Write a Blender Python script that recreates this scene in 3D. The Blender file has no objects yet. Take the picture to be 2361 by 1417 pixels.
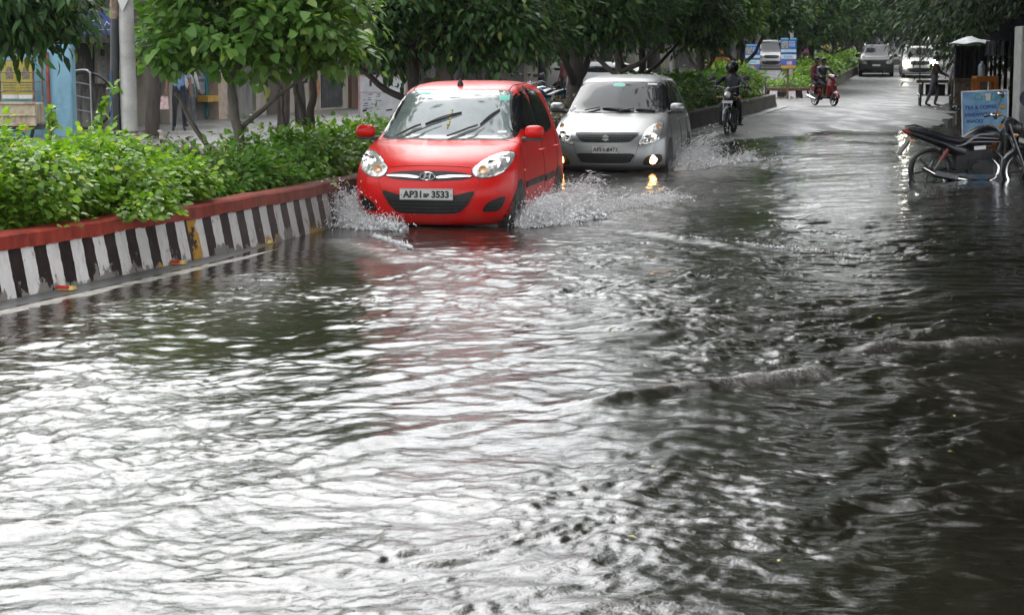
import bpy, bmesh, math, random
import numpy as np
from mathutils import Vector, Matrix, Euler
from mathutils.bvhtree import BVHTree

scene = bpy.context.scene
COL = scene.collection
R = math.radians
PI = math.pi
rnd = random.Random(7)
nrs = np.random.RandomState(11)

# ------------------------------------------------------------------ camera
F_PX, CX, CY, HOR, CAM_H = 4500.0, 1180.5, 708.5, 138.0, 1.6
PITCH = math.atan((CY - HOR) / F_PX)
cam_d = bpy.data.cameras.new('camera'); cam = bpy.data.objects.new('camera', cam_d); COL.objects.link(cam)
cam.location = (0, 0, CAM_H); cam.rotation_euler = (PI / 2 - PITCH, 0, 0)
cam_d.sensor_width = 36; cam_d.lens = 36 * F_PX / 2361
cam_d.clip_start = 0.1; cam_d.clip_end = 6000
cam_d.dof.use_dof = True; cam_d.dof.focus_distance = 20.5; cam_d.dof.aperture_fstop = 14.0
scene.camera = cam

def at(px, py, Y):
    """world point at depth Y seen at a pixel of the photograph"""
    u = (px - CX) / F_PX; v = -(py - CY) / F_PX
    c, s = math.cos(PITCH), math.sin(PITCH)
    dy = c + v * s; dz = -s + v * c
    k = Y / dy
    return Vector((u * k, Y, CAM_H + dz * k))

# ------------------------------------------------------------------ node helpers
def new_mat(name):
    m = bpy.data.materials.new(name); m.use_nodes = True
    nt = m.node_tree; b = nt.nodes['Principled BSDF']
    return m, nt, b

def N(nt, kind, **kw):
    n = nt.nodes.new(kind)
    for k, v in kw.items():
        if k in n.inputs: n.inputs[k].default_value = v
        else: setattr(n, k, v)
    return n

def ramp(nt, src, stops, interp='LINEAR'):
    r = nt.nodes.new('ShaderNodeValToRGB'); r.color_ramp.interpolation = interp
    el = r.color_ramp.elements
    while len(el) < len(stops): el.new(0.5)
    for e, (p, c) in zip(el, stops):
        e.position = p; e.color = (c[0], c[1], c[2], 1) if hasattr(c, '__len__') else (c, c, c, 1)
    nt.links.new(src, r.inputs[0]); return r

def mixc(nt, fac, a, b, mode='MIX'):
    m = nt.nodes.new('ShaderNodeMix'); m.data_type = 'RGBA'; m.blend_type = mode
    for i, v in ((0, fac), (6, a), (7, b)):
        if hasattr(v, 'is_linked') or isinstance(v, bpy.types.NodeSocket): nt.links.new(v, m.inputs[i])
        elif i == 0: m.inputs[0].default_value = v
        else: m.inputs[i].default_value = (v[0], v[1], v[2], 1)
    return m.outputs[2]

def math_n(nt, op, a, b=None, clamp=False):
    m = nt.nodes.new('ShaderNodeMath'); m.operation = op; m.use_clamp = clamp
    for i, v in ((0, a), (1, b)):
        if v is None: continue
        if isinstance(v, bpy.types.NodeSocket): nt.links.new(v, m.inputs[i])
        else: m.inputs[i].default_value = v
    return m.outputs[0]

def noise_n(nt, scale, detail=3, rough=0.55, vec=None, dist=0.0):
    n = N(nt, 'ShaderNodeTexNoise'); n.inputs['Scale'].default_value = scale
    n.inputs['Detail'].default_value = detail; n.inputs['Roughness'].default_value = rough
    n.inputs['Distortion'].default_value = dist
    if vec is not None: nt.links.new(vec, n.inputs['Vector'])
    return n.outputs[0]

def objco(nt, scale=None):
    t = N(nt, 'ShaderNodeTexCoord'); o = t.outputs['Object']
    if scale:
        mp = N(nt, 'ShaderNodeMapping'); mp.inputs['Scale'].default_value = scale
        nt.links.new(o, mp.inputs['Vector']); o = mp.outputs[0]
    return o

def bump(nt, b, h, strength=0.3, dist=0.02):
    bm = N(nt, 'ShaderNodeBump'); bm.inputs['Strength'].default_value = strength; bm.inputs['Distance'].default_value = dist
    nt.links.new(h, bm.inputs['Height']); nt.links.new(bm.outputs[0], b.inputs['Normal']); return bm

MATS = {}
def simple(name, col, rough=0.5, metal=0.0, var=0.12, scale=6.0, coat=0.0, bumpy=0.0, spec=0.5, ior=None):
    """procedural material: base colour broken by noise, roughness too"""
    if name in MATS: return MATS[name]
    m, nt, b = new_mat(name)
    co = objco(nt)
    n = noise_n(nt, scale, 5, 0.6, co)
    lo = tuple(max(0, c * (1 - var * 1.6)) for c in col); hi = tuple(min(1, c * (1 + var)) for c in col)
    r = ramp(nt, n, [(0.3, lo), (0.7, hi)])
    nt.links.new(r.outputs[0], b.inputs['Base Color'])
    rr = ramp(nt, n, [(0.3, min(1, rough * 1.25)), (0.7, rough * 0.8)])
    nt.links.new(rr.outputs[0], b.inputs['Roughness'])
    b.inputs['Metallic'].default_value = metal
    b.inputs['Coat Weight'].default_value = coat; b.inputs['Coat Roughness'].default_value = 0.04
    b.inputs['Specular IOR Level'].default_value = spec
    if ior: b.inputs['IOR'].default_value = ior
    if bumpy:
        n2 = noise_n(nt, scale * 6, 4, 0.6, co); bump(nt, b, n2, bumpy, 0.01)
    MATS[name] = m; return m

def emit(name, col, strength):
    if name in MATS: return MATS[name]
    m, nt, b = new_mat(name)
    b.inputs['Base Color'].default_value = (*col, 1)
    b.inputs['Emission Color'].default_value = (*col, 1); b.inputs['Emission Strength'].default_value = strength
    MATS[name] = m; return m

# ------------------------------------------------------------------ object helpers
def tag(o, label=None, cat=None, group=None, kind=None):
    if label: o['label'] = label
    if cat: o['category'] = cat
    if group: o['group'] = group
    if kind: o['kind'] = kind
    return o

def thing(name, label, cat, loc=(0, 0, 0), rotz=0.0, group=None):
    o = bpy.data.objects.new(name, None); COL.objects.link(o)
    o.location = loc; o.rotation_euler = (0, 0, rotz); o.empty_display_size = 0.2
    return tag(o, label, cat, group)

def copy_tree(o, parent=None):
    c = o.copy(); COL.objects.link(c); c.parent = parent
    for ch in list(o.children): copy_tree(ch, c)
    return c

class MB:
    """collects shapes, then links them as one mesh object"""
    def __init__(s): s.v = []; s.f = []; s.m = []; s.mat = 0
    def add(s, vs, fs, M=None):
        o = len(s.v)
        s.v.extend([tuple(M @ Vector(p)) for p in vs] if M is not None else [tuple(p) for p in vs])
        for f in fs: s.f.append(tuple(i + o for i in f)); s.m.append(s.mat)
        return s
    def box(s, c, d, rot=None, taper=None):
        x, y, z = d[0] / 2, d[1] / 2, d[2] / 2
        tx, ty = taper or (1, 1)
        vs = [(-x, -y, -z), (x, -y, -z), (x, y, -z), (-x, y, -z), (-x * tx, -y * ty, z), (x * tx, -y * ty, z), (x * tx, y * ty, z), (-x * tx, y * ty, z)]
        fs = [(3, 2, 1, 0), (4, 5, 6, 7), (0, 1, 5, 4), (1, 2, 6, 5), (2, 3, 7, 6), (3, 0, 4, 7)]
        M = Matrix.Translation(c)
        if rot: M = M @ Euler(rot).to_matrix().to_4x4()
        return s.add(vs, fs, M)
    def cyl(s, p0, p1, r0, r1=None, n=12, cap=True):
        return s.tube([p0, p1], [r0, r0 if r1 is None else r1], n, cap)
    def tube(s, pts, r, n=8, cap=True, closed=False):
        pts = [Vector(p) for p in pts]; k = len(pts)
        rr = r if hasattr(r, '__len__') else [r] * k
        vs = []; fs = []; up = None
        for i, p in enumerate(pts):
            if closed: d = pts[(i + 1) % k] - pts[i - 1]
            elif i == 0: d = pts[1] - p
            elif i == k - 1: d = p - pts[-2]
            else: d = (pts[i + 1] - p).normalized() + (p - pts[i - 1]).normalized()
            if d.length < 1e-9: d = Vector((0, 0, 1))
            d.normalize()
            if up is None:
                up = Vector((0, 0, 1)) if abs(d.z) < 0.9 else Vector((1, 0, 0))
            a = up - d * up.dot(d)
            if a.length < 1e-6: a = d.orthogonal()
            a.normalize(); b = d.cross(a); up = a
            for j in range(n):
                t = 2 * PI * j / n
                vs.append(p + (a * math.cos(t) + b * math.sin(t)) * rr[i])
        m = k if closed else k - 1
        for i in range(m):
            i2 = (i + 1) % k
            for j in range(n):
                j2 = (j + 1) % n
                fs.append((i * n + j, i * n + j2, i2 * n + j2, i2 * n + j))
        if cap and not closed:
            fs.append(tuple(range(n - 1, -1, -1))); fs.append(tuple((k - 1) * n + j for j in range(n)))
        return s.add(vs, fs)
    def lathe(s, prof, n=24, M=None, closed=False):
        """prof = [(r, h)] turned about local z"""
        vs = []; fs = []; k = len(prof)
        for r, h in prof:
            for j in range(n):
                t = 2 * PI * j / n
                vs.append((r * math.cos(t), r * math.sin(t), h))
        for i in range(k if closed else k - 1):
            i2 = (i + 1) % k
            for j in range(n):
                j2 = (j + 1) % n
                fs.append((i * n + j, i * n + j2, i2 * n + j2, i2 * n + j))
        return s.add(vs, fs, M)
    def ball(s, c, r, seg=12, ring=8, M=None):
        rr = r if hasattr(r, '__len__') else (r, r, r)
        vs = [(0, 0, rr[2])]; fs = []
        for i in range(1, ring):
            a = PI * i / ring
            for j in range(seg):
                t = 2 * PI * j / seg
                vs.append((rr[0] * math.sin(a) * math.cos(t), rr[1] * math.sin(a) * math.sin(t), rr[2] * math.cos(a)))
        vs.append((0, 0, -rr[2]))
        for j in range(seg):
            j2 = (j + 1) % seg
            fs.append((0, 1 + j, 1 + j2)); b0 = 1 + (ring - 2) * seg
            fs.append((len(vs) - 1, b0 + j2, b0 + j))
            for i in range(ring - 2):
                a0 = 1 + i * seg
                fs.append((a0 + j, a0 + seg + j, a0 + seg + j2, a0 + j2))
        T = Matrix.Translation(c) @ (M or Matrix())
        return s.add(vs, fs, T)
    def prism(s, outline, h, M=None):
        """flat outline in local xy, extruded along local z by h"""
        n = len(outline)
        vs = [(x, y, 0) for x, y in outline] + [(x, y, h) for x, y in outline]
        fs = [tuple(range(n - 1, -1, -1)), tuple(range(n, 2 * n))]
        fs += [(i, (i + 1) % n, n + (i + 1) % n, n + i) for i in range(n)]
        return s.add(vs, fs, M)
    def rings(s, loops, cap0=True, cap1=True):
        """skin through closed loops of equal length"""
        n = len(loops[0]); vs = [p for l in loops for p in l]; fs = []
        for i in range(len(loops) - 1):
            for j in range(n):
                j2 = (j + 1) % n
                fs.append((i * n + j, i * n + j2, (i + 1) * n + j2, (i + 1) * n + j))
        if cap0: fs.append(tuple(range(n - 1, -1, -1)))
        if cap1: fs.append(tuple((len(loops) - 1) * n + j for j in range(n)))
        return s.add(vs, fs)
    def build(s, name, mats, parent=None, sharp=38, bevel=0.0, loc=None, rot=None, fix=True):
        me = bpy.data.meshes.new(name)
        me.from_pydata(s.v, [], s.f)
        ms = mats if isinstance(mats, (list, tuple)) else [mats]
        for m in ms: me.materials.append(m)
        if len(ms) > 1: me.polygons.foreach_set('material_index', s.m)
        if fix:
            bm = bmesh.new(); bm.from_mesh(me); bmesh.ops.recalc_face_normals(bm, faces=bm.faces)
            if bevel:
                ed = [e for e in bm.edges if len(e.link_faces) == 2 and e.calc_face_angle(0) > R(40)]
                try: bmesh.ops.bevel(bm, geom=ed, offset=bevel, segments=2, affect='EDGES', clamp_overlap=True)
                except Exception: pass
            bm.to_mesh(me); bm.free()
        me.polygons.foreach_set('use_smooth', [True] * len(me.polygons))
        if sharp: me.set_sharp_from_angle(angle=R(sharp))
        me.update()
        o = bpy.data.objects.new(name, me); COL.objects.link(o)
        if parent: o.parent = parent
        if loc: o.location = loc
        if rot: o.rotation_euler = rot
        return o

def np_mesh(name, V, Fc, mat, parent=None, smooth=True):
    """V (n,3) float, Fc (m,k) int -> object, fast"""
    me = bpy.data.meshes.new(name)
    V = np.asarray(V, np.float32); Fc = np.asarray(Fc, np.int32); k = Fc.shape[1]
    me.vertices.add(len(V)); me.vertices.foreach_set('co', V.ravel())
    me.loops.add(Fc.size); me.loops.foreach_set('vertex_index', Fc.ravel())
    me.polygons.add(len(Fc)); me.polygons.foreach_set('loop_start', np.arange(0, Fc.size, k, dtype=np.int32))
    try: me.polygons.foreach_set('loop_total', np.full(len(Fc), k, np.int32))
    except Exception: pass
    me.polygons.foreach_set('use_smooth', np.full(len(Fc), smooth))
    me.update(calc_edges=True); me.validate()
    ms = mat if isinstance(mat, (list, tuple)) else [mat]
    for m in ms: me.materials.append(m)
    o = bpy.data.objects.new(name, me); COL.objects.link(o)
    if parent: o.parent = parent
    return o

def catmull(pts, sub=6, closed=True):
    P = [np.array(p, float) for p in pts]; n = len(P); out = []
    for i in range(n if closed else n - 1):
        if closed: a, b, c, d = P[i - 1], P[i], P[(i + 1) % n], P[(i + 2) % n]
        else: a, b, c, d = P[max(i - 1, 0)], P[i], P[i + 1], P[min(i + 2, n - 1)]
        for k in range(sub):
            t = k / sub
            out.append(0.5 * ((2 * b) + (c - a) * t + (2 * a - 5 * b + 4 * c - d) * t * t + (3 * b - a - 3 * c + d) * t ** 3))
    if not closed: out.append(P[-1])
    return out

def text_mesh(txt, size, bold=0.0, depth=0.002, align='CENTER', shear=0.0, space=1.0, sx=1.0):
    cu = bpy.data.curves.new('lettering', 'FONT'); cu.body = txt; cu.size = size
    cu.align_x = align; cu.align_y = 'CENTER'; cu.offset = bold; cu.extrude = depth; cu.shear = shear; cu.space_character = space
    cu.resolution_u = 3
    o = bpy.data.objects.new('lettering', cu); COL.objects.link(o)
    dg = bpy.context.evaluated_depsgraph_get()
    me = bpy.data.meshes.new_from_object(o.evaluated_get(dg))
    vs = [(v.co.x * sx, v.co.y, v.co.z) for v in me.vertices]; fs = [tuple(p.vertices) for p in me.polygons]
    bpy.data.objects.remove(o); bpy.data.curves.remove(cu); bpy.data.meshes.remove(me)
    return vs, fs

def facing(c, yaw=0.0, tilt=0.0):
    """matrix that stands a local xy drawing upright, facing -Y (yaw turns it about z)"""
    return Matrix.Translation(c) @ Euler((PI / 2 + tilt, 0, yaw)).to_matrix().to_4x4()

# ------------------------------------------------------------------ world, sun
w = bpy.data.worlds.new('World'); scene.world = w; w.use_nodes = True
nt = w.node_tree; bg = nt.nodes['Background']
sky = nt.nodes.new('ShaderNodeTexSky'); sky.sky_type = 'NISHITA'; sky.sun_disc = False
SUN_EL, SUN_ROT = R(46), R(-9)
sky.sun_elevation = SUN_EL; sky.sun_rotation = SUN_ROT; sky.air_density = 1.0; sky.dust_density = 1.9; sky.ozone_density = 1.0
hs = nt.nodes.new('ShaderNodeHueSaturation'); hs.inputs['Saturation'].default_value = 0.16
nt.links.new(sky.outputs[0], hs.inputs['Color'])
cl = noise_n(nt, 2.2, 5, 0.6)
clr = ramp(nt, cl, [(0.3, 0.72), (0.72, 1.15)])
veil = mixc(nt, 1.0, hs.outputs[0], (7.6, 7.75, 8.0), 'ADD')   # even grey light of the cloud deck
mx = mixc(nt, 1.0, veil, clr.outputs[0], 'MULTIPLY')
nt.links.new(mx, bg.inputs['Color'])
bg.inputs['Strength'].default_value = 0.15
sl = bpy.data.lights.new('sun', 'SUN'); sun = bpy.data.objects.new('sun', sl); COL.objects.link(sun)
sl.energy = 0.5; sl.angle = R(40); sl.color = (1, 0.97, 0.93)
sun.rotation_euler = Vector((math.sin(SUN_ROT) * math.cos(SUN_EL), math.cos(SUN_ROT) * math.cos(SUN_EL), math.sin(SUN_EL))).to_track_quat('Z', 'Y').to_euler()
scene.view_settings.view_transform = 'Standard'; scene.view_settings.look = 'None'
scene.view_settings.gamma = 1.0; scene.view_settings.exposure = 0.74
scene.cycles.use_denoising = True
try: scene.cycles.denoiser = 'OPENIMAGEDENOISE'
except Exception: pass
scene.cycles.max_bounces = 8; scene.cycles.diffuse_bounces = 3; scene.cycles.glossy_bounces = 4
scene.cycles.transmission_bounces = 4; scene.cycles.transparent_max_bounces = 8
scene.cycles.caustics_reflective = False; scene.cycles.caustics_refractive = False
scene.cycles.sample_clamp_indirect = 6.0

# ------------------------------------------------------------------ road geometry functions
_ky = np.array([-20, -5, 5, 13.05, 17.2, 19.6, 30, 44.5, 67, 80, 95, 110, 130, 300, 600.])
_kx = np.array([-13.8, -9.2, -6.1, -3.42, -2.15, -1.59, .77, 4.05, 9.0, 12.0, 15.5, 19.2, 24.3, 70, 150.])
_yy = np.linspace(-20, 600, 6201)
_xx = np.interp(_yy, _ky, _kx)
_k = np.ones(21) / 21
_xx = np.convolve(np.pad(_xx, 10, mode='reflect', reflect_type='odd'), _k, 'valid')
def kx(y): return np.interp(y, _yy, _xx)
COSK = math.cos(R(13.5))
def base_z(y):
    return np.interp(y, [-50, 70, 82, 90, 97, 104, 112, 130, 160, 300, 600], [0, 0, .02, .12, .30, .55, .80, 1.1, 1.3, 1.4, 1.4])
def road_z(d, y):
    deep = np.interp(y, [0, 30, 40, 47], [1, 1, .35, .0])
    wet = (np.interp(d, [-1, 0, .28, .50, 1.2, 4, 7.5, 9.2], [.009, .009, .0, -.009, -.035, -.16, -.12, -.03]) + np.interp(y, [15.5, 19], [0, -.012])) * deep
    dry = np.interp(d, [-1, 0, 3, 5, 6, 9.2], [.025, .025, .05, .03, -.02, -.04]) * (1 - deep)
    return base_z(y) + wet + dry
def dist_k(x, y): return (x - kx(y)) * COSK
def on_road(x, y): return float(road_z(dist_k(x, y), y))
# ================================================================== SETTING
def G(px, py, z=0.0):
    p0 = at(px, py, 10.0); d = p0 - Vector((0, 0, CAM_H))
    k = (z - CAM_H) / d.z
    return (d.x * k, d.y * k)

def attr(o, name, vals):
    a = o.data.attributes.new(name, 'FLOAT', 'POINT'); a.data.foreach_set('value', np.asarray(vals, np.float32).ravel())

def grid_faces(nr, nc):
    i = np.arange(nr - 1)[:, None] * nc + np.arange(nc - 1)[None, :]
    return np.stack([i, i + 1, i + nc + 1, i + nc], -1).reshape(-1, 4)

def SHORE(X, Y):
    """gentle dips of the worn surface near the far waterline"""
    k = np.interp(Y, [36, 44, 66, 80], [0, 1, 1, 0])
    return k * (.016 * np.sin(X * 1.1 + .35 * Y) * np.sin(Y * .42 + .3 * X) + .010 * np.sin(X * 2.7 - Y * .9) - .006)
# --- asphalt
def asphalt(name, lo, hi, rmin, rmax):
    m, nt, b = new_mat(name)
    co = objco(nt)
    n1 = noise_n(nt, 0.35, 5, 0.6, co); n2 = noise_n(nt, 90, 3, 0.7, co)
    n3 = noise_n(nt, 1.3, 5, 0.6, objco(nt, (1, .25, 1)), 0.6)
    c = ramp(nt, n1, [(0.35, lo), (0.65, hi)])
    c2 = ramp(nt, n2, [(0.3, .75), (0.7, 1.2)])
    nt.links.new(mixc(nt, 1, c.outputs[0], c2.outputs[0], 'MULTIPLY'), b.inputs['Base Color'])
    r = ramp(nt, n3, [(0.38, rmin), (0.6, rmax)])
    nt.links.new(r.outputs[0], b.inputs['Roughness'])
    bump(nt, b, n2, 0.25, 0.006)
    return m
M_ROAD = asphalt('wet_asphalt', (.06, .06, .06), (.10, .098, .096), .34, .6)
M_ROAD2 = asphalt('pale_asphalt', (.09, .088, .085), (.15, .147, .14), .3, .6)
M_SOIL = simple('soil', (.05, .038, .026), .85, var=.4, scale=5, bumpy=.5)
M_PAVE = simple('pavement', (.11, .10, .09), .45, var=.35, scale=3, bumpy=.4)

Yr = np.concatenate([np.arange(-6, 60, .5), np.arange(60, 150, 1.), np.arange(150, 600, 8.)])
Dr = np.concatenate([np.arange(-.3, 1.5, .1), np.arange(1.5, 9.7, .4)])
YY, DD = np.meshgrid(Yr, Dr, indexing='ij')
XX = kx(YY) + DD / COSK
ZZ = road_z(DD, YY)
ROADG = (XX, YY, ZZ)
road = np_mesh('road', np.stack([XX, YY, ZZ + SHORE(XX, YY)], -1).reshape(-1, 3), grid_faces(*YY.shape), M_ROAD)
tag(road, 'flooded grey asphalt road climbing away to the right', 'road', kind='structure')
Dr = np.arange(-15, -.2, .7)
YY, DD = np.meshgrid(Yr, Dr, indexing='ij')
XX = kx(YY) + DD / COSK
op = np_mesh('opposite_road', np.stack([XX, YY, base_z(YY) + .01 + DD * 0], -1).reshape(-1, 3), grid_faces(*YY.shape), M_ROAD2)
tag(op, 'pale wet carriageway beyond the planted median', 'road', kind='structure')
Dr = np.arange(6.9, 24, 1.0)
YY, DD = np.meshgrid(Yr, Dr, indexing='ij')
XX = kx(YY) + DD / COSK
pv = np_mesh('pavement', np.stack([XX, YY, base_z(YY) + np.where(YY < 31, -.2, np.where(DD < 7.2, -.06, .06))], -1).reshape(-1, 3), grid_faces(*YY.shape), M_PAVE)
tag(pv, 'dark wet pavement along the shops', 'pavement', kind='structure')
gm = MB(); gm.add([(-3000, -3000, -.4), (3000, -3000, -.4), (3000, 3000, -.4), (-3000, 3000, -.4)], [(0, 1, 2, 3)])
tag(gm.build('ground', M_SOIL), 'bare brown ground', 'ground', kind='structure')

# --- kerb walls
def kerb_mat(name, period, dirt_shade0, dirt_shade1, seed, dull=1.0):
    m, nt, b = new_mat(name)
    ar = N(nt, 'ShaderNodeAttribute'); ar.attribute_name = 'arc'
    hg = N(nt, 'ShaderNodeAttribute'); hg.attribute_name = 'hgt'
    co = objco(nt)
    wob = noise_n(nt, 9, 3, .6, co)
    u = math_n(nt, 'ADD', ar.outputs['Fac'], math_n(nt, 'MULTIPLY', math_n(nt, 'SUBTRACT', wob, .5), .035))
    fr = math_n(nt, 'FRACT', math_n(nt, 'DIVIDE', u, period))
    white = math_n(nt, 'LESS_THAN', fr, .5)
    g = noise_n(nt, 14, 6, .72, objco(nt, (1, 1, .5)))
    wcol = ramp(nt, g, [(.30, (.30, .28, .26)), (.42, (.66, .63, .62)), (.7, (.80, .77, .77))])
    bcol = ramp(nt, g, [(.3, (.012, .010, .010)), (.55, (.03, .018, .018)), (.72, (.055, .034, .03))])
    st = mixc(nt, white, bcol.outputs[0], wcol.outputs[0])
    # worn patches: old yellow coat and bare cement, mostly low down
    wn = noise_n(nt, 5.5, 7, .72, co)
    low = math_n(nt, 'MULTIPLY', math_n(nt, 'SUBTRACT', .17, hg.outputs['Fac']), 1.15)
    wsum = math_n(nt, 'ADD', wn, math_n(nt, 'MAXIMUM', low, 0.0))
    bare = ramp(nt, wsum, [(.64, 0), (.675, 1)])
    yel = ramp(nt, noise_n(nt, 1.9, 5, .66, co), [(.56, 0), (.60, 1)])
    yc = mixc(nt, yel.outputs[0], (.23, .21, .19), (.50, .27, .04))
    st = mixc(nt, bare.outputs[0], st, yc)
    one = math_n(nt, 'MULTIPLY', math_n(nt, 'LESS_THAN', math_n(nt, 'ABSOLUTE', math_n(nt, 'SUBTRACT', ar.outputs['Fac'], KERB_YELLOW)), .085),
                 ramp(nt, noise_n(nt, 11, 6, .7, co), [(.45, 0), (.5, 1)]).outputs[0])
    st = mixc(nt, one, st, (.50, .26, .03))
    rcol = ramp(nt, noise_n(nt, 8, 7, .7, objco(nt, (1, 1, .4))), [(.28, (.12 * dull, .03, .022)), (.5, (.33 * dull, .045, .03)), (.66, (.40 * dull, .075, .05)), (.8, (.5 * dull, .3 * dull, .25 * dull))])
    edge = math_n(nt, 'ADD', hg.outputs['Fac'], math_n(nt, 'MULTIPLY', math_n(nt, 'SUBTRACT', wob, .5), .03))
    red = math_n(nt, 'GREATER_THAN', edge, .325)
    c = mixc(nt, red, st, rcol.outputs[0])
    old = ramp(nt, noise_n(nt, 3, 6, .7, co), [(.3, (.05, .045, .04)), (.7, (.13, .12, .105))])  # far stretch dulled for dirt and for shade put into the colour
    mr = N(nt, 'ShaderNodeMapRange'); mr.inputs['From Min'].default_value = dirt_shade0; mr.inputs['From Max'].default_value = dirt_shade1
    nt.links.new(ar.outputs['Fac'], mr.inputs['Value'])
    c = mixc(nt, mr.outputs[0], c, old.outputs[0])
    nt.links.new(c, b.inputs['Base Color']); b.inputs['Roughness'].default_value = .65; b.inputs['Specular IOR Level'].default_value = .12
    bump(nt, b, noise_n(nt, 30, 6, .7, co), .5, .008)
    return m

def kerb(name, path, mat, closed=True, hts=None):
    P = [Vector((p[0], p[1], 0)) for p in path]; n = len(P)
    sec = [(.085, -.28), (.078, -.02), (.045, .15), (.012, .318), (.02, .326), (.016, .418), (.0, .434), (-.165, .436), (-.18, .42), (-.185, .0)]
    V = []; arc = 0; A = []; H = []
    for i in range(n):
        if closed: d = P[(i + 1) % n] - P[i - 1]
        else: d = P[min(i + 1, n - 1)] - P[max(i - 1, 0)]
        d.normalize(); nx = Vector((d.y, -d.x, 0))
        if i: arc += (P[i] - P[i - 1]).length
        for o, z in sec:
            q = P[i] + nx * o; jz = (math.sin(arc * 3.1) + math.sin(arc * 7.7 + 1)) * .003 if z > .3 else 0
            V.append((q.x, q.y, z + jz + float(base_z(q.y)))); A.append(arc); H.append(z)
    k = len(sec); Fc = []
    for i in range(n if closed else n - 1):
        i2 = (i + 1) % n
        for j in range(k - 1): Fc.append((i * k + j, i2 * k + j, i2 * k + j + 1, i * k + j + 1))
    o = np_mesh(name, V, Fc, mat); attr(o, 'arc', A); attr(o, 'hgt', H)
    o.data.set_sharp_from_angle(angle=R(40)); return o

ys = np.concatenate([np.arange(3, 30, .12), np.arange(30, 67, .4)])
front = [(float(kx(y)), y) for y in ys]
def off(y, d): return (float(kx(y)) + d / COSK, y)
end = [off(67.15, -.25), off(67.25, -.6), off(67.25, -1.4), off(67.1, -1.75)]
back = [off(y, -1.95) for y in np.arange(66.6, 3, -1.0)]
_a = 0
for i in range(1, len(front)):
    _a += math.dist(front[i], front[i - 1])
    if front[i][1] > 15.62: break
KERB_YELLOW = _a
M_KERB = kerb_mat('painted_kerb', .327, 11.5, 19.0, 0)
k1 = kerb('median_kerb', front + end + back, M_KERB)
tag(k1, 'long low kerb wall with black and white stripes under a red top band', 'kerb')
nose = [off(y, -1.75) for y in np.arange(150, 82, -2)] + [off(81, -1.7), off(80.4, -1.45), off(80.1, -1.0), off(80.1, -.5), off(80.4, -.15)] + [off(y, .0) for y in np.arange(81, 150, 1.0)]
nose = [(float(a), float(b)) for a, b in [catmull(nose, 2, False)[i] for i in range(len(nose) * 2 - 1)]]
KERB_YELLOW = 70.9
M_KERB2 = kerb_mat('painted_kerb_end', .74, 74.0, 76.5, 3, .35)
k2 = kerb('median_kerb', nose, M_KERB2, closed=False)
tag(k2, 'kerb island beyond the gap, its rounded end painted white, black and yellow', 'kerb')

def soil_strip(y0, y1, d0, d1):
    Yq = np.arange(y0, y1, .6); Dq = np.linspace(d0, d1, 7)
    Y2, D2 = np.meshgrid(Yq, Dq, indexing='ij')
    h = .33 + .05 * np.sin(D2 * 5 + Y2) * np.sin(Y2 * 1.7)
    return np_mesh('soil', np.stack([kx(Y2) + D2 / COSK, Y2, base_z(Y2) + h], -1).reshape(-1, 3), grid_faces(*Y2.shape), M_SOIL)
tag(soil_strip(3, 67, -1.85, -.1), 'brown planting soil in the median', 'soil', kind='structure')
tag(soil_strip(80.8, 150, -1.6, -.1), 'brown planting soil in the far island', 'soil', kind='structure')

# --- edge line, lane dashes, road studs
M_LINE = simple('road_paint', (.30, .285, .25), .5, var=.5, scale=5, bumpy=.3)
yl = np.arange(3, 67, .3); V = []
for y in yl:
    for d in (.33, .45):
        V.append((*off(y, d)[:1], y, float(road_z(d, y)) + .006))
ln = np_mesh('lane_marking', V, grid_faces(len(yl), 2), M_LINE)
tag(ln, 'worn white edge line painted beside the striped kerb', 'road marking', kind='structure')
M_RED = simple('stud_red', (.55, .02, .02), .25, var=.1)
M_YELLOW = simple('stud_yellow', (.55, .42, .12), .4, var=.2)
stud0 = None
for px, py, lab in ((155, 663, 'red road stud on the edge line, nearest the frame edge'), (410, 605, 'red road stud on the edge line below the yellowed kerb stripe'), (612, 556, 'red road stud on the edge line, farthest and nearest the splash')):
    x, y = G(px, py, .02)
    if stud0 is None:
        t = thing('road_stud', lab, 'road stud', group='red road studs along the edge line')
        m = MB(); m.box((0, 0, .012), (.125, .10, .024), taper=(.82, .6)); m.build('base', M_YELLOW, t, bevel=.003)
        m = MB(); m.box((-.012, -.035, .017), (.088, .03, .022), rot=(-.35, 0, 0)); m.build('reflector', M_RED, t, bevel=.002)
        stud0 = t
    else:
        t = copy_tree(stud0); t['label'] = lab
    t.location = (x, y, on_road(x, y) + .004); t.rotation_euler = (0, 0, R(-14))

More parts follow.
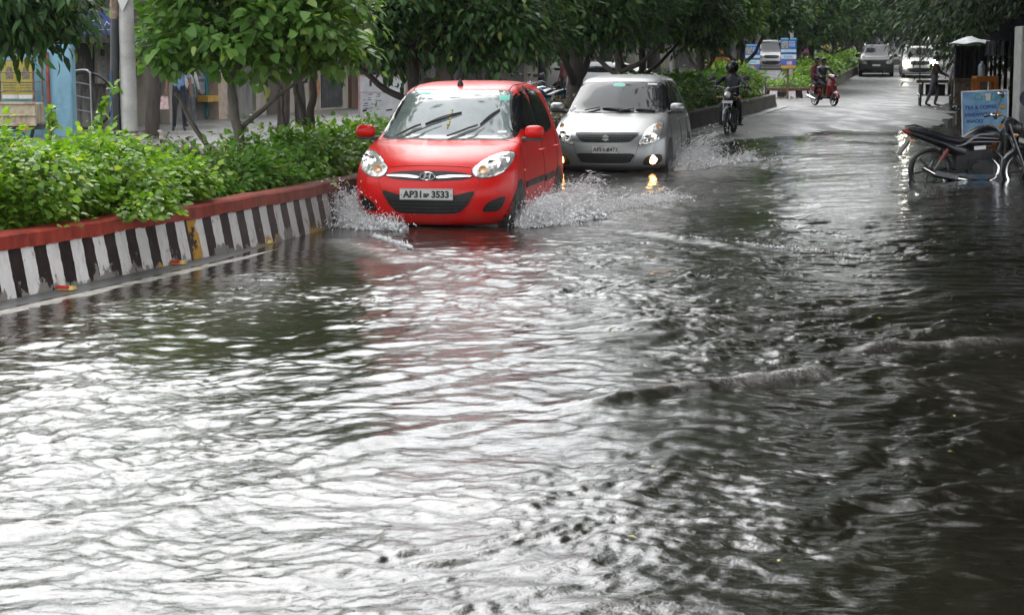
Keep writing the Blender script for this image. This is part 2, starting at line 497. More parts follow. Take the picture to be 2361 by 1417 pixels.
# ================================================================== WATER
rowsY = [3.2]
while rowsY[-1] < 78: rowsY.append(rowsY[-1] * (1.0016 if rowsY[-1] < 22 else 1.004))
rowsY = np.array(rowsY); NC = 1150
uu = np.linspace(0, 1, NC)
xl = kx(rowsY) + .0; xr = np.minimum(.32 * rowsY + 3.2, kx(rowsY) + 9.6 / COSK)
WX = xl[:, None] + (xr - xl)[:, None] * uu[None, :]; WY = np.repeat(rowsY[:, None], NC, 1)
wr = np.random.RandomState(5)
def vnoise(x, y, seed, oct=3):
    """smooth value noise in [0,1]"""
    r = np.random.RandomState(seed); tot = 0; amp = 1; s = 0
    for o in range(oct):
        T = r.rand(64, 64); xi = np.floor(x).astype(int); yi = np.floor(y).astype(int)
        fx = x - xi; fy = y - yi; fx = fx * fx * (3 - 2 * fx); fy = fy * fy * (3 - 2 * fy)
        a = T[xi % 64, yi % 64]; b = T[(xi + 1) % 64, yi % 64]; c = T[xi % 64, (yi + 1) % 64]; d = T[(xi + 1) % 64, (yi + 1) % 64]
        tot = tot + amp * ((a * (1 - fx) + b * fx) * (1 - fy) + (c * (1 - fx) + d * fx) * fy); s += amp
        amp *= .5; x = x * 2.03 + 5.1; y = y * 2.03 + 2.7
    return tot / s

def poly_dist(pts, X, Y):
    """signed distance to a polyline and the fraction along it"""
    best = np.full(X.shape, 1e9); sg = np.zeros(X.shape); fr = np.zeros(X.shape)
    n = len(pts) - 1
    for i in range(n):
        ax, ay = pts[i]; bx, by = pts[i + 1]; dx, dy = bx - ax, by - ay; L2 = dx * dx + dy * dy
        t = np.clip(((X - ax) * dx + (Y - ay) * dy) / L2, 0, 1)
        qx = X - ax - t * dx; qy = Y - ay - t * dy; dd = np.hypot(qx, qy)
        s = np.sign(dx * (Y - ay) - dy * (X - ax))
        m = dd < best
        best[m] = dd[m]; sg[m] = s[m]; fr[m] = (i + t[m]) / n
    return best * sg, fr

def water_fields(X, Y):
    wr = np.random.RandomState(5)
    h = np.zeros(X.shape)
    rough = vnoise(X * .55 + 3, Y * .45, 1, 3)
    rough = np.clip((rough - .28) * 2.6, .20, 1.05)
    calm = np.maximum(np.exp(-(((X + 1.9) / 1.6) ** 2 + ((Y - 15.0) / 2.2) ** 2)), .9 * np.exp(-(((X + .5) / 1.6) ** 2 + ((Y - 17.4) / 1.1) ** 2)))       # sheltered water before the red car
    rough = rough * (1 - .8 * calm)
    far = np.clip(1.0 - (Y - 12) * .045, .42, 1.0) * np.clip(.72 + (Y - 6) * .06, .7, 1)
    px_, py_ = X + .55 * (vnoise(X * 1.1, Y * 1.1, 31, 3) - .5), Y + .55 * (vnoise(X * 1.1 + 9, Y * 1.1, 32, 3) - .5)
    for i in range(84):
        lam = .062 * (.42 / .062) ** (wr.rand() ** 1.15) if i < 76 else wr.uniform(.5, 1.0)
        th = wr.normal(R(-55), R(38)) if wr.rand() < .6 else wr.rand() * 2 * PI
        k = 2 * PI / lam; ph = wr.rand() * 2 * PI
        a = .0052 * lam ** .95 * (.5 + wr.rand())
        w_ = k * (px_ * math.cos(th) + py_ * math.sin(th)) + ph
        s = np.sin(w_)
        env = rough * (1 - .42 / (1 + np.exp(-(X - .9) / .35))) if lam < .16 else (.4 + .6 * rough) * (1 + .45 / (1 + np.exp(-(X - 1.0) / .35)) * np.clip((14 - Y) / 5, 0, 1))
        h += a * env * (s + .22 * np.cos(2 * w_) )
    gs = np.gradient(h[:700], axis=0) / np.gradient(Y[:700], axis=0)
    h *= .105 / math.sqrt(float((gs ** 2).mean()))
    h *= far
    foam = np.zeros(X.shape)
    def crest(pts, A, sig, ripl=.0, lam=.3, fm=0.0, fr0=0, fr1=1, seed=1):
        nonlocal h, foam
        A *= .62 if not fm else .85; ripl *= .4; sig = sig * (1.5 if not fm else 1.2)
        wp = [G(*p) for p in pts]
        m = (X > min(p[0] for p in wp) - 2.5) & (X < max(p[0] for p in wp) + 2.5) & (Y > min(p[1] for p in wp) - 2.5) & (Y < max(p[1] for p in wp) + 2.5)
        d, f = poly_dist(wp, X[m], Y[m])
        d = d + .10 * (vnoise(X[m] * 2.2, Y[m] * 2.2, seed, 2) - .5)
        tap = np.clip(np.minimum(f, 1 - f) * 6, 0, 1)
        mod = .50 + .35 * vnoise(X[m] * 1.6 + seed, Y[m] * 1.6, seed + 4, 2)
        hh = A * np.exp(-(d / np.where(d > 0, sig * 1.7, sig)) ** 2) * mod * tap
        if ripl: hh += ripl * np.cos(2 * PI * d / lam) * np.exp(-np.abs(d) / (lam * 2.2)) * tap
        h[m] += hh
        if fm:
            seg = np.clip((f - fr0) * 12, 0, 1) * np.clip((fr1 - f) * 12, 0, 1)
            foam[m] = np.maximum(foam[m], fm * seg * np.exp(-((d - .03) / (sig * 1.15)) ** 2) * (.4 + .9 * vnoise(X[m] * 9, Y[m] * 9, seed + 9, 2)))
    crest([(1250, 950), (1500, 908), (1700, 886), (1960, 850)], .050, .075, .010, .26, 1.0, .55, .99, 21)
    crest([(1955, 820), (2060, 800), (2200, 795), (2400, 782)], .052, .07, .010, .24, .7, .05, 1, 22)
    crest([(560, 960), (1000, 868), (1330, 796), (1560, 765)], .026, .07, .008, .24, 0, 0, 1, 23)
    crest([(1300, 762), (1650, 738), (2150, 712)], .034, .075, .009, .3, .25, .3, 1, 24)
    crest([(1430, 528), (1600, 553), (1760, 580), (1900, 612)], .034, .12, .009, .4, .16, .3, 1, 25)
    crest([(770, 548), (850, 585), (930, 606)], .045, .13, .008, .35, .9, 0, 1, 26)
    crest([(930, 606), (1060, 640), (1250, 660), (1450, 640)], .026, .12, .012, .35, .0, 0, 1, 27)
    crest([(300, 1160), (620, 1075), (900, 1010), (1180, 960)], .022, .06, .008, .22, 0, 0, 1, 28)
    crest([(100, 1290), (420, 1180), (640, 1100)], .022, .06, .008, .2, 0, 0, 1, 29)
    crest([(1650, 1270), (1800, 1330), (1990, 1372)], .008, .06, .004, .17, 0, 0, 1, 34)
    crest([(1940, 985), (2100, 965), (2361, 950)], .012, .06, .007, .18, 0, 0, 1, 35)
    crest([(2050, 1170), (2200, 1130), (2400, 1100)], .020, .05, .008, .17, 0, 0, 1, 36)
    crest([(0, 830), (200, 790), (420, 770), (620, 800)], .014, .07, .006, .22, 0, 0, 1, 38)
    crest([(1650, 470), (1800, 500), (2000, 520), (2361, 520)], .016, .14, .006, .5, 0, 0, 1, 39)
    # concentric rings where drops fell
    for i in range(170):
        yy = 11 + wr.rand() ** .7 * 11; xx = wr.uniform(-.27 * yy, .27 * yy); r0 = wr.uniform(.02, .09)
        m = (np.abs(X - xx) < .26) & (np.abs(Y - yy) < .26)
        if not m.any(): continue
        rr = np.hypot(X[m] - xx, Y[m] - yy)
        h[m] += .0028 * np.cos((rr - r0) * 2 * PI / .05) * np.exp(-((rr - r0) / .055) ** 2)
    # churned, aerated water round the moving cars
    def churn(cx, cy, rx, ry, amt, rot=0.0):
        nonlocal foam, h
        c, s = math.cos(rot), math.sin(rot)
        dx, dy = X - cx, Y - cy
        e = np.exp(-(((dx * c + dy * s) / rx) ** 2 + ((-dx * s + dy * c) / ry) ** 2))
        q = vnoise(X * 6, Y * 4, 77, 4)
        foam = np.maximum(foam, amt * e * (.35 + 1.1 * q))
        h += .035 * e * (vnoise(X * 5, Y * 3.2, 78, 3) - .45)
    churn(.85, 20.6, .85, 1.7, .95); churn(1.5, 22.6, 1.0, 2.6, .8, -.2); churn(-1.55, 18.9, .45, .7, .9)
    churn(2.75, 28.6, .7, 2.2, .9); churn(3.6, 31.0, 1.1, 3.0, .6, -.2); churn(.0, 26.5, .9, 2.0, .5)
    churn(2.2, 24.2, 1.2, 2.5, .45)
    dk = dist_k(X, Y)
    shore = np.clip((dk - .30) / .9, 0.03, 1)
    h *= shore
    foam *= np.clip((dk - .1) / .3, 0, 1)
    return h, np.clip(foam, 0, 1.3), rough * far

WH, WF, WR = water_fields(WX, WY)

def water_mat():
    m, nt, b = new_mat('flood_water')
    co = objco(nt)
    fa = N(nt, 'ShaderNodeAttribute'); fa.attribute_name = 'foam'
    mud = ramp(nt, noise_n(nt, .9, 4, .6, co), [(.3, (.012, .011, .008)), (.7, (.022, .020, .014))])
    n = noise_n(nt, 42, 5, .75, objco(nt, (1, .7, 1)))
    f = math_n(nt, 'MULTIPLY', fa.outputs['Fac'], ramp(nt, n, [(.38, .12), (.62, 1)]).outputs[0], True)
    fcol = ramp(nt, noise_n(nt, 23, 4, .7, co), [(.3, (.14, .125, .11)), (.7, (.42, .40, .38))])
    nt.links.new(mixc(nt, f, mud.outputs[0], fcol.outputs[0]), b.inputs['Base Color'])
    rg = math_n(nt, 'ADD', math_n(nt, 'MULTIPLY', f, .35), .03)
    nt.links.new(rg, b.inputs['Roughness'])
    b.inputs['IOR'].default_value = 1.52
    rip = noise_n(nt, 21, 4, .62, objco(nt, (.8, 1.1, 1)), .4)
    rip2 = noise_n(nt, 60, 2, .6, co)
    hh = math_n(nt, 'ADD', rip, math_n(nt, 'MULTIPLY', rip2, math_n(nt, 'ADD', math_n(nt, 'MULTIPLY', f, 1.4), .14)))
    ra = N(nt, 'ShaderNodeAttribute'); ra.attribute_name = 'ripple'
    bn = bump(nt, b, hh, .30, .020); nt.links.new(math_n(nt, 'ADD', math_n(nt, 'MULTIPLY', ra.outputs['Fac'], .26), .09), bn.inputs['Strength'])
    return m
M_WATER = water_mat()
water = np_mesh('water', np.stack([WX, WY, WH], -1).reshape(-1, 3), grid_faces(*WX.shape), M_WATER)
attr(water, 'foam', WF); attr(water, 'ripple', WR)
tag(water, 'rippled brown flood water covering the road', 'water', kind='structure')

# --- spray thrown up by the wheels
def spray_mat():
    m, nt, b = new_mat('spray_drops')
    g = N(nt, 'ShaderNodeNewGeometry')
    c = ramp(nt, g.outputs['Random Per Island'], [(0, (.60, .59, .58)), (1, (.95, .95, .96))])
    nt.links.new(c.outputs[0], b.inputs['Base Color']); b.inputs['Roughness'].default_value = .5; b.inputs['Specular IOR Level'].default_value = .2
    b.inputs['Transmission Weight'].default_value = .1
    return m
M_SPRAY = spray_mat()
OCT_V = np.array([(1, 0, 0), (-1, 0, 0), (0, 1, 0), (0, -1, 0), (0, 0, 1), (0, 0, -1)], float)
OCT_F = np.array([(0, 2, 4), (2, 1, 4), (1, 3, 4), (3, 0, 4), (2, 0, 5), (1, 2, 5), (3, 1, 5), (0, 3, 5)])
def spray(name, label, fans, seed, sheets=()):
    """fans: (start, end, outward velocity, vz range, spread, count)"""
    r = np.random.RandomState(seed); P = []; S = []; Vv = []
    for a, b_, vel, vz, spr, n in fans:
        t = r.rand(n, 1); st = np.array(a) * (1 - t) + np.array(b_) * t
        clump = vnoise(t[:, 0] * 9 + seed, t[:, 0] * 0 + 3, seed, 3)
        jet = .35 + 1.1 * clump[:, None]
        v = np.zeros((n, 3)); v[:, :2] = np.array(vel) * (r.rand(n, 1) ** .8 * 1.1 + .1) + r.normal(0, spr, (n, 2))
        v[:, 2:] = (vz[0] + (vz[1] - vz[0]) * r.rand(n, 1) ** 2.0) * jet
        tm = r.rand(n, 1) ** .8 * (2 * v[:, 2:] / 9.81)
        p = st + v * tm; p[:, 2] = st[:, 2] + v[:, 2] * tm[:, 0] - 4.9 * tm[:, 0] ** 2 + np.abs(r.normal(0, .008, n))
        P.append(p); S.append(.0016 + .0062 * r.rand(n) ** 4.5); Vv.append(v + np.array([0, 0, -9.81]) * tm)
        # joined streaks: beads strung along one path
        k = n // 26; tb = 16
        t = r.rand(k, 1); st = np.array(a) * (1 - t) + np.array(b_) * t
        v = np.zeros((k, 3)); v[:, :2] = np.array(vel) * (.5 + .6 * r.rand(k, 1)) + r.normal(0, spr * .6, (k, 2)); v[:, 2] = vz[0] + (vz[1] - vz[0]) * r.rand(k) ** 1.6
        t0 = r.rand(k, 1) * v[:, 2:] / 9.81; tm = t0 + np.arange(tb)[None, :] * .006
        p = st[:, None, :] + v[:, None, :] * tm[:, :, None]; p[:, :, 2] -= 4.9 * tm ** 2
        vv = np.repeat(v[:, None, :], tb, 1); vv[:, :, 2] -= 9.81 * tm
        P.append(p.reshape(-1, 3)); Vv.append(vv.reshape(-1, 3)); S.append(((.0025 + .004 * r.rand(k, 1)) * (1 - np.arange(tb)[None, :] / tb * .8)).reshape(-1))
    P = np.concatenate(P); S = np.concatenate(S); Vv = np.concatenate(Vv); n = len(P)
    d = Vv / np.maximum(np.linalg.norm(Vv, axis=1, keepdims=True), 1e-6)
    st = 1.2 + 3.2 * r.rand(n, 1)
    V = OCT_V[None] * S[:, None, None]
    V = V + d[:, None, :] * (np.einsum('nij,nj->ni', V, d) * (st - 1))[:, :, None]
    V = V + P[:, None, :]
    Fc = (OCT_F[None] + (np.arange(n) * 6)[:, None, None]).reshape(-1, 3)
    V = V.reshape(-1, 3); Vs = [V]; Fs = [Fc]; off_ = len(V)
    # torn curtains of water along the foot of each fan
    for a, b_, vel, hgt in sheets:
        for layer in range(3):
            nu, nv = 150, 9; t = np.linspace(0, 1, nu); a_, b2 = np.array(a), np.array(b_)
            hh = hgt * (.25 + 1.0 * vnoise(t * 11 + layer * 7, t * 0 + layer, seed + layer, 4)) * (1 - .28 * layer) * np.clip(np.minimum(t, 1 - t) * 7, 0, 1)
            sv = np.linspace(0, 1, nv)
            g = a_[None, None, :] + (b2 - a_)[None, None, :] * t[:, None, None] + np.zeros((nu, nv, 3))
            lean = (.55 + .5 * layer) * (sv ** 1.3)[None, :] * hh[:, None]
            vv = np.array(vel) / max(np.hypot(*vel), 1e-6)
            g[:, :, 0] += vv[0] * (lean + .05 * layer); g[:, :, 1] += vv[1] * (lean + .05 * layer); g[:, :, 2] = -.01 + hh[:, None] * (sv * (1.25 - .45 * sv))[None, :]
            g += r.normal(0, 1, (nu, nv, 3)) * (.003 + .016 * sv[None, :, None] ** 2)
            q = grid_faces(nu, nv); keep = r.rand(len(q)) > np.tile(.05 + .75 * sv[:-1] ** 1.4, nu - 1)
            q = q[keep]; tri = np.concatenate([q[:, [0, 1, 2]], q[:, [0, 2, 3]]])
            Vs.append(g.reshape(-1, 3)); Fs.append(tri + off_); off_ += nu * nv
    o = np_mesh(name, np.concatenate(Vs), np.concatenate(Fs), M_SPRAY); return tag(o, label, 'spray', kind='stuff')
# ================================================================== CARS
def paint(name, col, metal=0.0, rough=.32, dirt=.10, coat=.25):
    m, nt, b = new_mat(name)
    co = objco(nt)
    n = noise_n(nt, 2.2, 6, .62, co)
    geo = N(nt, 'ShaderNodeSeparateXYZ'); nt.links.new(co, geo.inputs[0])
    lowz = math_n(nt, 'MULTIPLY', math_n(nt, 'SUBTRACT', .62, geo.outputs[2]), .9, True)
    d = math_n(nt, 'MULTIPLY', ramp(nt, n, [(.42, 0), (.75, 1)]).outputs[0], math_n(nt, 'ADD', lowz, dirt), True)
    nt.links.new(mixc(nt, d, col, (.17, .14, .11)), b.inputs['Base Color'])
    b.inputs['Metallic'].default_value = metal
    nt.links.new(math_n(nt, 'ADD', rough, math_n(nt, 'MULTIPLY', d, .4)), b.inputs['Roughness'])
    b.inputs['Coat Weight'].default_value = coat; b.inputs['Coat Roughness'].default_value = .09; b.inputs['Specular IOR Level'].default_value = .2
    # beads of rain
    vo = N(nt, 'ShaderNodeTexVoronoi'); vo.inputs['Scale'].default_value = 55; nt.links.new(co, vo.inputs['Vector'])
    bead = ramp(nt, vo.outputs['Distance'], [(.0, 1), (.24, .55), (.33, 0)])
    amt = ramp(nt, noise_n(nt, 30, 2, .5, co), [(.5, 0), (.6, 1)])
    h = math_n(nt, 'MULTIPLY', bead.outputs[0], amt.outputs[0])
    bm = bump(nt, b, h, .35, .004); nt.links.new(bm.outputs[0], b.inputs['Coat Normal'])
    return m

def glass(name, col=(.03, .036, .036), ior=1.9, rough=.025):
    m, nt, b = new_mat(name)
    co = objco(nt)
    n = noise_n(nt, 3.0, 5, .65, co)
    nt.links.new(ramp(nt, n, [(.3, tuple(c * .7 for c in col)), (.7, tuple(c * 1.25 for c in col))]).outputs[0], b.inputs['Base Color'])
    nt.links.new(ramp(nt, noise_n(nt, 40, 3, .6, co), [(.4, rough), (.75, rough * 4 + .05)]).outputs[0], b.inputs['Roughness'])
    b.inputs['IOR'].default_value = ior
    return m

M_BLACK = simple('black_plastic', (.014, .014, .015), .42, var=.3)
M_GAP = simple('panel_gap', (.010, .006, .006), .6)
M_RUBBER = simple('tyre_rubber', (.018, .018, .018), .62, var=.3, scale=20)
M_CHROME = simple('chrome', (.75, .75, .76), .12, metal=1.0, var=.05)
M_ALLOY = simple('alloy', (.42, .42, .43), .32, metal=.9, var=.15)
M_PLATE = simple('plate_sheet', (.50, .50, .48), .4, var=.1)
M_INK = simple('plate_ink', (.015, .015, .016), .5)
M_GLASS = glass('windscreen_glass', (.15, .18, .18), 2.0)  # grey-green base stands in for sky reflected in the windscreen
M_GLASS2 = glass('tinted_side_glass', (.012, .012, .014), 1.55)
M_GLASS3 = glass('silver_car_windscreen', (.014, .018, .018), 1.55)
def lamp_mat():
    m, nt, b = new_mat('lamp_reflector')
    co = objco(nt)
    vo = N(nt, 'ShaderNodeTexVoronoi'); vo.inputs['Scale'].default_value = 26; nt.links.new(co, vo.inputs['Vector'])
    nt.links.new(ramp(nt, vo.outputs['Distance'], [(.1, (.34, .33, .31)), (.6, (.62, .61, .59))]).outputs[0], b.inputs['Base Color'])
    b.inputs['Metallic'].default_value = .55; b.inputs['Roughness'].default_value = .22
    b.inputs['Coat Weight'].default_value = 1; b.inputs['Coat Roughness'].default_value = .02
    bump(nt, b, vo.outputs['Distance'], .5, .012); return m
M_LAMP = lamp_mat()
M_AMBER = simple('amber_lens', (.62, .30, .10), .2, coat=1.0)
M_BULB = emit('bulb_glow', (1.0, .72, .38), 3.0)
M_FOG = emit('fog_lamp_glow', (1.0, .50, .14), 16.0)
M_MESHG = simple('grille_mesh', (.008, .008, .009), .5, var=.3, scale=60)  # black mesh; its patches also stand in for shade inside the openings

class Body:
    SEG = 5
    def __init__(s, keys, L, sub=7):
        ks = catmull(keys, sub, closed=False)
        loops = []
        for z, y0, c, wd, y1, rc in ks:
            mid = .5 * (y0 + y1)
            cp = [(0, y0), (.45 * wd, y0 + .16 * c), (.76 * wd, y0 + .48 * c), (.93 * wd, y0 + c), (.995 * wd, y0 + c + rc * .7), (wd * 1.0, y0 + c + rc * 1.8),
                  (wd * 1.005, mid), (wd * .99, y1 - rc * 2.2), (.955 * wd, y1 - rc * .9), (.82 * wd, y1 - .22 * rc), (.45 * wd, y1 - .05 * rc), (0, y1)]
            h = catmull(cp, s.SEG, closed=False)
            loop = [(p[0], p[1], z) for p in h] + [(-p[0], p[1], z) for p in h[-2:0:-1]]
            loops.append(loop)
        m = MB(); m.rings(loops)
        s.mb = m
        s.bvh = BVHTree.FromPolygons([Vector(v) for v in m.v], m.f)
    def hit(s, o, d, near):
        r = s.bvh.ray_cast(Vector(o), Vector(d))
        if r[0] is None:
            r = s.bvh.find_nearest(Vector(near))
        n = r[1]
        if n.dot(Vector(d)) > 0: n = -n
        return r[0], n
    def p(s, axis, a, b):
        if axis == 'f': return s.hit((a, -3, b), (0, 1, 0), (a, .3, b))
        if axis == 'b': return s.hit((a, 9, b), (0, -1, 0), (a, 3.4, b))
        if axis == 'r': return s.hit((4, a, b), (-1, 0, 0), (.75, a, b))
        if axis == 'l': return s.hit((-4, a, b), (1, 0, 0), (-.75, a, b))
        return s.hit((a, b, 4), (0, 0, -1), (a, b, 1.4))
    def patch(s, axis, outline, off=.004, rings=7, bulge=0.0, dip=0.0, smooth=4, skirt=.012):
        o2 = [tuple(q) for q in (catmull(outline, smooth) if smooth > 1 else outline)]
        cx = sum(q[0] for q in o2) / len(o2); cy = sum(q[1] for q in o2) / len(o2)
        n = len(o2); m = MB(); V = []; F = []
        for k in range(rings + 1):
            f = 1 - k / rings
            if k == 0:
                for q in o2:
                    h, nn = s.p(axis, *q); V.append(h - nn * skirt)
            if k < rings:
                for q in o2:
                    h, nn = s.p(axis, cx + (q[0] - cx) * f, cy + (q[1] - cy) * f)
                    V.append(h + nn * (off + bulge * (1 - f * f) - dip * min(1, (1 - f) * 3)))
        h, nn = s.p(axis, cx, cy); V.append(h + nn * (off + bulge - dip))
        for k in range(rings):
            for j in range(n):
                j2 = (j + 1) % n
                F.append((k * n + j, k * n + j2, (k + 1) * n + j2, (k + 1) * n + j))
        for j in range(n): F.append((rings * n + j, rings * n + (j + 1) % n, len(V) - 1))
        m.add(V, F); return m
    def line(s, axis, pts, r=.004, off=.0, smooth=6, closed=False, mb=None):
        q2 = catmull(pts, smooth, closed) if smooth > 1 else pts
        pp = []
        for q in q2:
            h, nn = s.p(axis, *q); pp.append(h + nn * off)
        m = mb or MB(); m.tube(pp, r, 6, closed=closed); return m

def mir(pts): return [(-a, b) for a, b in pts]

WH_CACHE = {}
def wheel(parent, x, y, r, wid, rim_mat, spokes=7):
    side = 1 if x > 0 else -1
    M = Matrix.Translation((x, y, r)) @ Euler((0, side * PI / 2, 0)).to_matrix().to_4x4()
    m = MB()
    h = wid / 2; ri = r * .66
    m.lathe([(ri, -h), (r * .86, -h), (r * .96, -h * .85), (r, -h * .5), (r, h * .5), (r * .96, h * .85), (r * .86, h), (ri, h * .9), (ri, -h)], 32, M)
    t = m.build('wheel', M_RUBBER, parent)
    m = MB()
    m.lathe([(ri * 1.0, -h * .8), (ri, h * .93), (ri * .92, h * .95), (ri * .88, h * .6), (ri * .86, -h * .2)], 32, M)
    m.lathe([(.001, h * .72), (ri * .2, h * .75), (ri * .24, h * .6), (ri * .24, .0), (.001, 0)], 16, M)
    for i in range(spokes):
        a = 2 * PI * i / spokes
        c = Vector((math.cos(a), math.sin(a), 0)); q = Vector((-math.sin(a), math.cos(a), 0))
        m.add([M @ (c * ri * .15 + q * .03 * 1.2 + Vector((0, 0, h * .66))), M @ (c * ri * .15 - q * .03 * 1.2 + Vector((0, 0, h * .66))), M @ (c * ri * .92 - q * .02 + Vector((0, 0, h * .8))), M @ (c * ri * .92 + q * .02 + Vector((0, 0, h * .8))),
               M @ (c * ri * .15 + q * .03 * 1.2 + Vector((0, 0, h * .3))), M @ (c * ri * .15 - q * .03 * 1.2 + Vector((0, 0, h * .3))), M @ (c * ri * .92 - q * .02 + Vector((0, 0, h * .5))), M @ (c * ri * .92 + q * .02 + Vector((0, 0, h * .5)))],
              [(0, 1, 2, 3), (7, 6, 5, 4), (0, 4, 5, 1), (2, 6, 7, 3), (1, 5, 6, 2), (3, 7, 4, 0)])
    m.build('rim', rim_mat, t)
    m = MB(); m.lathe([(.001, -h * .25), (ri * .9, -h * .25)], 24, M); m.build('brake_disc', M_BLACK, t)
    return t

def arches(B, root, ys, r):
    for ax in ('r', 'l'):
        for y in ys:
            out = [(y + math.cos(a) * r * 1.14, r + math.sin(a) * r * 1.14) for a in np.linspace(-.45, PI + .45, 22)]
            B.patch(ax, out, .0035, 4, smooth=1).build('wheel_arch', M_BLACK, root)  # black disc laid on the side stands in for the shaded wheel well

def mirror_part(root, x, y, z, mat, sx=1, w=.2, h=.135):
    m = MB()
    m.ball((x, y, z), (w / 2, .075, h / 2), 18, 12)
    for i, v in enumerate(m.v):   # flat glass side facing backwards, squarer outline
        px_, py_, pz_ = (v[0] - x) / (w / 2), (v[1] - y), (v[2] - z) / (h / 2)
        k = (abs(px_) ** 3.2 + abs(pz_) ** 3.2) ** (1 / 3.2); k0 = math.hypot(px_, pz_)
        s_ = (k0 / k) if k > 1e-6 else 1
        m.v[i] = (x + px_ * s_ * w / 2, y + min(py_, .035), z + pz_ * s_ * h / 2)
    o = m.build('side_mirror', mat, root)
    m = MB(); m.box((x - sx * w * .12, y + .005, z - h * .52), (w * 1.02, .09, .028)); m.cyl((x - sx * w * .4, y + .02, z - h * .5), (x - sx * (w * .5 + .1), y + .09, z - h * .62), .022, .026)
    m.build('mirror_arm', M_BLACK, o, bevel=.006)
    return o

def plate(B, root, txts, x, z, wd, ht, mat=None, ydrop=-.012, tilt=0.0, serif=False):
    h, nn = B.p('f', x, z)
    c = Vector((x, h.y - .016, z)); M = facing(c, 0, tilt)
    m = MB(); m.box((0, 0, 0), (wd, ht, .012)); m.v = [tuple(M @ Vector(v)) for v in m.v]
    o = m.build('number_plate', mat or M_PLATE, root, bevel=.003)
    m = MB()
    for t, tx, ty, sz, b in txts:
        vs, fs = text_mesh(t, sz, b, .001)
        m.add(vs, fs, M @ Matrix.Translation((tx, ty, .0085)))
        if serif:   # slab feet under and over every letter stem
            pass
    fr = .004
    for s_ in (-1, 1):
        m.box((0, 0, 0), (0, 0, 0)) if False else None
        m.add([Vector((-wd / 2 + fr, s_ * (ht / 2 - fr) - .0012, .0075)), Vector((wd / 2 - fr, s_ * (ht / 2 - fr) - .0012, .0075)), Vector((wd / 2 - fr, s_ * (ht / 2 - fr) + .0012, .0075)), Vector((-wd / 2 + fr, s_ * (ht / 2 - fr) + .0012, .0075))], [(0, 1, 2, 3)], M)
    m.build('lettering', M_INK, o, sharp=0)
    return o

def wiper(B, root, pts, name='wiper'):
    m = MB()
    pp = []
    for q in catmull(pts, 5, False):
        h, nn = B.p('f', *q); pp.append(h + nn * .03)
    m.tube(pp[:len(pp) * 2 // 3], [.010] * (len(pp) * 2 // 3), 6)
    bl = []
    a, b_ = np.array(pts[-2]), np.array(pts[-1])
    for t in np.linspace(0, 1, 9):
        q = a + (b_ - a) * t; h, nn = B.p('f', *q); bl.append(h + nn * .016)
    m.tube(bl, .011, 6)
    up = [p + Vector((0, -.012, .016 * math.sin(PI * i / 8))) for i, p in enumerate(bl)]
    m.tube(up, .006, 5)
    return m.build(name, M_BLACK, root)

def seam(B, root, lines, r=.0035, name='panel_gap'):
    m = MB()
    for ax, pts in lines: B.line(ax, pts, r, -.0005, mb=m)
    return m.build(name, M_GAP, root)

# ------------------------------------------------------------------ red hatchback
M_RED_PAINT = paint('red_car_paint', (.56, .010, .009), 0.0, .34, coat=.16)
RED_L = 3.56
red_keys = [ # z, y front, crown, half width, y rear, corner
    (.175, .16, .30, .66, 3.40, .20), (.20, .085, .30, .72, 3.46, .17), (.27, .035, .28, .765, 3.52, .16), (.36, .012, .27, .785, 3.545, .16), (.46, .0, .27, .795, 3.56, .16),
    (.56, .012, .27, .798, 3.555, .16), (.64, .04, .27, .797, 3.54, .16), (.70, .075, .26, .794, 3.53, .16), (.745, .12, .25, .788, 3.52, .16),
    (.80, .20, .25, .778, 3.51, .16), (.86, .34, .22, .768, 3.50, .16), (.92, .54, .18, .757, 3.48, .16), (.965, .76, .14, .745, 3.47, .16),
    (1.0, .86, .15, .735, 3.45, .16), (1.06, .935, .17, .715, 3.42, .15), (1.16, 1.06, .17, .684, 3.37, .14), (1.28, 1.215, .17, .645, 3.31, .13), (1.38, 1.36, .16, .612, 3.25, .13), (1.44, 1.475, .15, .58, 3.19, .13),
    (1.475, 1.565, .14, .545, 3.12, .12), (1.505, 1.70, .12, .49, 3.00, .12), (1.53, 1.88, .10, .38, 2.78, .12), (1.54, 2.08, .06, .22, 2.56, .1)]
red = thing('hatchback_car', 'red hatchback pushing through the flood with water fanning from its wheels', 'car')
B = Body(red_keys, RED_L)
B.mb.build('body', M_RED_PAINT, red, sharp=60)
ws = [(-.655, .985), (-.33, .975), (0, .97), (.33, .975), (.655, .985), (.615, 1.15), (.565, 1.32), (.525, 1.435), (.30, 1.452), (0, 1.457), (-.30, 1.452), (-.525, 1.435), (-.565, 1.32), (-.615, 1.15)]
def scale2(pts, f, g=None):
    cx = sum(p[0] for p in pts) / len(pts); cy = sum(p[1] for p in pts) / len(pts)
    return [(cx + (p[0] - cx) * f, cy + (p[1] - cy) * (g or f)) for p in pts]
wsf = B.patch('f', ws, .003, 9, smooth=3).build('windscreen_surround', M_BLACK, red)
wsg = B.patch('f', scale2(ws, .965, .955), .0065, 10, smooth=3).build('windscreen', M_GLASS, red)
M_STK = simple('teal_sticker', (.12, .48, .38), .4); M_STKW = simple('white_sticker', (.7, .72, .7), .4)
B.patch('f', [(.44, 1.345), (.535, 1.345), (.525, 1.395), (.43, 1.395)], .010, 3, smooth=1).build('sticker', M_STK, wsg)
B.patch('f', [(-.42, 1.40), (-.28, 1.404), (-.28, 1.43), (-.42, 1.425)], .010, 3, smooth=1).build('sticker', M_STK, wsg)
B.patch('f', [(-.06, 1.375), (.04, 1.375), (.04, 1.388), (-.06, 1.388)], .010, 2, smooth=1).build('sticker', M_STKW, wsg)
B.patch('f', [(.50, 1.03), (.585, 1.033), (.582, 1.055), (.50, 1.052)], .010, 2, smooth=1).build('sticker', M_STKW, wsg)
m = MB()
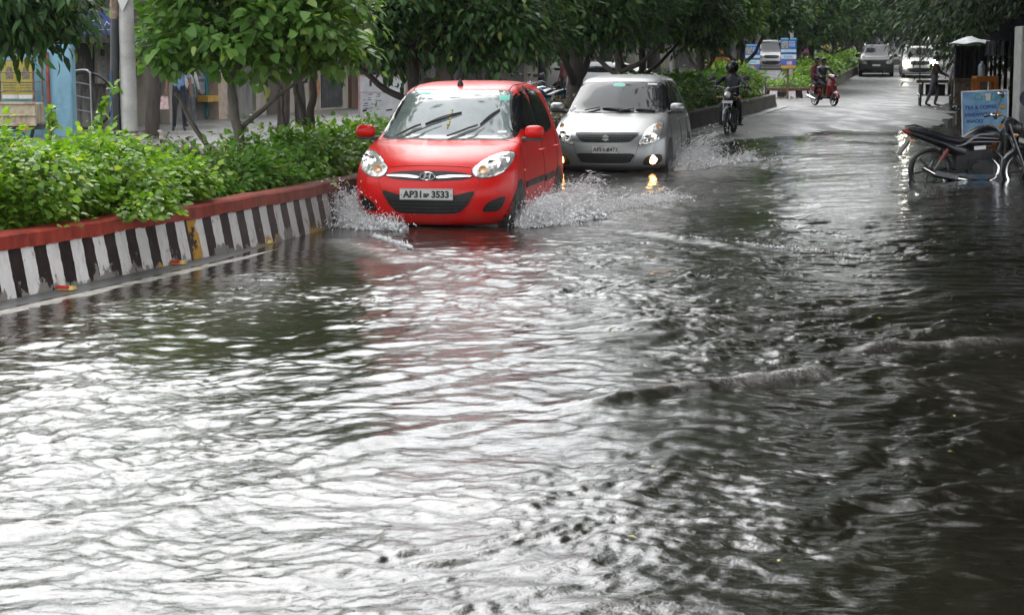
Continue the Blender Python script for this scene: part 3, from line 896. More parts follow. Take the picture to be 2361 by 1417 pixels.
for i in range(7):
    h, nn = B.p('f', .0 + .004 * math.sin(i * 2), 1.25 - .028 * i); m.ball(h + nn * .012, .010 + .006 * (i in (2, 5)), 8, 6)
m.build('hanging_charm', simple('marigold', (.55, .42, .08), .6), wsg)
wiper(B, red, [(-.50, .985), (-.37, 1.06), (-.24, 1.11), (.10, 1.225)])
wiper(B, red, [(.02, .985), (.20, 1.06), (.32, 1.11), (.47, 1.25)])
# second strut of each wiper, seen as a thinner parallel bar
for q in ([(-.40, .985), (-.25, 1.05), (-.08, 1.12)], [(.16, .985), (.27, 1.03), (.36, 1.10)]): B.line('f', q, .006, .035).build('wiper_strut', M_BLACK, red)
hl = [(.415, .715), (.46, .765), (.52, .815), (.60, .853), (.675, .872), (.735, .862), (.752, .815), (.735, .745), (.69, .69), (.62, .655), (.53, .640), (.455, .655)]
def headlight(B, root, hl, bulbs, amber=None, off=.006, rim=.011, lit=None):
    for s_ in (1, -1):
        o = hl if s_ > 0 else mir(hl)[::-1]
        rimo = B.patch('f', scale2(o, 1.035, 1.06), off - .003, 4, smooth=3).build('headlight', M_BLACK, root)
        B.patch('f', o, off, 8, smooth=3, bulge=.012).build('lens', M_LAMP, rimo)
        for bx, bz, br, kind in bulbs:
            h, nn = B.p('f', s_ * bx, bz); nn = (nn + Vector((0, -1.2, 0))).normalized()
            q = nn.to_track_quat('Z', 'Y').to_matrix().to_4x4()
            m = MB(); M = Matrix.Translation(h + nn * .02) @ q
            m.lathe([(br, .004), (br * .96, .010), (br * .82, .006), (br * .5, -.002), (.001, -.006)], 20, M)
            m.build('bowl', M_AMBER if kind == 'a' else M_CHROME, rimo)
            if kind == 'b' and lit:
                m = MB(); m.ball(h + nn * .026, br * .26, 10, 6); m.build('bulb', lit, rimo)
        if amber: pass
headlight(B, red, hl, [(.605, .765, .062, 'b'), (.515, .71, .042, 'a'), (.69, .80, .04, 'c')], lit=M_BULB)
# upper grille with chrome wings and the oval badge
gr = [(-.435, .652), (-.36, .684), (-.2, .70), (0, .706), (.2, .70), (.36, .684), (.435, .652), (.33, .626), (.15, .616), (0, .613), (-.15, .616), (-.33, .626)]
g = B.patch('f', gr, .005, 6, smooth=3).build('grille', M_MESHG, red)
for s_ in (1, -1):
    wg = [(s_ * .085, .648), (s_ * .2, .664), (s_ * .395, .661), (s_ * .40, .647), (s_ * .25, .642), (s_ * .11, .632)]
    B.patch('f', wg if s_ > 0 else wg[::-1], .016, 4, smooth=2, skirt=-.006).build('chrome_wing', M_CHROME, g)
h, nn = B.p('f', 0, .657); M = facing((0, h.y - .02, .657))
m = MB()
ring = [M @ Vector((.072 * math.cos(a), .037 * math.sin(a), 0)) for a in np.linspace(0, 2 * PI, 28, endpoint=False)]
m.tube(ring, .0055, 6, closed=True)
for dx in (-.024, .024):
    m.add([(dx - .017, -.027, -.004), (dx + .002, -.027, -.004), (dx + .019, .027, -.004), (dx - .000, .027, -.004), (dx - .017, -.027, .005), (dx + .002, -.027, .005), (dx + .019, .027, .005), (dx - .0, .027, .005)],
          [(3, 2, 1, 0), (4, 5, 6, 7), (0, 1, 5, 4), (1, 2, 6, 5), (2, 3, 7, 6), (3, 0, 4, 7)], M)
m.add([(-.026, -.008, -.003), (.026, .0, -.003), (.026, .010, -.003), (-.026, .002, -.003), (-.026, -.008, .004), (.026, .0, .004), (.026, .010, .004), (-.026, .002, .004)],
      [(3, 2, 1, 0), (4, 5, 6, 7), (0, 1, 5, 4), (1, 2, 6, 5), (2, 3, 7, 6), (3, 0, 4, 7)], M)
m.build('badge', M_CHROME, g)
lg = [(-.45, .512), (-.36, .498), (-.27, .462), (0, .452), (.27, .462), (.36, .498), (.45, .512), (.40, .415), (.345, .345), (.27, .305), (0, .298), (-.27, .305), (-.345, .345), (-.40, .415)]
lgo = B.patch('f', lg, .005, 6, smooth=3).build('lower_grille', M_MESHG, red)
m = MB()
for k in range(4):
    z = .33 + k * .033; hw = .30 + k * .03
    B.line('f', [(-hw, z), (0, z - .004), (hw, z)], .0042, .007, mb=m)
m.build('grille_bars', M_BLACK, lgo)
for s_ in (1, -1):
    fg = [(.52, .325), (.555, .392), (.63, .438), (.715, .46), (.70, .385), (.655, .327), (.59, .318)]
    fg = [(s_ * a, b) for a, b in fg]
    fo = B.patch('f', fg if s_ > 0 else fg[::-1], .004, 4, smooth=3).build('fog_lamp_recess', M_MESHG, red)
    m = MB()
    for k in range(3): B.line('f', [(s_ * (.555 + .02 * k), .345 + .03 * k), (s_ * (.66 + .012 * k), .352 + .03 * k)], .004, .006, mb=m)
    m.build('slats', M_BLACK, fo)
plate(B, red, [('AP31', -.128, -.003, .088, .0040), ('BP', .0, -.012, .052, .0028), ('3533', .138, -.003, .088, .0040), ('.', -.243, .012, .07, .002), ('.', .243, .012, .07, .002)], 0, .487, .52, .108)
m = MB()
B.line('f', [(-.40, .735), (-.25, .746), (0, .751), (.25, .746), (.40, .735)], .0042, .0, mb=m)
B.line('f', [(-.47, .65), (-.50, .60), (-.47, .54), (-.43, .44), (-.36, .34), (-.29, .285), (0, .278), (.29, .285), (.36, .34), (.43, .44), (.47, .54), (.50, .60), (.47, .65)], .0025, -.001, mb=m)
for ax, s_ in (('r', 1), ('l', -1)):
    B.line(ax, [(.86, .98), (.845, .85), (.84, .60), (.86, .45), (.92, .28)], .004, 0, mb=m)
    B.line(ax, [(2.03, .98), (2.04, .7), (2.02, .30)], .004, 0, mb=m)
    B.line(ax, [(2.98, 1.0), (3.0, .8), (2.90, .62), (2.70, .50)], .004, 0, mb=m)
    B.line(ax, [(.95, .27), (2.0, .255), (2.6, .27)], .004, 0, mb=m)
for s_ in (1, -1):
    B.line('t', [(s_ * .50, 1.60), (s_ * .50, 2.2), (s_ * .46, 2.9)], .006, 0, mb=m)
m.build('panel_gap', M_GAP, red)
for ax in ('r', 'l'):
    fw = [(1.02, 1.015), (1.25, 1.20), (1.45, 1.345), (1.60, 1.415), (1.85, 1.44), (1.97, 1.44), (1.97, 1.2), (1.97, 1.01), (1.5, 1.005)]
    rw = [(2.06, 1.01), (2.06, 1.44), (2.4, 1.435), (2.66, 1.40), (2.88, 1.25), (2.95, 1.12), (2.85, 1.035), (2.4, 1.015)]
    for o in (fw, rw):
        fr = B.patch(ax, scale2(o, 1.06, 1.10), .003, 6, smooth=2).build('window_frame', M_BLACK, red)
        B.patch(ax, o, .0055, 6, smooth=2).build('side_window', M_GLASS2, fr)
    for y in (1.87, 2.86):
        h, nn = B.p(ax, y, .83); m = MB(); m.tube([h + Vector((0, -.08, 0)), h + nn * .035 + Vector((0, -.06, 0)), h + nn * .038 + Vector((0, .05, 0)), h + Vector((0, .08, 0))], .014, 8)
        m.build('door_handle', M_RED_PAINT, red)
    for a, b_ in ((.93, 1.98), (2.07, 2.62)):
        B.patch(ax, [(a, .50), (b_, .515), (b_, .575), (a, .56)], .014, 3, smooth=1, skirt=.0).build('rub_strip', M_BLACK, red)
    h, nn = B.p(ax, .84, .68); m = MB(); m.ball(h + nn * .008, (.012, .02, .012)); m.build('side_repeater', M_AMBER, red)
arches(B, red, (.62, 3.0), .285)
for x in (.70, -.70):
    for y in (.62, 3.0): wheel(red, x * 1.01, y, .285, .175, M_ALLOY, 8)
mirror_part(red, .865, 1.03, 1.045, M_RED_PAINT, 1); mirror_part(red, -.865, 1.03, 1.045, M_RED_PAINT, -1)
h, nn = B.p('t', -.02, 1.66); m = MB()
m.lathe([(.034, -.006), (.030, .02), (.016, .05), (.009, .065), (.001, .07)], 12, Matrix.Translation(h)); m.cyl(h + Vector((0, .01, .05)), h + Vector((.01, .16, .36)), .005, .003, 6); m.build('antenna', M_BLACK, red)
m = MB(); m.box((0, 1.8, .15), (1.25, 2.9, .06)); m.build('underside', M_BLACK, red)
red.location = (-.815, 18.62, -.16); red.rotation_euler = (0, 0, R(-10.5))

# ------------------------------------------------------------------ silver hatchback
M_SILVER = paint('silver_car_paint', (.29, .298, .30), .7, .36, .06)
sil_keys = [
    (.17, .19, .34, .68, 3.66, .22), (.19, .10, .34, .76, 3.74, .2), (.235, .03, .33, .82, 3.80, .18), (.30, .008, .32, .838, 3.83, .18), (.40, .0, .31, .846, 3.85, .18),
    (.50, .006, .31, .848, 3.85, .18), (.58, .02, .31, .846, 3.845, .18), (.64, .05, .30, .843, 3.84, .18), (.69, .10, .29, .838, 3.83, .18),
    (.745, .20, .29, .83, 3.82, .18), (.82, .38, .27, .815, 3.81, .18), (.90, .64, .22, .80, 3.79, .18), (.95, .87, .17, .785, 3.77, .18),
    (.985, .97, .17, .772, 3.75, .18), (1.04, 1.05, .19, .755, 3.70, .17), (1.14, 1.18, .19, .722, 3.62, .16), (1.26, 1.34, .19, .68, 3.52, .15), (1.36, 1.48, .18, .648, 3.44, .14), (1.425, 1.58, .17, .615, 3.38, .14),
    (1.465, 1.68, .15, .575, 3.30, .13), (1.495, 1.82, .13, .51, 3.16, .13), (1.52, 2.02, .10, .40, 2.95, .12), (1.53, 2.25, .06, .24, 2.7, .1)]
sil = thing('hatchback_car', 'silver hatchback behind the red one, both round fog lamps lit', 'car')
B = Body(sil_keys, 3.85)
B.mb.build('body', M_SILVER, sil, sharp=60)
ws = [(-.70, .985), (-.35, .972), (0, .968), (.35, .972), (.70, .985), (.665, 1.13), (.615, 1.29), (.57, 1.405), (.33, 1.425), (0, 1.43), (-.33, 1.425), (-.57, 1.405), (-.615, 1.29), (-.665, 1.13)]
B.patch('f', scale2(ws, 1.02, 1.0), .003, 9, smooth=3).build('windscreen_surround', M_BLACK, sil)
wsg = B.patch('f', scale2(ws, .955, .95), .0065, 10, smooth=3).build('windscreen', M_GLASS3, sil)
B.patch('f', [(-.10, 1.35), (.06, 1.35), (.05, 1.395), (-.09, 1.395)], .010, 3, smooth=2).build('mirror_mount', M_STK, wsg)
B.patch('f', [(.40, 1.375), (.53, 1.37), (.53, 1.395), (.40, 1.40)], .010, 2, smooth=1).build('sticker', M_STKW, wsg)
wiper(B, sil, [(-.46, .985), (-.32, 1.02), (-.2, 1.035), (.22, 1.0)]); wiper(B, sil, [(.06, .985), (.2, 1.01), (.3, 1.02), (.58, .995)])
hl = [(.475, .552), (.515, .655), (.555, .745), (.61, .815), (.665, .85), (.72, .858), (.755, .82), (.765, .74), (.755, .65), (.70, .59), (.60, .562)]
headlight(B, sil, hl, [(.655, .665, .068, 'b'), (.70, .785, .042, 'a'), (.575, .63, .042, 'c')], lit=M_BULB)
gr = [(-.45, .703), (-.2, .708), (0, .709), (.2, .708), (.45, .703), (.41, .64), (.34, .588), (.2, .577), (0, .574), (-.2, .577), (-.34, .588), (-.41, .64)]
g = B.patch('f', gr, .005, 6, smooth=3).build('grille', M_MESHG, sil)
m = MB()
for k in range(4):
    z = .60 + k * .026; hw = .34 + k * .025
    B.line('f', [(-hw, z), (0, z), (hw, z)], .0035, .007, mb=m)
for k in range(-7, 8): B.line('f', [(k * .05, .588), (k * .052, .70)], .003, .007, smooth=2, mb=m)
m.build('grille_bars', M_BLACK, g)
h, nn = B.p('f', 0, .64); M = facing((0, h.y - .022, .642)); m = MB()
S_ = [(.02, .5), (.5, .2), (.28, .06), (.02, .22), (-.12, .13), (.5, -.25), (-.02, -.5), (-.5, -.2), (-.28, -.06), (-.02, -.22), (.12, -.13), (-.5, .25)]
m.prism([(a * .105, b * .092) for a, b in S_], .01, M); m.build('badge', simple('satin_badge', (.62, .62, .62), .35, metal=.2, var=.05), g, sharp=20)
li = [(-.41, .415), (-.2, .422), (0, .424), (.2, .422), (.41, .415), (.375, .335), (.32, .288), (0, .282), (-.32, .288), (-.375, .335)]
lo = B.patch('f', li, .005, 6, smooth=3).build('lower_grille', M_MESHG, sil)
m = MB()
for k in range(3): B.line('f', [(-.35 - .015 * k, .315 + .032 * k), (0, .31 + .034 * k), (.35 + .015 * k, .315 + .032 * k)], .005, .008, mb=m)
m.build('grille_bars', M_BLACK, lo)
for s_ in (1, -1):
    fg = [(.53, .27), (.57, .36), (.66, .405), (.77, .40), (.775, .31), (.70, .262), (.60, .255)]
    fg = [(s_ * a, b) for a, b in fg]
    fo = B.patch('f', fg if s_ > 0 else fg[::-1], .004, 4, smooth=3).build('fog_lamp_recess', M_MESHG, sil)
    h, nn = B.p('f', s_ * .665, .332); M = facing((s_ * .665, h.y - .012, .332)); m = MB()
    m.lathe([(.075, -.01), (.075, .008), (.062, .012), (.058, .0)], 20, M); m.build('bezel', M_CHROME, fo)
    m = MB(); m.lathe([(.058, .004), (.045, .014), (.02, .019), (.001, .02)], 20, M); m.build('fog_lamp', M_FOG, fo)
plate(B, sil, [('AP', -.123, .0, .082, .0015), ('31', -.045, .0, .082, .0015), ('CK', .022, -.008, .055, .0015), ('8473', .108, .0, .078, .0015)], 0, .475, .37, .105, simple('pale_plate', (.62, .62, .61), .4))
m = MB()
B.line('f', [(-.47, .712), (-.2, .718), (0, .719), (.2, .718), (.47, .712)], .004, 0, mb=m)
B.line('f', [(-.47, .54), (-.44, .44), (-.40, .34), (-.34, .262), (0, .252), (.34, .262), (.40, .34), (.44, .44), (.47, .54)], .003, -.001, mb=m)
for ax in ('r', 'l'):
    B.line(ax, [(1.0, .97), (.97, .8), (.96, .6), (1.0, .42), (1.1, .26)], .004, 0, mb=m)
    B.line(ax, [(2.12, .97), (2.13, .7), (2.10, .3)], .004, 0, mb=m)
    B.line(ax, [(3.0, 1.0), (3.05, .8), (2.98, .62)], .004, 0, mb=m)
m.build('panel_gap', M_GAP, sil)
for ax in ('r', 'l'):
    fw = [(1.14, 1.0), (1.36, 1.18), (1.55, 1.31), (1.72, 1.39), (2.06, 1.42), (2.06, 1.2), (2.06, .995), (1.5, .99)]
    rw = [(2.15, .995), (2.15, 1.42), (2.6, 1.41), (2.9, 1.37), (3.08, 1.25), (3.12, 1.10), (2.95, 1.02), (2.5, 1.0)]
    for o in (fw, rw):
        fr = B.patch(ax, scale2(o, 1.09, 1.12), .003, 6, smooth=2).build('window_frame', M_BLACK, sil)
        B.patch(ax, o, .0055, 6, smooth=2).build('side_window', M_GLASS2, fr)
    for y in (1.95, 2.95):
        h, nn = B.p(ax, y, .86); m = MB(); m.tube([h + Vector((0, -.08, 0)), h + nn * .035 + Vector((0, -.06, 0)), h + nn * .038 + Vector((0, .05, 0)), h + Vector((0, .08, 0))], .014, 8)
        m.build('door_handle', M_SILVER, sil)
arches(B, sil, (.74, 3.17), .30)
for x in (.75, -.75):
    for y in (.74, 3.17): wheel(sil, x * 1.01, y, .30, .18, M_ALLOY, 10)
mirror_part(sil, .90, 1.14, 1.055, M_SILVER, 1, .215, .135); mirror_part(sil, -.90, 1.14, 1.055, M_SILVER, -1, .215, .135)
m = MB(); m.box((0, 1.95, .15), (1.3, 3.1, .06)); m.build('underside', M_BLACK, sil)
sil.location = (1.335, 28.05, -.155); sil.rotation_euler = (0, 0, R(-11.5))

# ------------------------------------------------------------------ taller cars farther off
def tall_car(name, label, paint_m, L, W, Hh, lit=None, rails=True, glass_m=M_GLASS2, group=None, hood=.95, bulb_r=.09, boxy=.0):
    root = thing(name, label, 'car', group=group)
    hw = W / 2; t = Hh
    keys = [(.22, .14, .25, hw * .88, L - .12, .2), (.26, .06, .25, hw * .95, L - .06, .18), (.40, .0, .23, hw * .985, L, .17), (.60, .0, .22, hw, L, .17), (.78, .03, .22, hw * .995, L - .01, .17),
            (.90, .10, .22, hw * .985, L - .03, .17), (.97, .28, .18, hw * .97, L - .04, .17), (1.03, .62, .15, hw * .955, L - .05, .16), (1.08, hood, .13, hw * .94, L - .06, .16),
            (1.14, hood + .10, .14, hw * .92, L - .08, .15), (1.30, hood + .30, .14, hw * .875, L - .12, .13), (t - .18, hood + .30 + (t - .48 - 1.0) * .95, .14, hw * .80, L - .2, .12), (t - .08, hood + .68, .13, hw * .745, L - .28, .12),
            (t - .035, hood + .86, .11, hw * .66, L - .42, .12), (t - .005, hood + 1.15, .08, hw * .45, L - .8, .1), (t, hood + 1.45, .05, hw * .25, L - 1.1, .1)]
    B = Body(keys, L, 5); B.mb.build('body', paint_m, root, sharp=60)
    zt = t - .115; a, b = hw * .88, hw * .73
    ws = [(-a, 1.10), (0, 1.085), (a, 1.10), (a * .93, 1.3), (b, zt), (0, zt + .02), (-b, zt), (-a * .93, 1.3)]
    B.patch('f', ws, .004, 7, smooth=3).build('windscreen', glass_m, root)
    hl_ = [(hw * .56, .74), (hw * .62, .84), (hw * .78, .90), (hw * .90, .90), (hw * .93, .82), (hw * .86, .72), (hw * .7, .69)]
    for s_ in (1, -1):
        o = hl_ if s_ > 0 else mir(hl_)[::-1]
        h_ = B.patch('f', o, .006, 5, smooth=2).build('headlight', M_LAMP, root)
        if lit:
            h, nn = B.p('f', s_ * hw * .78, .80); m = MB(); m.ball(h + Vector((0, -.03, 0)), bulb_r, 12, 8); m.build('bulb', lit, h_)
    B.patch('f', [(-hw * .5, .72), (-hw * .5, .88), (0, .90), (hw * .5, .88), (hw * .5, .72), (0, .69)], .005, 4, smooth=2).build('grille', M_MESHG, root)
    B.patch('f', [(-hw * .6, .34), (-hw * .66, .52), (0, .54), (hw * .66, .52), (hw * .6, .34), (0, .31)], .005, 4, smooth=2).build('lower_grille', M_MESHG, root)
    m = MB(); h, nn = B.p('f', 0, .63); m.box((0, h.y - .012, .62), (.42, .012, .10)); m.build('number_plate', M_STKW, root)
    for ax in ('r', 'l'):
        zz = t - .17
        sw = [(hood + .22, 1.12), (hood + .62, zz - .06), (hood + .8, zz), (L - .75, zz), (L - .55, 1.14)]
        B.patch(ax, sw, .004, 6, smooth=2).build('side_window', M_GLASS2, root)
    r = .34
    arches(B, root, (.85, L - .78), r)
    for x in (1, -1):
        for y in (.85, L - .78): wheel(root, x * (hw - .095), y, r, .21, M_ALLOY, 6)
        mirror_part(root, x * (hw + .10), hood + .22, 1.16, paint_m, x, .2, .16)
        if rails:
            m = MB(); m.tube([(x * hw * .66, hood + .85, t - .04), (x * hw * .68, hood + 1.0, t + .035), (x * hw * .68, L - .8, t + .035), (x * hw * .66, L - .6, t - .04)], .02, 6); m.build('roof_rail', M_ALLOY, root)
    m = MB(); m.box((0, L / 2, .25), (W * .8, L * .82, .1)); m.build('underside', M_BLACK, root)
    return root
M_GREYP = paint('grey_suv_paint', (.035, .04, .043), .0, .55, coat=.0); M_WHITEP = paint('white_car_paint', (.62, .63, .62), .0, .35)
M_BEAM = emit('headlight_beam', (1.0, .97, .80), 30.0); M_AMB_BEAM = emit('warm_headlight', (1.0, .60, .25), 22.0)
def on_px(o, px, Y, rot, dz=0.0):
    x = (px - CX) / F_PX * Y * 1.0
    p = at(px, 138, Y); o.location = (p.x, Y, on_road(p.x, Y) + dz); o.rotation_euler = (0, 0, R(rot))
s1 = tall_car('parked_car', 'dark grey sport utility car with roof rails driving down beside the far kerb', M_GREYP, 4.2, 1.86, 1.76, glass_m=glass('grey_suv_glass', (.03, .035, .035), 1.7))
s1.name = 'utility_car'; on_px(s1, 2021, 107, -10)
s2 = tall_car('utility_car', 'white sport utility car with glaring headlights behind the cart man', M_WHITEP, 4.3, 1.9, 1.72, lit=M_BEAM, glass_m=M_GLASS2, bulb_r=.17)
on_px(s2, 2122, 105, -9)
s3 = tall_car('utility_car', 'pale car far up the road over the roof of the white one', M_GREYP, 4.1, 1.75, 1.6, rails=False); on_px(s3, 2160, 175, -8, .9)
s4 = tall_car('van', 'white minivan coming along the carriageway behind the blue pole sign', M_WHITEP, 4.0, 1.7, 1.85, rails=False); s4['category'] = 'van'
s4.name = 'minivan'; p = at(1778, 166, 122); s4.location = (p.x, 122, float(base_z(122)) + .02); s4.rotation_euler = (0, 0, R(-6))
for px, py, Y, lab in ((1535, 180, 72, 'white car parked between tree trunks behind the silver hatchback'), (1470, 176, 80, 'white car half hidden by trunks above the roof of the silver hatchback')):
    c = tall_car('parked_car', lab, M_WHITEP, 3.9, 1.68, 1.5, rails=False, group='white cars parked on the opposite side'); p = at(px, py, Y)
    c.location = (p.x, Y, .02); c.rotation_euler = (0, 0, R(62))
# ================================================================== VEGETATION
def leaf_mat(name, dark, light, yellow=None, trans=.35, rough=.36, spec=.35):
    m, nt, b = new_mat(name)
    g = N(nt, 'ShaderNodeNewGeometry')
    st = [(0, dark), (.55, tuple(.5 * (a + c) for a, c in zip(dark, light))), (.93, light)]
    st.append((.97, yellow or light))
    c = ramp(nt, g.outputs['Random Per Island'], st)
    nt.links.new(c.outputs[0], b.inputs['Base Color']); b.inputs['Roughness'].default_value = rough; b.inputs['Specular IOR Level'].default_value = spec
    tr = N(nt, 'ShaderNodeBsdfTranslucent')
    tc = mixc(nt, 1, c.outputs[0], (1.25, 1.35, .55), 'MULTIPLY'); nt.links.new(tc, tr.inputs['Color'])
    mx = N(nt, 'ShaderNodeMixShader'); mx.inputs[0].default_value = trans
    nt.links.new(b.outputs[0], mx.inputs[1]); nt.links.new(tr.outputs[0], mx.inputs[2])
    out = [n for n in nt.nodes if n.type == 'OUTPUT_MATERIAL'][0]; nt.links.new(mx.outputs[0], out.inputs[0])
    return m
L_BRIGHT = leaf_mat('leaf_bright', (.06, .15, .012), (.26, .43, .05), (.42, .46, .08), .45)
L_MID = leaf_mat('leaf_mid', (.055, .13, .018), (.14, .29, .045), (.30, .34, .06), .4)
L_TEAK = leaf_mat('leaf_broad', (.07, .16, .03), (.18, .33, .075), (.33, .42, .12), .45)
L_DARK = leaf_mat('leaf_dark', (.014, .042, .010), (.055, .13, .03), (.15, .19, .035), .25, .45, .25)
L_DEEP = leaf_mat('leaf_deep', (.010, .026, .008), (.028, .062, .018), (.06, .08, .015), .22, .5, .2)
L_DRY = leaf_mat('leaf_dry', (.07, .06, .04), (.20, .17, .12), (.26, .25, .2), .2)
def bark_mat(name, lo, hi):
    m, nt, b = new_mat(name)
    n = noise_n(nt, 12, 6, .7, objco(nt, (1, 1, .25)), .5)
    nt.links.new(ramp(nt, n, [(.3, lo), (.7, hi)]).outputs[0], b.inputs['Base Color']); b.inputs['Roughness'].default_value = .7
    bump(nt, b, n, .8, .03); return m
M_BARK = bark_mat('bark', (.018, .014, .011), (.06, .048, .038)); M_BARK2 = bark_mat('pale_bark', (.05, .042, .034), (.13, .11, .09))

T_BROAD = (np.array([(0, 0, 0), (.45, 0, -.02), (1, 0, -.14), (.16, .42, .05), (.62, .34, .02), (.16, -.42, .05), (.62, -.34, .02)]),
           np.array([(0, 1, 3), (1, 4, 3), (1, 2, 4), (0, 5, 1), (1, 5, 6), (1, 6, 2)]))
T_LONG = (np.array([(0, 0, 0), (.5, 0, -.02), (1, 0, -.22), (.3, .5, .06), (.7, .36, -.02), (.3, -.5, .06), (.7, -.36, -.02)]), T_BROAD[1])
T_SIMPLE = (np.array([(0, 0, 0), (.42, .5, .06), (1, 0, -.1), (.42, -.5, .06)]), np.array([(0, 2, 1), (0, 3, 2)]))

def leaf_arrays(P, D, U, L, W, tmpl):
    """P base points, D pointing direction, U rough upward normal, L lengths, W width ratio"""
    D = D / np.maximum(np.linalg.norm(D, axis=1, keepdims=True), 1e-6)
    S = np.cross(U, D); S /= np.maximum(np.linalg.norm(S, axis=1, keepdims=True), 1e-6)
    Nn = np.cross(D, S)
    T, Fc = tmpl; k = len(T)
    V = P[:, None, :] + L[:, None, None] * (T[None, :, 0:1] * D[:, None, :] + W * T[None, :, 1:2] * S[:, None, :] + T[None, :, 2:3] * Nn[:, None, :])
    return V.reshape(-1, 3), (Fc[None] + (np.arange(len(P)) * k)[:, None, None]).reshape(-1, 3)

def crown_points(r, ells, nclump, per, rc, up=.25, shell=.55):
    """leaf bases in clumps scattered through ellipsoids (centre, radii, weight)"""
    wts = np.array([e[1][0] * e[1][1] * e[1][2] for e in ells]) ** .8; wts /= wts.sum()
    idx = r.choice(len(ells), nclump, p=wts)
    dirs = r.normal(size=(nclump, 3)); dirs /= np.linalg.norm(dirs, axis=1, keepdims=True)
    rad = shell + (1 - shell) * r.rand(nclump, 1) ** .6
    inner = r.rand(nclump) < .25; rad[inner] *= r.rand(inner.sum(), 1)
    C = np.array([e[0] for e in ells])[idx] + dirs * rad * np.array([e[1] for e in ells])[idx]
    cc = np.array([e[0] for e in ells])[idx]
    n = nclump * per
    ci = np.repeat(np.arange(nclump), per)
    o = r.normal(size=(n, 3)) * rc * (.6 + .8 * r.rand(nclump)[ci])[:, None] * np.array([1, 1, .7])
    P = C[ci] + o
    out = (P - cc[ci]); out /= np.maximum(np.linalg.norm(out, axis=1, keepdims=True), 1e-6)
    ol = o / np.maximum(np.linalg.norm(o, axis=1, keepdims=True), 1e-6)
    return P, out, ol, C

def crown_mesh(name, mat, parent, r, ells, nclump, per, rc, L, W, tmpl, droop=.5, shell=.55, clip=None):
    P, out, ol, C = crown_points(r, ells, nclump, per, rc, shell=shell)
    if clip is not None:
        k = clip(P); P, out, ol = P[k], out[k], ol[k]
    n = len(P)
    D = ol * .8 + out * .5 + r.normal(size=(n, 3)) * .35 + np.array([0, 0, -droop])
    U = np.array([0, 0, 1.0]) + out * .5 + r.normal(size=(n, 3)) * .35
    V, Fc = leaf_arrays(P, D, U, L * (.6 + .7 * r.rand(n)), W, tmpl)
    return np_mesh(name, V, Fc, mat, parent), C

def trunk_mesh(parent, paths, mat, name='trunk', seg=9):
    m = MB()
    for pts, r0, r1 in paths:
        q = catmull(pts, 5, False); k = len(q)
        q = [p + np.array([math.sin(i * 1.3 + p[2] * 3), math.cos(i * 1.7 + p[0]), 0]) * .012 * min(1, i / 3) for i, p in enumerate(q)]
        m.tube(q, [r0 + (r1 - r0) * i / (k - 1) for i in range(k)], seg)
    return m.build(name, mat, parent, sharp=60)

def limb_paths(r, fork, C, k, r0, r1, sag=.15):
    """limbs from the fork to some clump centres"""
    out = []
    fork = np.array(fork, float)
    for c in C[r.choice(len(C), min(k, len(C)), replace=False)]:
        mid = fork * .5 + c * .5 + np.array([r.normal() * .12, r.normal() * .12, sag * np.linalg.norm(c - fork)])
        out.append(([fork, mid, c], r0, r1))
    return out

def tree(name, label, loc, rotz, seed, trunk, ells, nclump, per, rc, L, W, tmpl, mat, bark, droop=.5, limbs=8, limb_r=.045, shell=.55, group=None, clip=None):
    r = np.random.RandomState(seed)
    t = thing(name, label, 'tree', loc, rotz, group)
    cm, C = crown_mesh('crown', mat, t, r, ells, nclump, per, rc, L, W, tmpl, droop, shell, clip)
    fork = trunk[0][0][-1]
    trunk_mesh(t, trunk + limb_paths(r, fork, C, limbs, limb_r, limb_r * .3), bark)
    return t

def bush(name, label, pts, seed, nclump, per, rc, L, W, tmpl, mat, droop=.35, flow=(0, 0, 0), stems=10, cat='bush', group=None, low=None):
    """pts = list of ellipsoids in world coordinates; the thing's origin is the first one's foot"""
    r = np.random.RandomState(seed)
    base = Vector((pts[0][0][0], pts[0][0][1], .36 + float(base_z(pts[0][0][1]))))
    t = thing(name, label, cat, base, 0, group)
    ells = [(np.array(c) - np.array(base), rr) for c, rr in pts]
    P, out, ol, C = crown_points(r, ells, nclump, per, rc, shell=.6)
    if low is not None:
        k = P[:, 2] + base.z > low(P + np.array(base)); P, out, ol = P[k], out[k], ol[k]
    n = len(P)
    D = ol * .6 + out * .7 + r.normal(size=(n, 3)) * .4 + np.array([0, 0, -droop]) + np.array(flow)
    U = np.array([0, 0, 1.0]) + out * .9 + r.normal(size=(n, 3)) * .45
    V, Fc = leaf_arrays(P, D, U, L * (.55 + .8 * r.rand(n)), W, tmpl)
    np_mesh('foliage', V, Fc, mat, t)
    m = MB()
    for i in range(stems):
        c = C[r.randint(len(C))]; e = ells[r.randint(len(ells))][0]
        b = np.array([e[0] + r.normal() * .1, e[1] + r.normal() * .1, 0.0])
        m.tube(catmull([b, b * .5 + c * .5 + np.array([0, 0, .1]), c], 4, False), [.014 - .001 * i_ for i_ in range(9)], 5)
    m.build('stems', M_BARK, t)
    return t

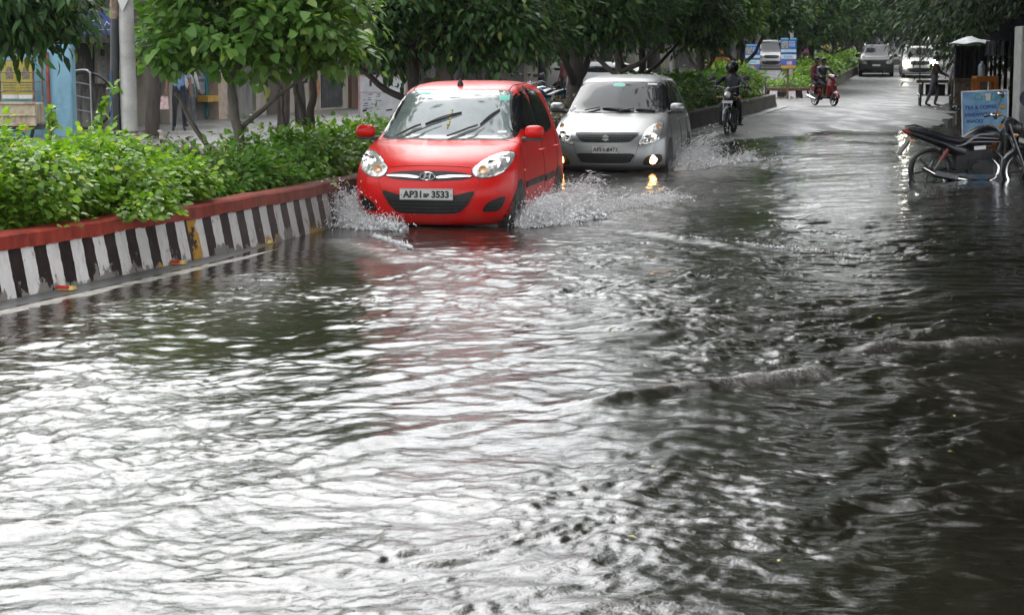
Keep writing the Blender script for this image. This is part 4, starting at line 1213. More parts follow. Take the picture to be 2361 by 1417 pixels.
# --- low growth on the median
def med(y, d, z): return (float(kx(y)) + d / COSK, y, z)
def above_kerb(P):
    d = (P[:, 0] - kx(P[:, 1])) * COSK
    return np.where(d > -.20, np.where(P[:, 1] < 13.6, 9, np.where(d > .03, .42, .50)), .30)
bush('creeper_bush', 'big bright green leafy bush spilling over the striped kerb near the frame edge',
     [(med(14.4, -.95, .80), (.42, .45, .30)), (med(12.5, -.95, .78), (.36, .40, .30)), (med(16.0, -.80, .66), (.40, .40, .30)), (med(10.6, -.75, 0.54), (.62, .9, 0.29)), (med(12.0, -.75, 0.60), (.66, .9, 0.33)), (med(13.2, -.72, 0.62), (.68, .9, 0.35)), (med(14.4, -.70, 0.64), (.70, .9, 0.35)), (med(15.4, -.68, 0.62), (.68, .8, 0.33)), (med(16.2, -.60, 0.50), (.62, .6, 0.27)), (med(13.6, -.28, 0.46), (.40, .9, 0.15)), (med(15.2, -.16, 0.44), (.36, .8, 0.13))],
     21, 1080, 84, .085, .053, .9, T_BROAD, L_BRIGHT, flow=(.35, -.25, 0), low=above_kerb, stems=30)
bush('shrub', 'dark mixed shrub with dry twigs between the bright bush and the red car', [(med(17.2, -.85, 0.50), (.55, .7, 0.27)), (med(18.3, -.75, 0.48), (.55, .7, 0.25)), (med(18.9, -.45, 0.40), (.45, .6, 0.13))],
     22, 210, 62, .085, .062, .8, T_BROAD, L_MID, low=above_kerb, stems=22)
bush('dry_shrub', 'tangle of dead twigs and withered grey leaves over the dark shrub', [(med(17.6, -1.0, 0.68), (.42, .5, 0.19)), (med(18.2, -1.15, 0.66), (.35, .5, 0.18))],
     23, 42, 24, .09, .07, .5, T_LONG, L_DRY, droop=1.0, stems=34)
bush('hedge', 'fresh green bushy hedge on the median right behind the red car', [(med(19.9, -.80, 0.57), (.62, .9, 0.35)), (med(21.2, -.85, 0.51), (.7, 1.0, 0.35)), (med(22.6, -.8, 0.53), (.7, 1.0, 0.35)), (med(20.6, -.3, 0.29), (.4, 1.0, 0.11)), (med(24.2, -.9, 0.47), (.7, 1.1, 0.29))],
     24, 460, 60, .09, .065, .8, T_BROAD, L_MID, low=above_kerb, stems=26)
bush('hedge', 'dull green weeds and hedge on the median between the two hatchbacks', [(med(26.5, -.9, .62), (.6, 1.5, .3)), (med(29.5, -.9, .60), (.6, 1.7, .3)), (med(33, -.9, .62), (.6, 2.0, .32))],
     25, 200, 55, .10, .075, .7, T_BROAD, L_DRY, stems=16)
bush('hedge', 'clipped green hedge on the median right of the silver hatchback', [(med(y, -.85, .78), (.72, 1.6, .42)) for y in (43, 46, 49, 52, 55)],
     26, 420, 48, .12, .10, .75, T_BROAD, L_MID, stems=20)
bush('hedge', 'bright rounded bush at the end of the median behind the motorcyclist', [(med(60, -.9, .90), (.8, 1.8, .55)), (med(63, -.9, .88), (.8, 1.5, .52))],
     27, 230, 46, .12, .11, .75, T_BROAD, L_BRIGHT, stems=14)
bush('hedge', 'low bright plants in the rounded island end under the blue sign', [(med(82, -.85, .55), (.8, 1.2, .24))],
     28, 70, 46, .12, .11, .7, T_BROAD, L_BRIGHT, stems=8)
bush('hedge', 'bright green hedge along the far island behind the scooter', [(med(y, -.9, .85 + float(base_z(y))), (.75, 3.0, .48)) for y in (90, 95, 100, 106, 112)],
     29, 420, 44, .16, .15, .7, T_BROAD, L_BRIGHT, stems=12)
# a climbing shoot beside the lamp post
def shoot(label, base, pts, seed, L=.075):
    r = np.random.RandomState(seed); t = thing('climbing_shoot', label, 'plant', base, 0, 'pale shoots above the bright bush')
    q = np.array(catmull(pts, 8, False)); m = MB(); m.tube(q, [.006] * len(q), 5); m.build('stem', M_BARK2, t)
    P = q[r.randint(0, len(q), 46)] + r.normal(size=(46, 3)) * .02
    V, Fc = leaf_arrays(P, r.normal(size=(46, 3)) + np.array([.2, -.4, -.2]), np.array([0, -.5, 1.0]) + r.normal(size=(46, 3)) * .4, L * (.6 + .6 * r.rand(46)), .9, T_BROAD)
    np_mesh('foliage', V, Fc, L_BRIGHT, t)
b = at(215, 300, 16.6)
shoot('pale leafy shoot leaning up beside the lamp post', b, [(0, 0, 0), (.05, 0, .12), (.10, 0, .22), (.20, 0, .36)], 3)
b = at(115, 300, 16.0); shoot('short leafy sprig before the blue wall', b, [(0, 0, -.1), (.02, 0, .05), (.01, 0, .17)], 4)

# --- median trees
tree('young_tree', 'young tree with big soft pale green leaves beside the lamp post', med(19.6, -1.15, .32), 0, 31,
     [([(0, 0, 0), (.04, 0, .5), (-.02, .0, .95), (.10, 0, 1.4)], .055, .04), ([(-.05, .3, 0), (-.35, .25, .45), (-.62, .2, .95)], .035, .02), ([(.0, .1, .55), (.35, 0, .85), (.75, -.1, 1.15)], .03, .016)],
     [((-.48, -.1, 1.88), (.48, .6, .70)), ((.1, -.15, 1.85), (.72, .8, .75)), ((.65, .0, 1.85), (.56, .7, .68)), ((.10, 0, 2.45), (1.0, .8, .65)), ((-.62, -.2, 1.42), (.32, .4, .26)), ((.92, .0, 1.52), (.36, .4, .34)), ((.30, -.3, 1.25), (.25, .3, .18))],
     430, 18, .105, .115, .85, T_BROAD, L_TEAK, M_BARK2, droop=.35, limbs=14, limb_r=.022)
tree('forked_tree', 'small tree with a dark forked trunk rising from the hedge by the red car', med(21.2, -.95, .32), 0, 32,
     [([(0, 0, 0), (.0, 0, .3), (.02, 0, .62), (.06, 0, 1.0), (.10, .05, 1.6), (.15, .1, 2.2)], .055, .03), ([(.0, 0, .5), (-.10, 0, .85), (-.18, .02, 1.3), (-.3, .05, 2.0)], .04, .02), ([(-.05, .05, .1), (-.25, .1, .5), (-.3, .1, 1.0)], .022, .012)],
     [((.1, 0, 2.3), (.55, .6, .6)), ((.35, .1, 1.85), (.3, .4, .4)), ((-.35, 0, 2.2), (.55, .5, .5))],
     95, 24, .13, .14, .6, T_BROAD, L_TEAK, M_BARK, droop=.5, limbs=7, limb_r=.02)
def mango(label, y, d, seed, h=2.0, spread=1.75, hh=2.2, lean=0.0, tr=.1, n=250, name='leafy_tree', low=0.0, lf=.17, mat=None):
    return tree(name, label, med(y, d, .3 + float(base_z(y))), seed * 1.3, seed,
        [([(0, 0, 0), (lean * .3, 0, h * .35), (lean, .05, h * .7), (lean * 1.3, 0, h)], tr, tr * .7), ([(lean * .5, 0, h * .42), (-.3 * spread, 0, h * .62), (-.55 * spread, .1, h * 1.0)], tr * .55, tr * .3), ([(lean * .6, 0, h * .45), (.3 * spread, .1, h * .62), (.6 * spread, 0, h * .95)], tr * .55, tr * .3)],
        [((0, 0, h - .4 + hh * .6 - low), (spread, spread, hh * .6)), ((-spread * .55, .2, h + .5 - low), (spread * .6, spread * .7, .8)), ((spread * .55, -.2, h + .55 - low), (spread * .6, spread * .7, .9))],
        int(n * 1.1), 70, .20, lf * .78, .40, T_LONG, mat or L_DARK, M_BARK, droop=.3, limbs=12, limb_r=.035, group='dark leafy trees along the median')
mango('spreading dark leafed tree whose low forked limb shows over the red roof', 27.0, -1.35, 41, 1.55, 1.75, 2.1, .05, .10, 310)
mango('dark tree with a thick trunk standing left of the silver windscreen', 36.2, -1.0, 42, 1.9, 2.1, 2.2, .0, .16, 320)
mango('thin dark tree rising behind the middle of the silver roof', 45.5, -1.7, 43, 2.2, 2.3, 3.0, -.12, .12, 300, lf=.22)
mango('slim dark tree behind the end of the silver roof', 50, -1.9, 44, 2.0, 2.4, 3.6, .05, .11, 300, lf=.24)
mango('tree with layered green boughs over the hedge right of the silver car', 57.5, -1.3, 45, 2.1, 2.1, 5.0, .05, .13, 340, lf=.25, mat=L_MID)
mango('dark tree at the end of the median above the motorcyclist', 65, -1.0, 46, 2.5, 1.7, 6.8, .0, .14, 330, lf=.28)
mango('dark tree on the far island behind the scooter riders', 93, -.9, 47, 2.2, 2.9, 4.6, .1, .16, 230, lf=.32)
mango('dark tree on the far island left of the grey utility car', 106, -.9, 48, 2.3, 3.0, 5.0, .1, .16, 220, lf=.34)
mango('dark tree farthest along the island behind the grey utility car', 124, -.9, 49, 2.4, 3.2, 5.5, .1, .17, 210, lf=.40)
t = tree('overhanging_tree', 'dark long leafed tree hanging into the top corner above the blue wall', (-6.9, 21.5, .02), 0, 51,
     [([(0, 0, 0), (.1, 0, 1.0), (.3, 0, 2.0), (.8, -.3, 2.7)], .14, .08)],
     [((1.1, -.6, 2.55), (1.0, .9, .75)), ((1.9, -.8, 2.2), (.75, .7, .45)), ((1.0, -1.2, 2.05), (.7, .6, .33)), ((.3, -.5, 2.9), (1.2, 1.1, .9))],
     290, 44, .17, .15, .36, T_LONG, L_DARK, M_BARK, droop=.6, limbs=10, limb_r=.03)

# --- coarser trees: one of each kind, then copies
def far_tree(seed, mat, h, spread, hh, L, n, per=40, trunk=.2, name='roadside_tree', clip=None):
    return tree(name, 'x', (0, 0, 0), 0, seed, [([(0, 0, 0), (.1, 0, h * .5), (-.1, .1, h), (.1, 0, h * 1.3)], trunk, trunk * .6)],
        [((0, 0, h + hh * .45), (spread, spread, hh * .55)), ((-spread * .55, .3, h + hh * .2), (spread * .6, spread * .6, hh * .42)), ((spread * .5, -.4, h + hh * .2), (spread * .65, spread * .6, hh * .42))],
        n, per, spread * .15, L, .42, T_SIMPLE, mat, M_BARK, droop=.6, limbs=12, limb_r=trunk * .35, clip=clip)
def place(src, used, x, y, z, rot, s, label, group):
    o = src if not used[0] else copy_tree(src)
    used[0] = True
    o.location = (x, y, z); o.rotation_euler = (0, 0, rot); o.scale = (s, s, s); o['label'] = label; o['group'] = group; return o
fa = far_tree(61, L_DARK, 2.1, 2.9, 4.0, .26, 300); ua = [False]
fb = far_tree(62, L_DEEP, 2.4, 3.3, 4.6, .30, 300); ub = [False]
GA = 'trees along the far side of the opposite road'
rows = [(36, -17.5, 'a', .95, 'dark tree behind the blue wall'), (47, -17.5, 'b', .95, 'dark tree behind the clinic with the blue sign'), (58, -17.5, 'a', 1.15, 'dark tree behind the shop with the green board'), (68, -16, 'b', 1.25, 'dark tree behind the brick house'),
        (76, -11.5, 'a', 1.55, 'dark tree above the red roof, on the far roadside'), (88, -12, 'b', 1.7, 'dark tree above the parked motorcycles'), (101, -12, 'a', 1.95, 'dark tree behind the thick trunk by the silver car'), (116, -12, 'b', 2.1, 'dark tree far behind the middle of the silver roof'), (134, -12, 'a', 2.3, 'dark tree far behind the hedge right of the silver car'),
        (154, -12, 'b', 2.4, 'dark tree behind the minivan on the opposite road'), (180, -11, 'a', 2.6, 'large dark tree beyond the blue pole sign'), (215, -10, 'b', 2.8, 'large dark tree at the far end of the opposite road')]
for i, (y, d, k, s, lab) in enumerate(rows):
    src, u = (fa, ua) if k == 'a' else (fb, ub)
    place(src, u, float(kx(y)) + d / COSK, y, float(base_z(y)), i * 2.1, s, lab, GA)
fs_ = far_tree(66, L_DARK, 3.9, 1.5, 2.2, .20, 150, trunk=.15); us = [False]
for i, (px, y, lab) in enumerate(((347, 40, 'slim dark trunked tree just right of the lamp post'), (652, 46, 'dark trunked tree behind the young pale leafed tree, nearer the lamp post'), (694, 48, 'dark trunked tree behind the young pale leafed tree, nearer the red car'), (1118, 70, 'slim dark trunked tree above the aerial of the red car'))):
    q = at(px, 200, y); place(fs_, us, q.x, y, .0, i * 1.3, 1.0, lab, 'slim roadside trees of the opposite road')
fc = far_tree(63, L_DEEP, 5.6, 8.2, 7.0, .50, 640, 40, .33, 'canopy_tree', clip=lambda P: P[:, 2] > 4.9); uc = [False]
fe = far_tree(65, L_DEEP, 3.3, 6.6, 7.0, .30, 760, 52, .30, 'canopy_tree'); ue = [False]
GB = 'spreading trees over the dark side of the road'
for i, (y, d, s, lab) in enumerate(((1, 13.0, 1.0, 'spreading tree beside the camera on the shaded pavement'), (13, 13.0, 1.0, 'spreading tree nearest the camera over the dark water'), (25, 10.3, 1.0, 'spreading tree shading the water before the parked motorcycle'), (37, 8.5, 1.0, 'spreading tree over the shop front and the blue board'), (50, 8.7, 1.0, 'spreading tree over the orange counter'))):
    place(fc, uc, float(kx(y)) + d / COSK, y, float(base_z(y)), i * 1.9, s, lab, GB)
for i, (y, d, s, lab) in enumerate(((66, 11.0, .95, 'spreading tree over the stall with the white canopy'), (84, 10.4, .92, 'spreading tree hanging over the road beyond the pushcart'), (104, 10.0, .95, 'spreading tree over the white utility car'), (130, 8.6, 1.35, 'spreading tree over the far bend'), (158, 8, 1.6, 'spreading tree closing the far end of the road'))):
    place(fe, ue, float(kx(y)) + d / COSK, y, float(base_z(y)), i * 1.9, s, lab, GB)
# tall trees of the far side that close the view
fd = far_tree(64, L_DEEP, 3.0, 5.2, 8.5, .55, 320, 40, .3, 'tall_tree'); ud = [False]
GC = 'tall dark trees closing the view'
for i, (x, y, s, lab) in enumerate(((14, 210, 1.4, 'tall tree far off behind the median trees'), (30, 215, 1.5, 'tall tree far off behind the blue sign'), (43, 225, 1.3, 'tall tree far off behind the scooter'), (62, 265, 1.7, 'tall tree beyond the bend'), (70, 200, 1.3, 'tall tree beyond the stall'), (86, 255, 1.6, 'tall tree far off behind the shop front'))):
    place(fd, ud, x, y, 1.2, i * 1.7, s, lab, GC)
# ================================================================== PEOPLE
SKIN = simple('skin', (.16, .075, .045), .5, var=.12, scale=30); HAIR = simple('hair', (.010, .008, .007), .5, var=.3, scale=60)
def cloth(name, col, var=.18): return simple(name, col, .8, var=var, scale=14, bumpy=.35)
C_BLUE = cloth('blue_check_cloth', (.16, .27, .47)); C_NAVY = cloth('dark_trousers', (.014, .016, .024)); C_GREY = cloth('grey_cloth', (.30, .30, .32)); C_BROWN = cloth('brown_cloth', (.055, .035, .028))
C_LILAC = cloth('pale_shirt', (.36, .40, .52)); C_WHITE = cloth('white_cloth', (.55, .54, .52)); C_RAIN = simple('rain_jacket', (.010, .012, .020), .35, var=.3); C_DGREY = cloth('grey_trousers', (.10, .10, .12)); C_DARK = cloth('dark_cloth', (.02, .017, .02)); C_MAROON = cloth('maroon_cloth', (.16, .03, .04))
SHOE = simple('shoe', (.02, .016, .014), .5)

STAND = dict(pelvis=(0, 0, .94), spine=(0, -.01, 1.12), chest=(0, 0, 1.32), neck=(0, .005, 1.47), head=(0, -.015, 1.56), crown=(0, -.01, 1.655),
             shR=(.165, .0, 1.405), elR=(.225, .03, 1.13), wrR=(.235, -.05, .89), shL=(-.165, .0, 1.405), elL=(-.225, .03, 1.13), wrL=(-.235, -.05, .89),
             hpR=(.085, 0, .90), knR=(.10, -.02, .50), anR=(.10, .03, .085), toR=(.115, -.14, .035), hpL=(-.085, 0, .90), knL=(-.10, -.02, .50), anL=(-.10, .03, .085), toL=(-.115, -.14, .035))
RAD = dict(pelvis=(.155, .115), spine=(.145, .105), chest=(.165, .115), neck=(.055, .055), head=(.078, .092), crown=(.066, .076), sh=.066, el=.045, wr=.030, hp=.092, kn=.060, an=.040, to=.034)
def person(label, loc, rotz, pose=None, top=C_GREY, legs=C_NAVY, group=None, helmet=None, hair_long=False, sleeve='long', scale=1.0):
    J = dict(STAND); J.update(pose or {})
    r = thing('person', label, 'person', loc, rotz, group); r.scale = (scale,) * 3
    names = []; V = []; E = []; kind = []; rad = []
    def v(n, p, k, q):
        names.append(n); V.append(Vector(p)); kind.append(k); rad.append(q if hasattr(q, '__len__') else (q, q)); return len(V) - 1
    ix = {}
    for n in ('pelvis', 'spine', 'chest', 'neck', 'head', 'crown'):
        ix[n] = v(n, J[n], 's' if n in ('head', 'crown', 'neck') else 't', RAD[n])
    for a, b in (('pelvis', 'spine'), ('spine', 'chest'), ('chest', 'neck'), ('neck', 'head'), ('head', 'crown')): E.append((ix[a], ix[b]))
    for s in 'RL':
        ix['sh' + s] = v('sh', J['sh' + s], 't', RAD['sh']); ix['el' + s] = v('el', J['el' + s], 't' if sleeve == 'long' else 'h', RAD['el']); ix['wr' + s] = v('wr', J['wr' + s], 's', RAD['wr'])
        E += [(ix['chest'], ix['sh' + s]), (ix['sh' + s], ix['el' + s]), (ix['el' + s], ix['wr' + s])]
        ix['hp' + s] = v('hp', J['hp' + s], 'l', RAD['hp']); ix['kn' + s] = v('kn', J['kn' + s], 'l', RAD['kn']); ix['an' + s] = v('an', J['an' + s], 'l', RAD['an']); ix['to' + s] = v('to', J['to' + s], 'f', RAD['to'])
        E += [(ix['pelvis'], ix['hp' + s]), (ix['hp' + s], ix['kn' + s]), (ix['kn' + s], ix['an' + s]), (ix['an' + s], ix['to' + s])]
        # hand: palm, four fingers, thumb
        w_ = V[ix['wr' + s]]; fd = (w_ - V[ix['el' + s]]).normalized(); sd = fd.cross(Vector((0, 1, .2))).normalized() if abs(fd.y) < .9 else Vector((1, 0, 0)); curl = fd.cross(sd).normalized()
        pm = v('palm', w_ + fd * .065, 's', (.036, .02)); E.append((ix['wr' + s], pm))
        for k, (o_, ln) in enumerate(((-.03, .058), (-.010, .072), (.010, .068), (.028, .052))):
            a = v('f', V[pm] + fd * .03 + sd * o_, 's', .0095); b = v('f', V[a] + fd * ln * .5 + curl * .012, 's', .0088); c = v('f', V[b] + fd * ln * .3 + curl * .03, 's', .0075)
            E += [(pm, a), (a, b), (b, c)]
        a = v('f', V[pm] - fd * .02 - sd * .045, 's', .011); b = v('f', V[a] + fd * .03 - sd * .012 + curl * .015, 's', .0095); E += [(pm, a), (a, b)]
    hd, cr = V[ix['head']], V[ix['crown']]
    up = (cr - V[ix['neck']]).normalized(); fw = Vector(J.get('face', (0, -1, 0))).normalized(); sd = up.cross(fw).normalized()
    nose = v('nose', hd + fw * .105 + up * .0, 's', .013); E.append((ix['head'], nose))
    me = bpy.data.meshes.new('body'); me.from_pydata([tuple(p) for p in V], E, [])
    o = bpy.data.objects.new('body', me); COL.objects.link(o)
    md = o.modifiers.new('skin', 'SKIN'); md.use_smooth_shade = True; md.branch_smoothing = .6
    sub = o.modifiers.new('sub', 'SUBSURF'); sub.levels = 1; sub.render_levels = 1
    sv = me.skin_vertices[0].data
    for i, q in enumerate(rad): sv[i].radius = q; sv[i].use_root = (i == 0)
    dg = bpy.context.evaluated_depsgraph_get(); m2 = bpy.data.meshes.new_from_object(o.evaluated_get(dg))
    bpy.data.objects.remove(o); bpy.data.meshes.remove(me); m2.name = 'body'
    mats = [SKIN, top, legs, SHOE]; m2.materials.clear()
    for q in mats: m2.materials.append(q)
    segs = []
    for a, b in E:
        ka, kb = kind[a], kind[b]
        segs.append((V[a], V[b], ka, kb))
    for p in m2.polygons:
        c = p.center; best = 9; bk = 's'
        for a, b, ka, kb in segs:
            d = b - a; t = max(0, min(1, (c - a).dot(d) / max(d.length_squared, 1e-9))); dist = (c - a - d * t).length
            if dist < best - 1e-4:
                best = dist
                if ka == 't' and kb == 's': bk = 't' if t < (.96 if names.count('x') == 0 and (b - V[ix['neck']]).length > .02 else .75) else 's'
                elif ka == 't' and kb == 'h': bk = 't' if t < .8 else 's'
                elif ka == 'h': bk = 's'
                elif ka == 't' and kb == 'l': bk = 'l'
                elif ka == 't': bk = 't'
                elif kb == 'f': bk = 'f' if t > .12 else 'l'
                elif ka == 'l': bk = 'l'
                else: bk = ka
                if names[[i for i, q in enumerate(V) if q is a][0]] == 'pelvis' and kb == 't': bk = 't' if t > -.1 and c.z > J['pelvis'][2] - .02 else 'l'
        p.material_index = {'s': 0, 't': 1, 'l': 2, 'f': 3}[bk]; p.use_smooth = True
    b = bpy.data.objects.new('body', m2); COL.objects.link(b); b.parent = r
    # eyes and mouth are sunk into the face, hair or helmet sits on the skull
    Mh = Matrix((sd.to_4d(), (-fw).to_4d(), up.to_4d(), (0, 0, 0, 1))).transposed()
    Mh = Matrix(((sd.x, -fw.x, up.x, 0), (sd.y, -fw.y, up.y, 0), (sd.z, -fw.z, up.z, 0), (0, 0, 0, 1)))
    ctr = hd + up * .045
    m = MB()
    for s_ in (1, -1): m.ball(hd + fw * .083 + sd * .032 * s_ + up * .022, (.012, .012, .008), 8, 6)
    m.build('eyes', HAIR, b)
    if helmet:
        m = MB(); m.ball((0, 0, 0), (.142, .160, .150), 22, 14); m.v = [tuple(Matrix.Translation(ctr) @ Mh @ Vector(q)) for q in m.v]
        h = m.build('helmet', helmet, b)
        m = MB(); vs = []; fs = []
        for i in range(7):
            for k in range(13):
                a = -1.25 + 2.5 * k / 12; e = -.42 + .75 * i / 6
                vs.append(Matrix.Translation(ctr) @ Mh @ Vector((.148 * math.sin(a) * math.cos(e), -.166 * math.cos(a) * math.cos(e), .155 * math.sin(e))))
        for i in range(6):
            for k in range(12): fs.append((i * 13 + k, i * 13 + k + 1, i * 13 + k + 14, i * 13 + k + 13))
        m.add(vs, fs); m.build('visor', M_GLASS2, h)
    else:
        m = MB(); m.ball((0, .014, .012), (.098, .108, .108), 18, 12)
        m.v = [q for q in m.v]
        keep = [f for f in m.f if not (sum(m.v[i][1] for i in f) / len(f) < -.055 and sum(m.v[i][2] for i in f) / len(f) < .055) and sum(m.v[i][2] for i in f) / len(f) > (-.14 if hair_long else -.055)]
        m.f = keep; m.m = [0] * len(keep)
        m.v = [tuple(Matrix.Translation(ctr) @ Mh @ Vector(q)) for q in m.v]; m.build('hair', HAIR, b)
        m = MB()
        for s_ in (1, -1): m.ball(hd + sd * .088 * s_ + up * .005, (.012, .022, .03), 8, 6)
        m.build('ears', SKIN, b)
    return r

# ================================================================== TWO WHEELERS
def wire_wheel(root, x, z, r, spoke=24, alloy=False, w=.085, y=0.0, rim=None):
    M = Matrix.Translation((x, y, z)) @ Euler((PI / 2, 0, 0)).to_matrix().to_4x4()
    m = MB(); t = r * .16; h = w / 2
    m.lathe([(r - t, -h * .7), (r - t * .5, -h), (r - t * .12, -h * .6), (r, 0), (r - t * .12, h * .6), (r - t * .5, h), (r - t, h * .7), (r - t, -h * .7)], 36, M)
    o = m.build('wheel', M_RUBBER, root)
    m = MB(); m.lathe([(r - t, -h * .62), (r - t * 1.5, -h * .4), (r - t * 1.5, h * .4), (r - t, h * .62)], 36, M); m.build('rim', rim or M_CHROME, o)
    m = MB(); m.lathe([(.001, -.05), (.05, -.05), (.055, -.02), (.055, .02), (.05, .05), (.001, .05)], 14, M)
    for i in range(6 if alloy else spoke):
        a = 2 * PI * i / (6 if alloy else spoke) + .1; s_ = (-1) ** i * (.0 if alloy else .03)
        m.cyl(M @ Vector((.045 * math.cos(a), .045 * math.sin(a), s_)), M @ Vector(((r - t * 1.4) * math.cos(a + .1), (r - t * 1.4) * math.sin(a + .1), 0)), .014 if alloy else .003, None, 6)
    m.build('spokes', M_BLACK if alloy else M_CHROME, o); return o

def loft(m, secs, n=14):
    """secs: (x, y, z, half width, half height, squareness)"""
    loops = []
    for x, z, hw, hh, p in secs:
        lp = []
        for k in range(n):
            a = 2 * PI * k / n; c, s = math.cos(a), math.sin(a)
            lp.append((x, hw * math.copysign(abs(c) ** p, c), z + hh * math.copysign(abs(s) ** p, s)))
        loops.append(lp)
    m.rings(loops); return m

M_TARP0 = simple('matt_black', (.008, .008, .009), .7, var=.3, spec=.1)
M_BMETAL = simple('dull_bike_metal', (.15, .15, .16), .3, metal=.9, var=.2)
def motorcycle(label, tank_m, accent=None, decals=False, group=None):
    """front towards +x, rear axle over x=0"""
    t = thing('motorcycle', label, 'motorcycle', group=group); WB = 1.28; rz = .30
    wire_wheel(t, 0, rz, .30, alloy=True, w=.10); wire_wheel(t, WB, rz, .30, alloy=True, w=.08)
    m = MB(); loft(m, [(.40, .70, .03, .03, .8), (.48, .735, .10, .075, .75), (.60, .775, .135, .105, .75), (.74, .795, .14, .115, .8), (.86, .775, .11, .10, .8), (.95, .74, .05, .05, .9)], 18)
    tk = m.build('fuel_tank', tank_m, t)
    m = MB(); m.lathe([(.001, .012), (.035, .01), (.038, 0)], 16, Matrix.Translation((.74, 0, .905))); m.build('filler_cap', M_BMETAL, tk)
    m = MB(); loft(m, [(-.27, .845, .05, .02, .8), (-.15, .83, .10, .035, .7), (.02, .79, .125, .045, .7), (.16, .745, .135, .045, .7), (.32, .705, .12, .04, .7), (.45, .715, .08, .035, .8)], 14)
    m.build('seat', simple('seat_vinyl', (.014, .016, .024), .34, var=.2), t)
    m = MB(); loft(m, [(-.36, .835, .02, .03, .9), (-.25, .80, .085, .05, .8), (-.05, .735, .115, .065, .8), (.15, .67, .12, .08, .8), (.33, .58, .115, .12, .8), (.46, .54, .09, .10, .9)], 14)
    tp = m.build('tail_panel', tank_m, t)
    m = MB(); m.tube([(-.33, .10, .88), (-.2, .12, .90), (-.08, .12, .86)], .012, 6); m.tube([(-.33, -.10, .88), (-.2, -.12, .90), (-.08, -.12, .86)], .012, 6); m.tube([(-.33, -.10, .88), (-.36, 0, .89), (-.33, .10, .88)], .012, 6); m.build('grab_rail', M_BLACK, tp)
    m = MB(); loft(m, [(-.40, .845, .02, .01, .9), (-.36, .83, .05, .035, .8), (-.29, .81, .06, .04, .8)], 10); m.build('tail_light', simple('tail_red', (.20, .008, .012), .35, coat=.2), tp)
    m = MB(); m.box((-.36, 0, .63), (.02, .16, .26), rot=(0, .55, 0)); m.box((-.27, 0, .76), (.16, .10, .03), rot=(0, .5, 0)); m.build('mudguard', M_BLACK, t)
    for s_ in (1, -1):
        m = MB(); m.cyl((-.30, s_ * .06, .73), (-.31, s_ * .17, .72), .008, None, 6); m.ball((-.31, s_ * .19, .72), (.035, .025, .022), 10, 6)
        m.build('turn_lamp', M_AMBER, t)
    m = MB()
    for s_ in (1, -1): m.tube([(.20, s_ * .13, .60), (.02, s_ * .13, .32)], [.018, .012], 8)
    sh = m.build('shock_absorber', M_BMETAL, t)
    m = MB()
    for s_ in (1, -1):
        m.cyl((.20, s_ * .13, .60), (.10, s_ * .13, .44), .030, .028, 10)
    m.build('spring_cover', simple('spring_red', (.14, .008, .012), .3, var=.2), sh)
    m = MB(); m.box((.66, 0, .36), (.34, .24, .20)); m.box((.45, 0, .42), (.26, .20, .20)); m.box((.64, 0, .53), (.36, .15, .14)); m.box((.74, 0, .50), (.17, .16, .16), rot=(0, .25, 0))
    for k in range(5): m.box((.74 + .01 * k, 0, .44 + .03 * k), (.20, .19, .012), rot=(0, .25, 0))
    for s_ in (1, -1): m.lathe([(.001, .04), (.075, .035), (.085, .0)], 18, Matrix.Translation((.60, s_ * .11, .35)) @ Euler((-s_ * PI / 2, 0, 0)).to_matrix().to_4x4())
    m.build('engine', simple('engine_metal', (.03, .03, .032), .45, metal=.5, var=.3), t, bevel=.008)
    m = MB(); m.tube(catmull([(.82, -.08, .46), (.90, -.10, .36), (.86, -.12, .22), (.70, -.13, .17), (.48, -.14, .19)], 5, False), .020, 10); m.tube([(.50, -.145, .185), (.30, -.15, .215), (.02, -.155, .27), (-.14, -.16, .36)], [.028, .042, .046, .034], 12)
    ex = m.build('exhaust', M_CHROME if decals else M_BMETAL, t)
    m = MB(); m.box((.18, -.20, .26), (.32, .012, .06), rot=(0, .2, 0)); m.build('heat_shield', M_BMETAL, ex, bevel=.004)
    m = MB()
    for pts in (((.98, 0, .86), (.80, 0, .66), (.45, 0, .62), (.10, 0, .70)), ((.98, 0, .84), (.92, 0, .55), (.80, 0, .30), (.40, 0, .28), (.30, 0, .5))): m.tube(pts, .022, 8)
    for s_ in (1, -1): m.tube([(.45, s_ * .10, .30), (.2, s_ * .12, .30), (0, s_ * .10, .30)], .018, 8); m.tube([(.50, s_ * .02, .20), (.50, s_ * .26, .20)], .014, 8); m.tube([(.10, s_ * .1, .3), (.08, s_ * .22, .32)], .014, 8)
    m.build('frame', M_BLACK, t)
    m = MB()
    for s_ in (1, -1): m.tube([(1.02, s_ * .085, .93), (1.15, s_ * .085, .61), (WB, s_ * .075, rz)], [.019, .019, .024], 8)
    m.build('fork', M_BMETAL, t)
    m = MB(); vs = []; fs = []
    for k in range(12):
        a = R(30 + k * 11)
        for j in range(5):
            b_ = -1 + j * .5; rr = .33 - .02 * b_ * b_
            vs.append((WB + rr * math.cos(a), b_ * .06, rz + rr * math.sin(a)))
    for k in range(11):
        for j in range(4): fs.append((k * 5 + j, k * 5 + j + 1, k * 5 + j + 6, k * 5 + j + 5))
    m.add(vs, fs); m.build('front_mudguard', tank_m, t)
    m = MB(); m.tube(catmull([(.86, .36, 1.0), (.92, .28, 1.03), (1.0, .12, 1.0), (1.01, 0, .98), (1.0, -.12, 1.0), (.92, -.28, 1.03), (.86, -.36, 1.0)], 4, False), .012, 8)
    hb = m.build('handlebar', M_BMETAL, t)
    m = MB()
    for s_ in (1, -1): m.cyl((.89, s_ * .31, 1.018), (.83, s_ * .40, .985), .019, None, 10); m.tube([(.93, s_ * .27, 1.03), (1.0, s_ * .34, 1.01), (.98, s_ * .42, .99)], .006, 6)
    m.build('grips', M_BLACK, hb)
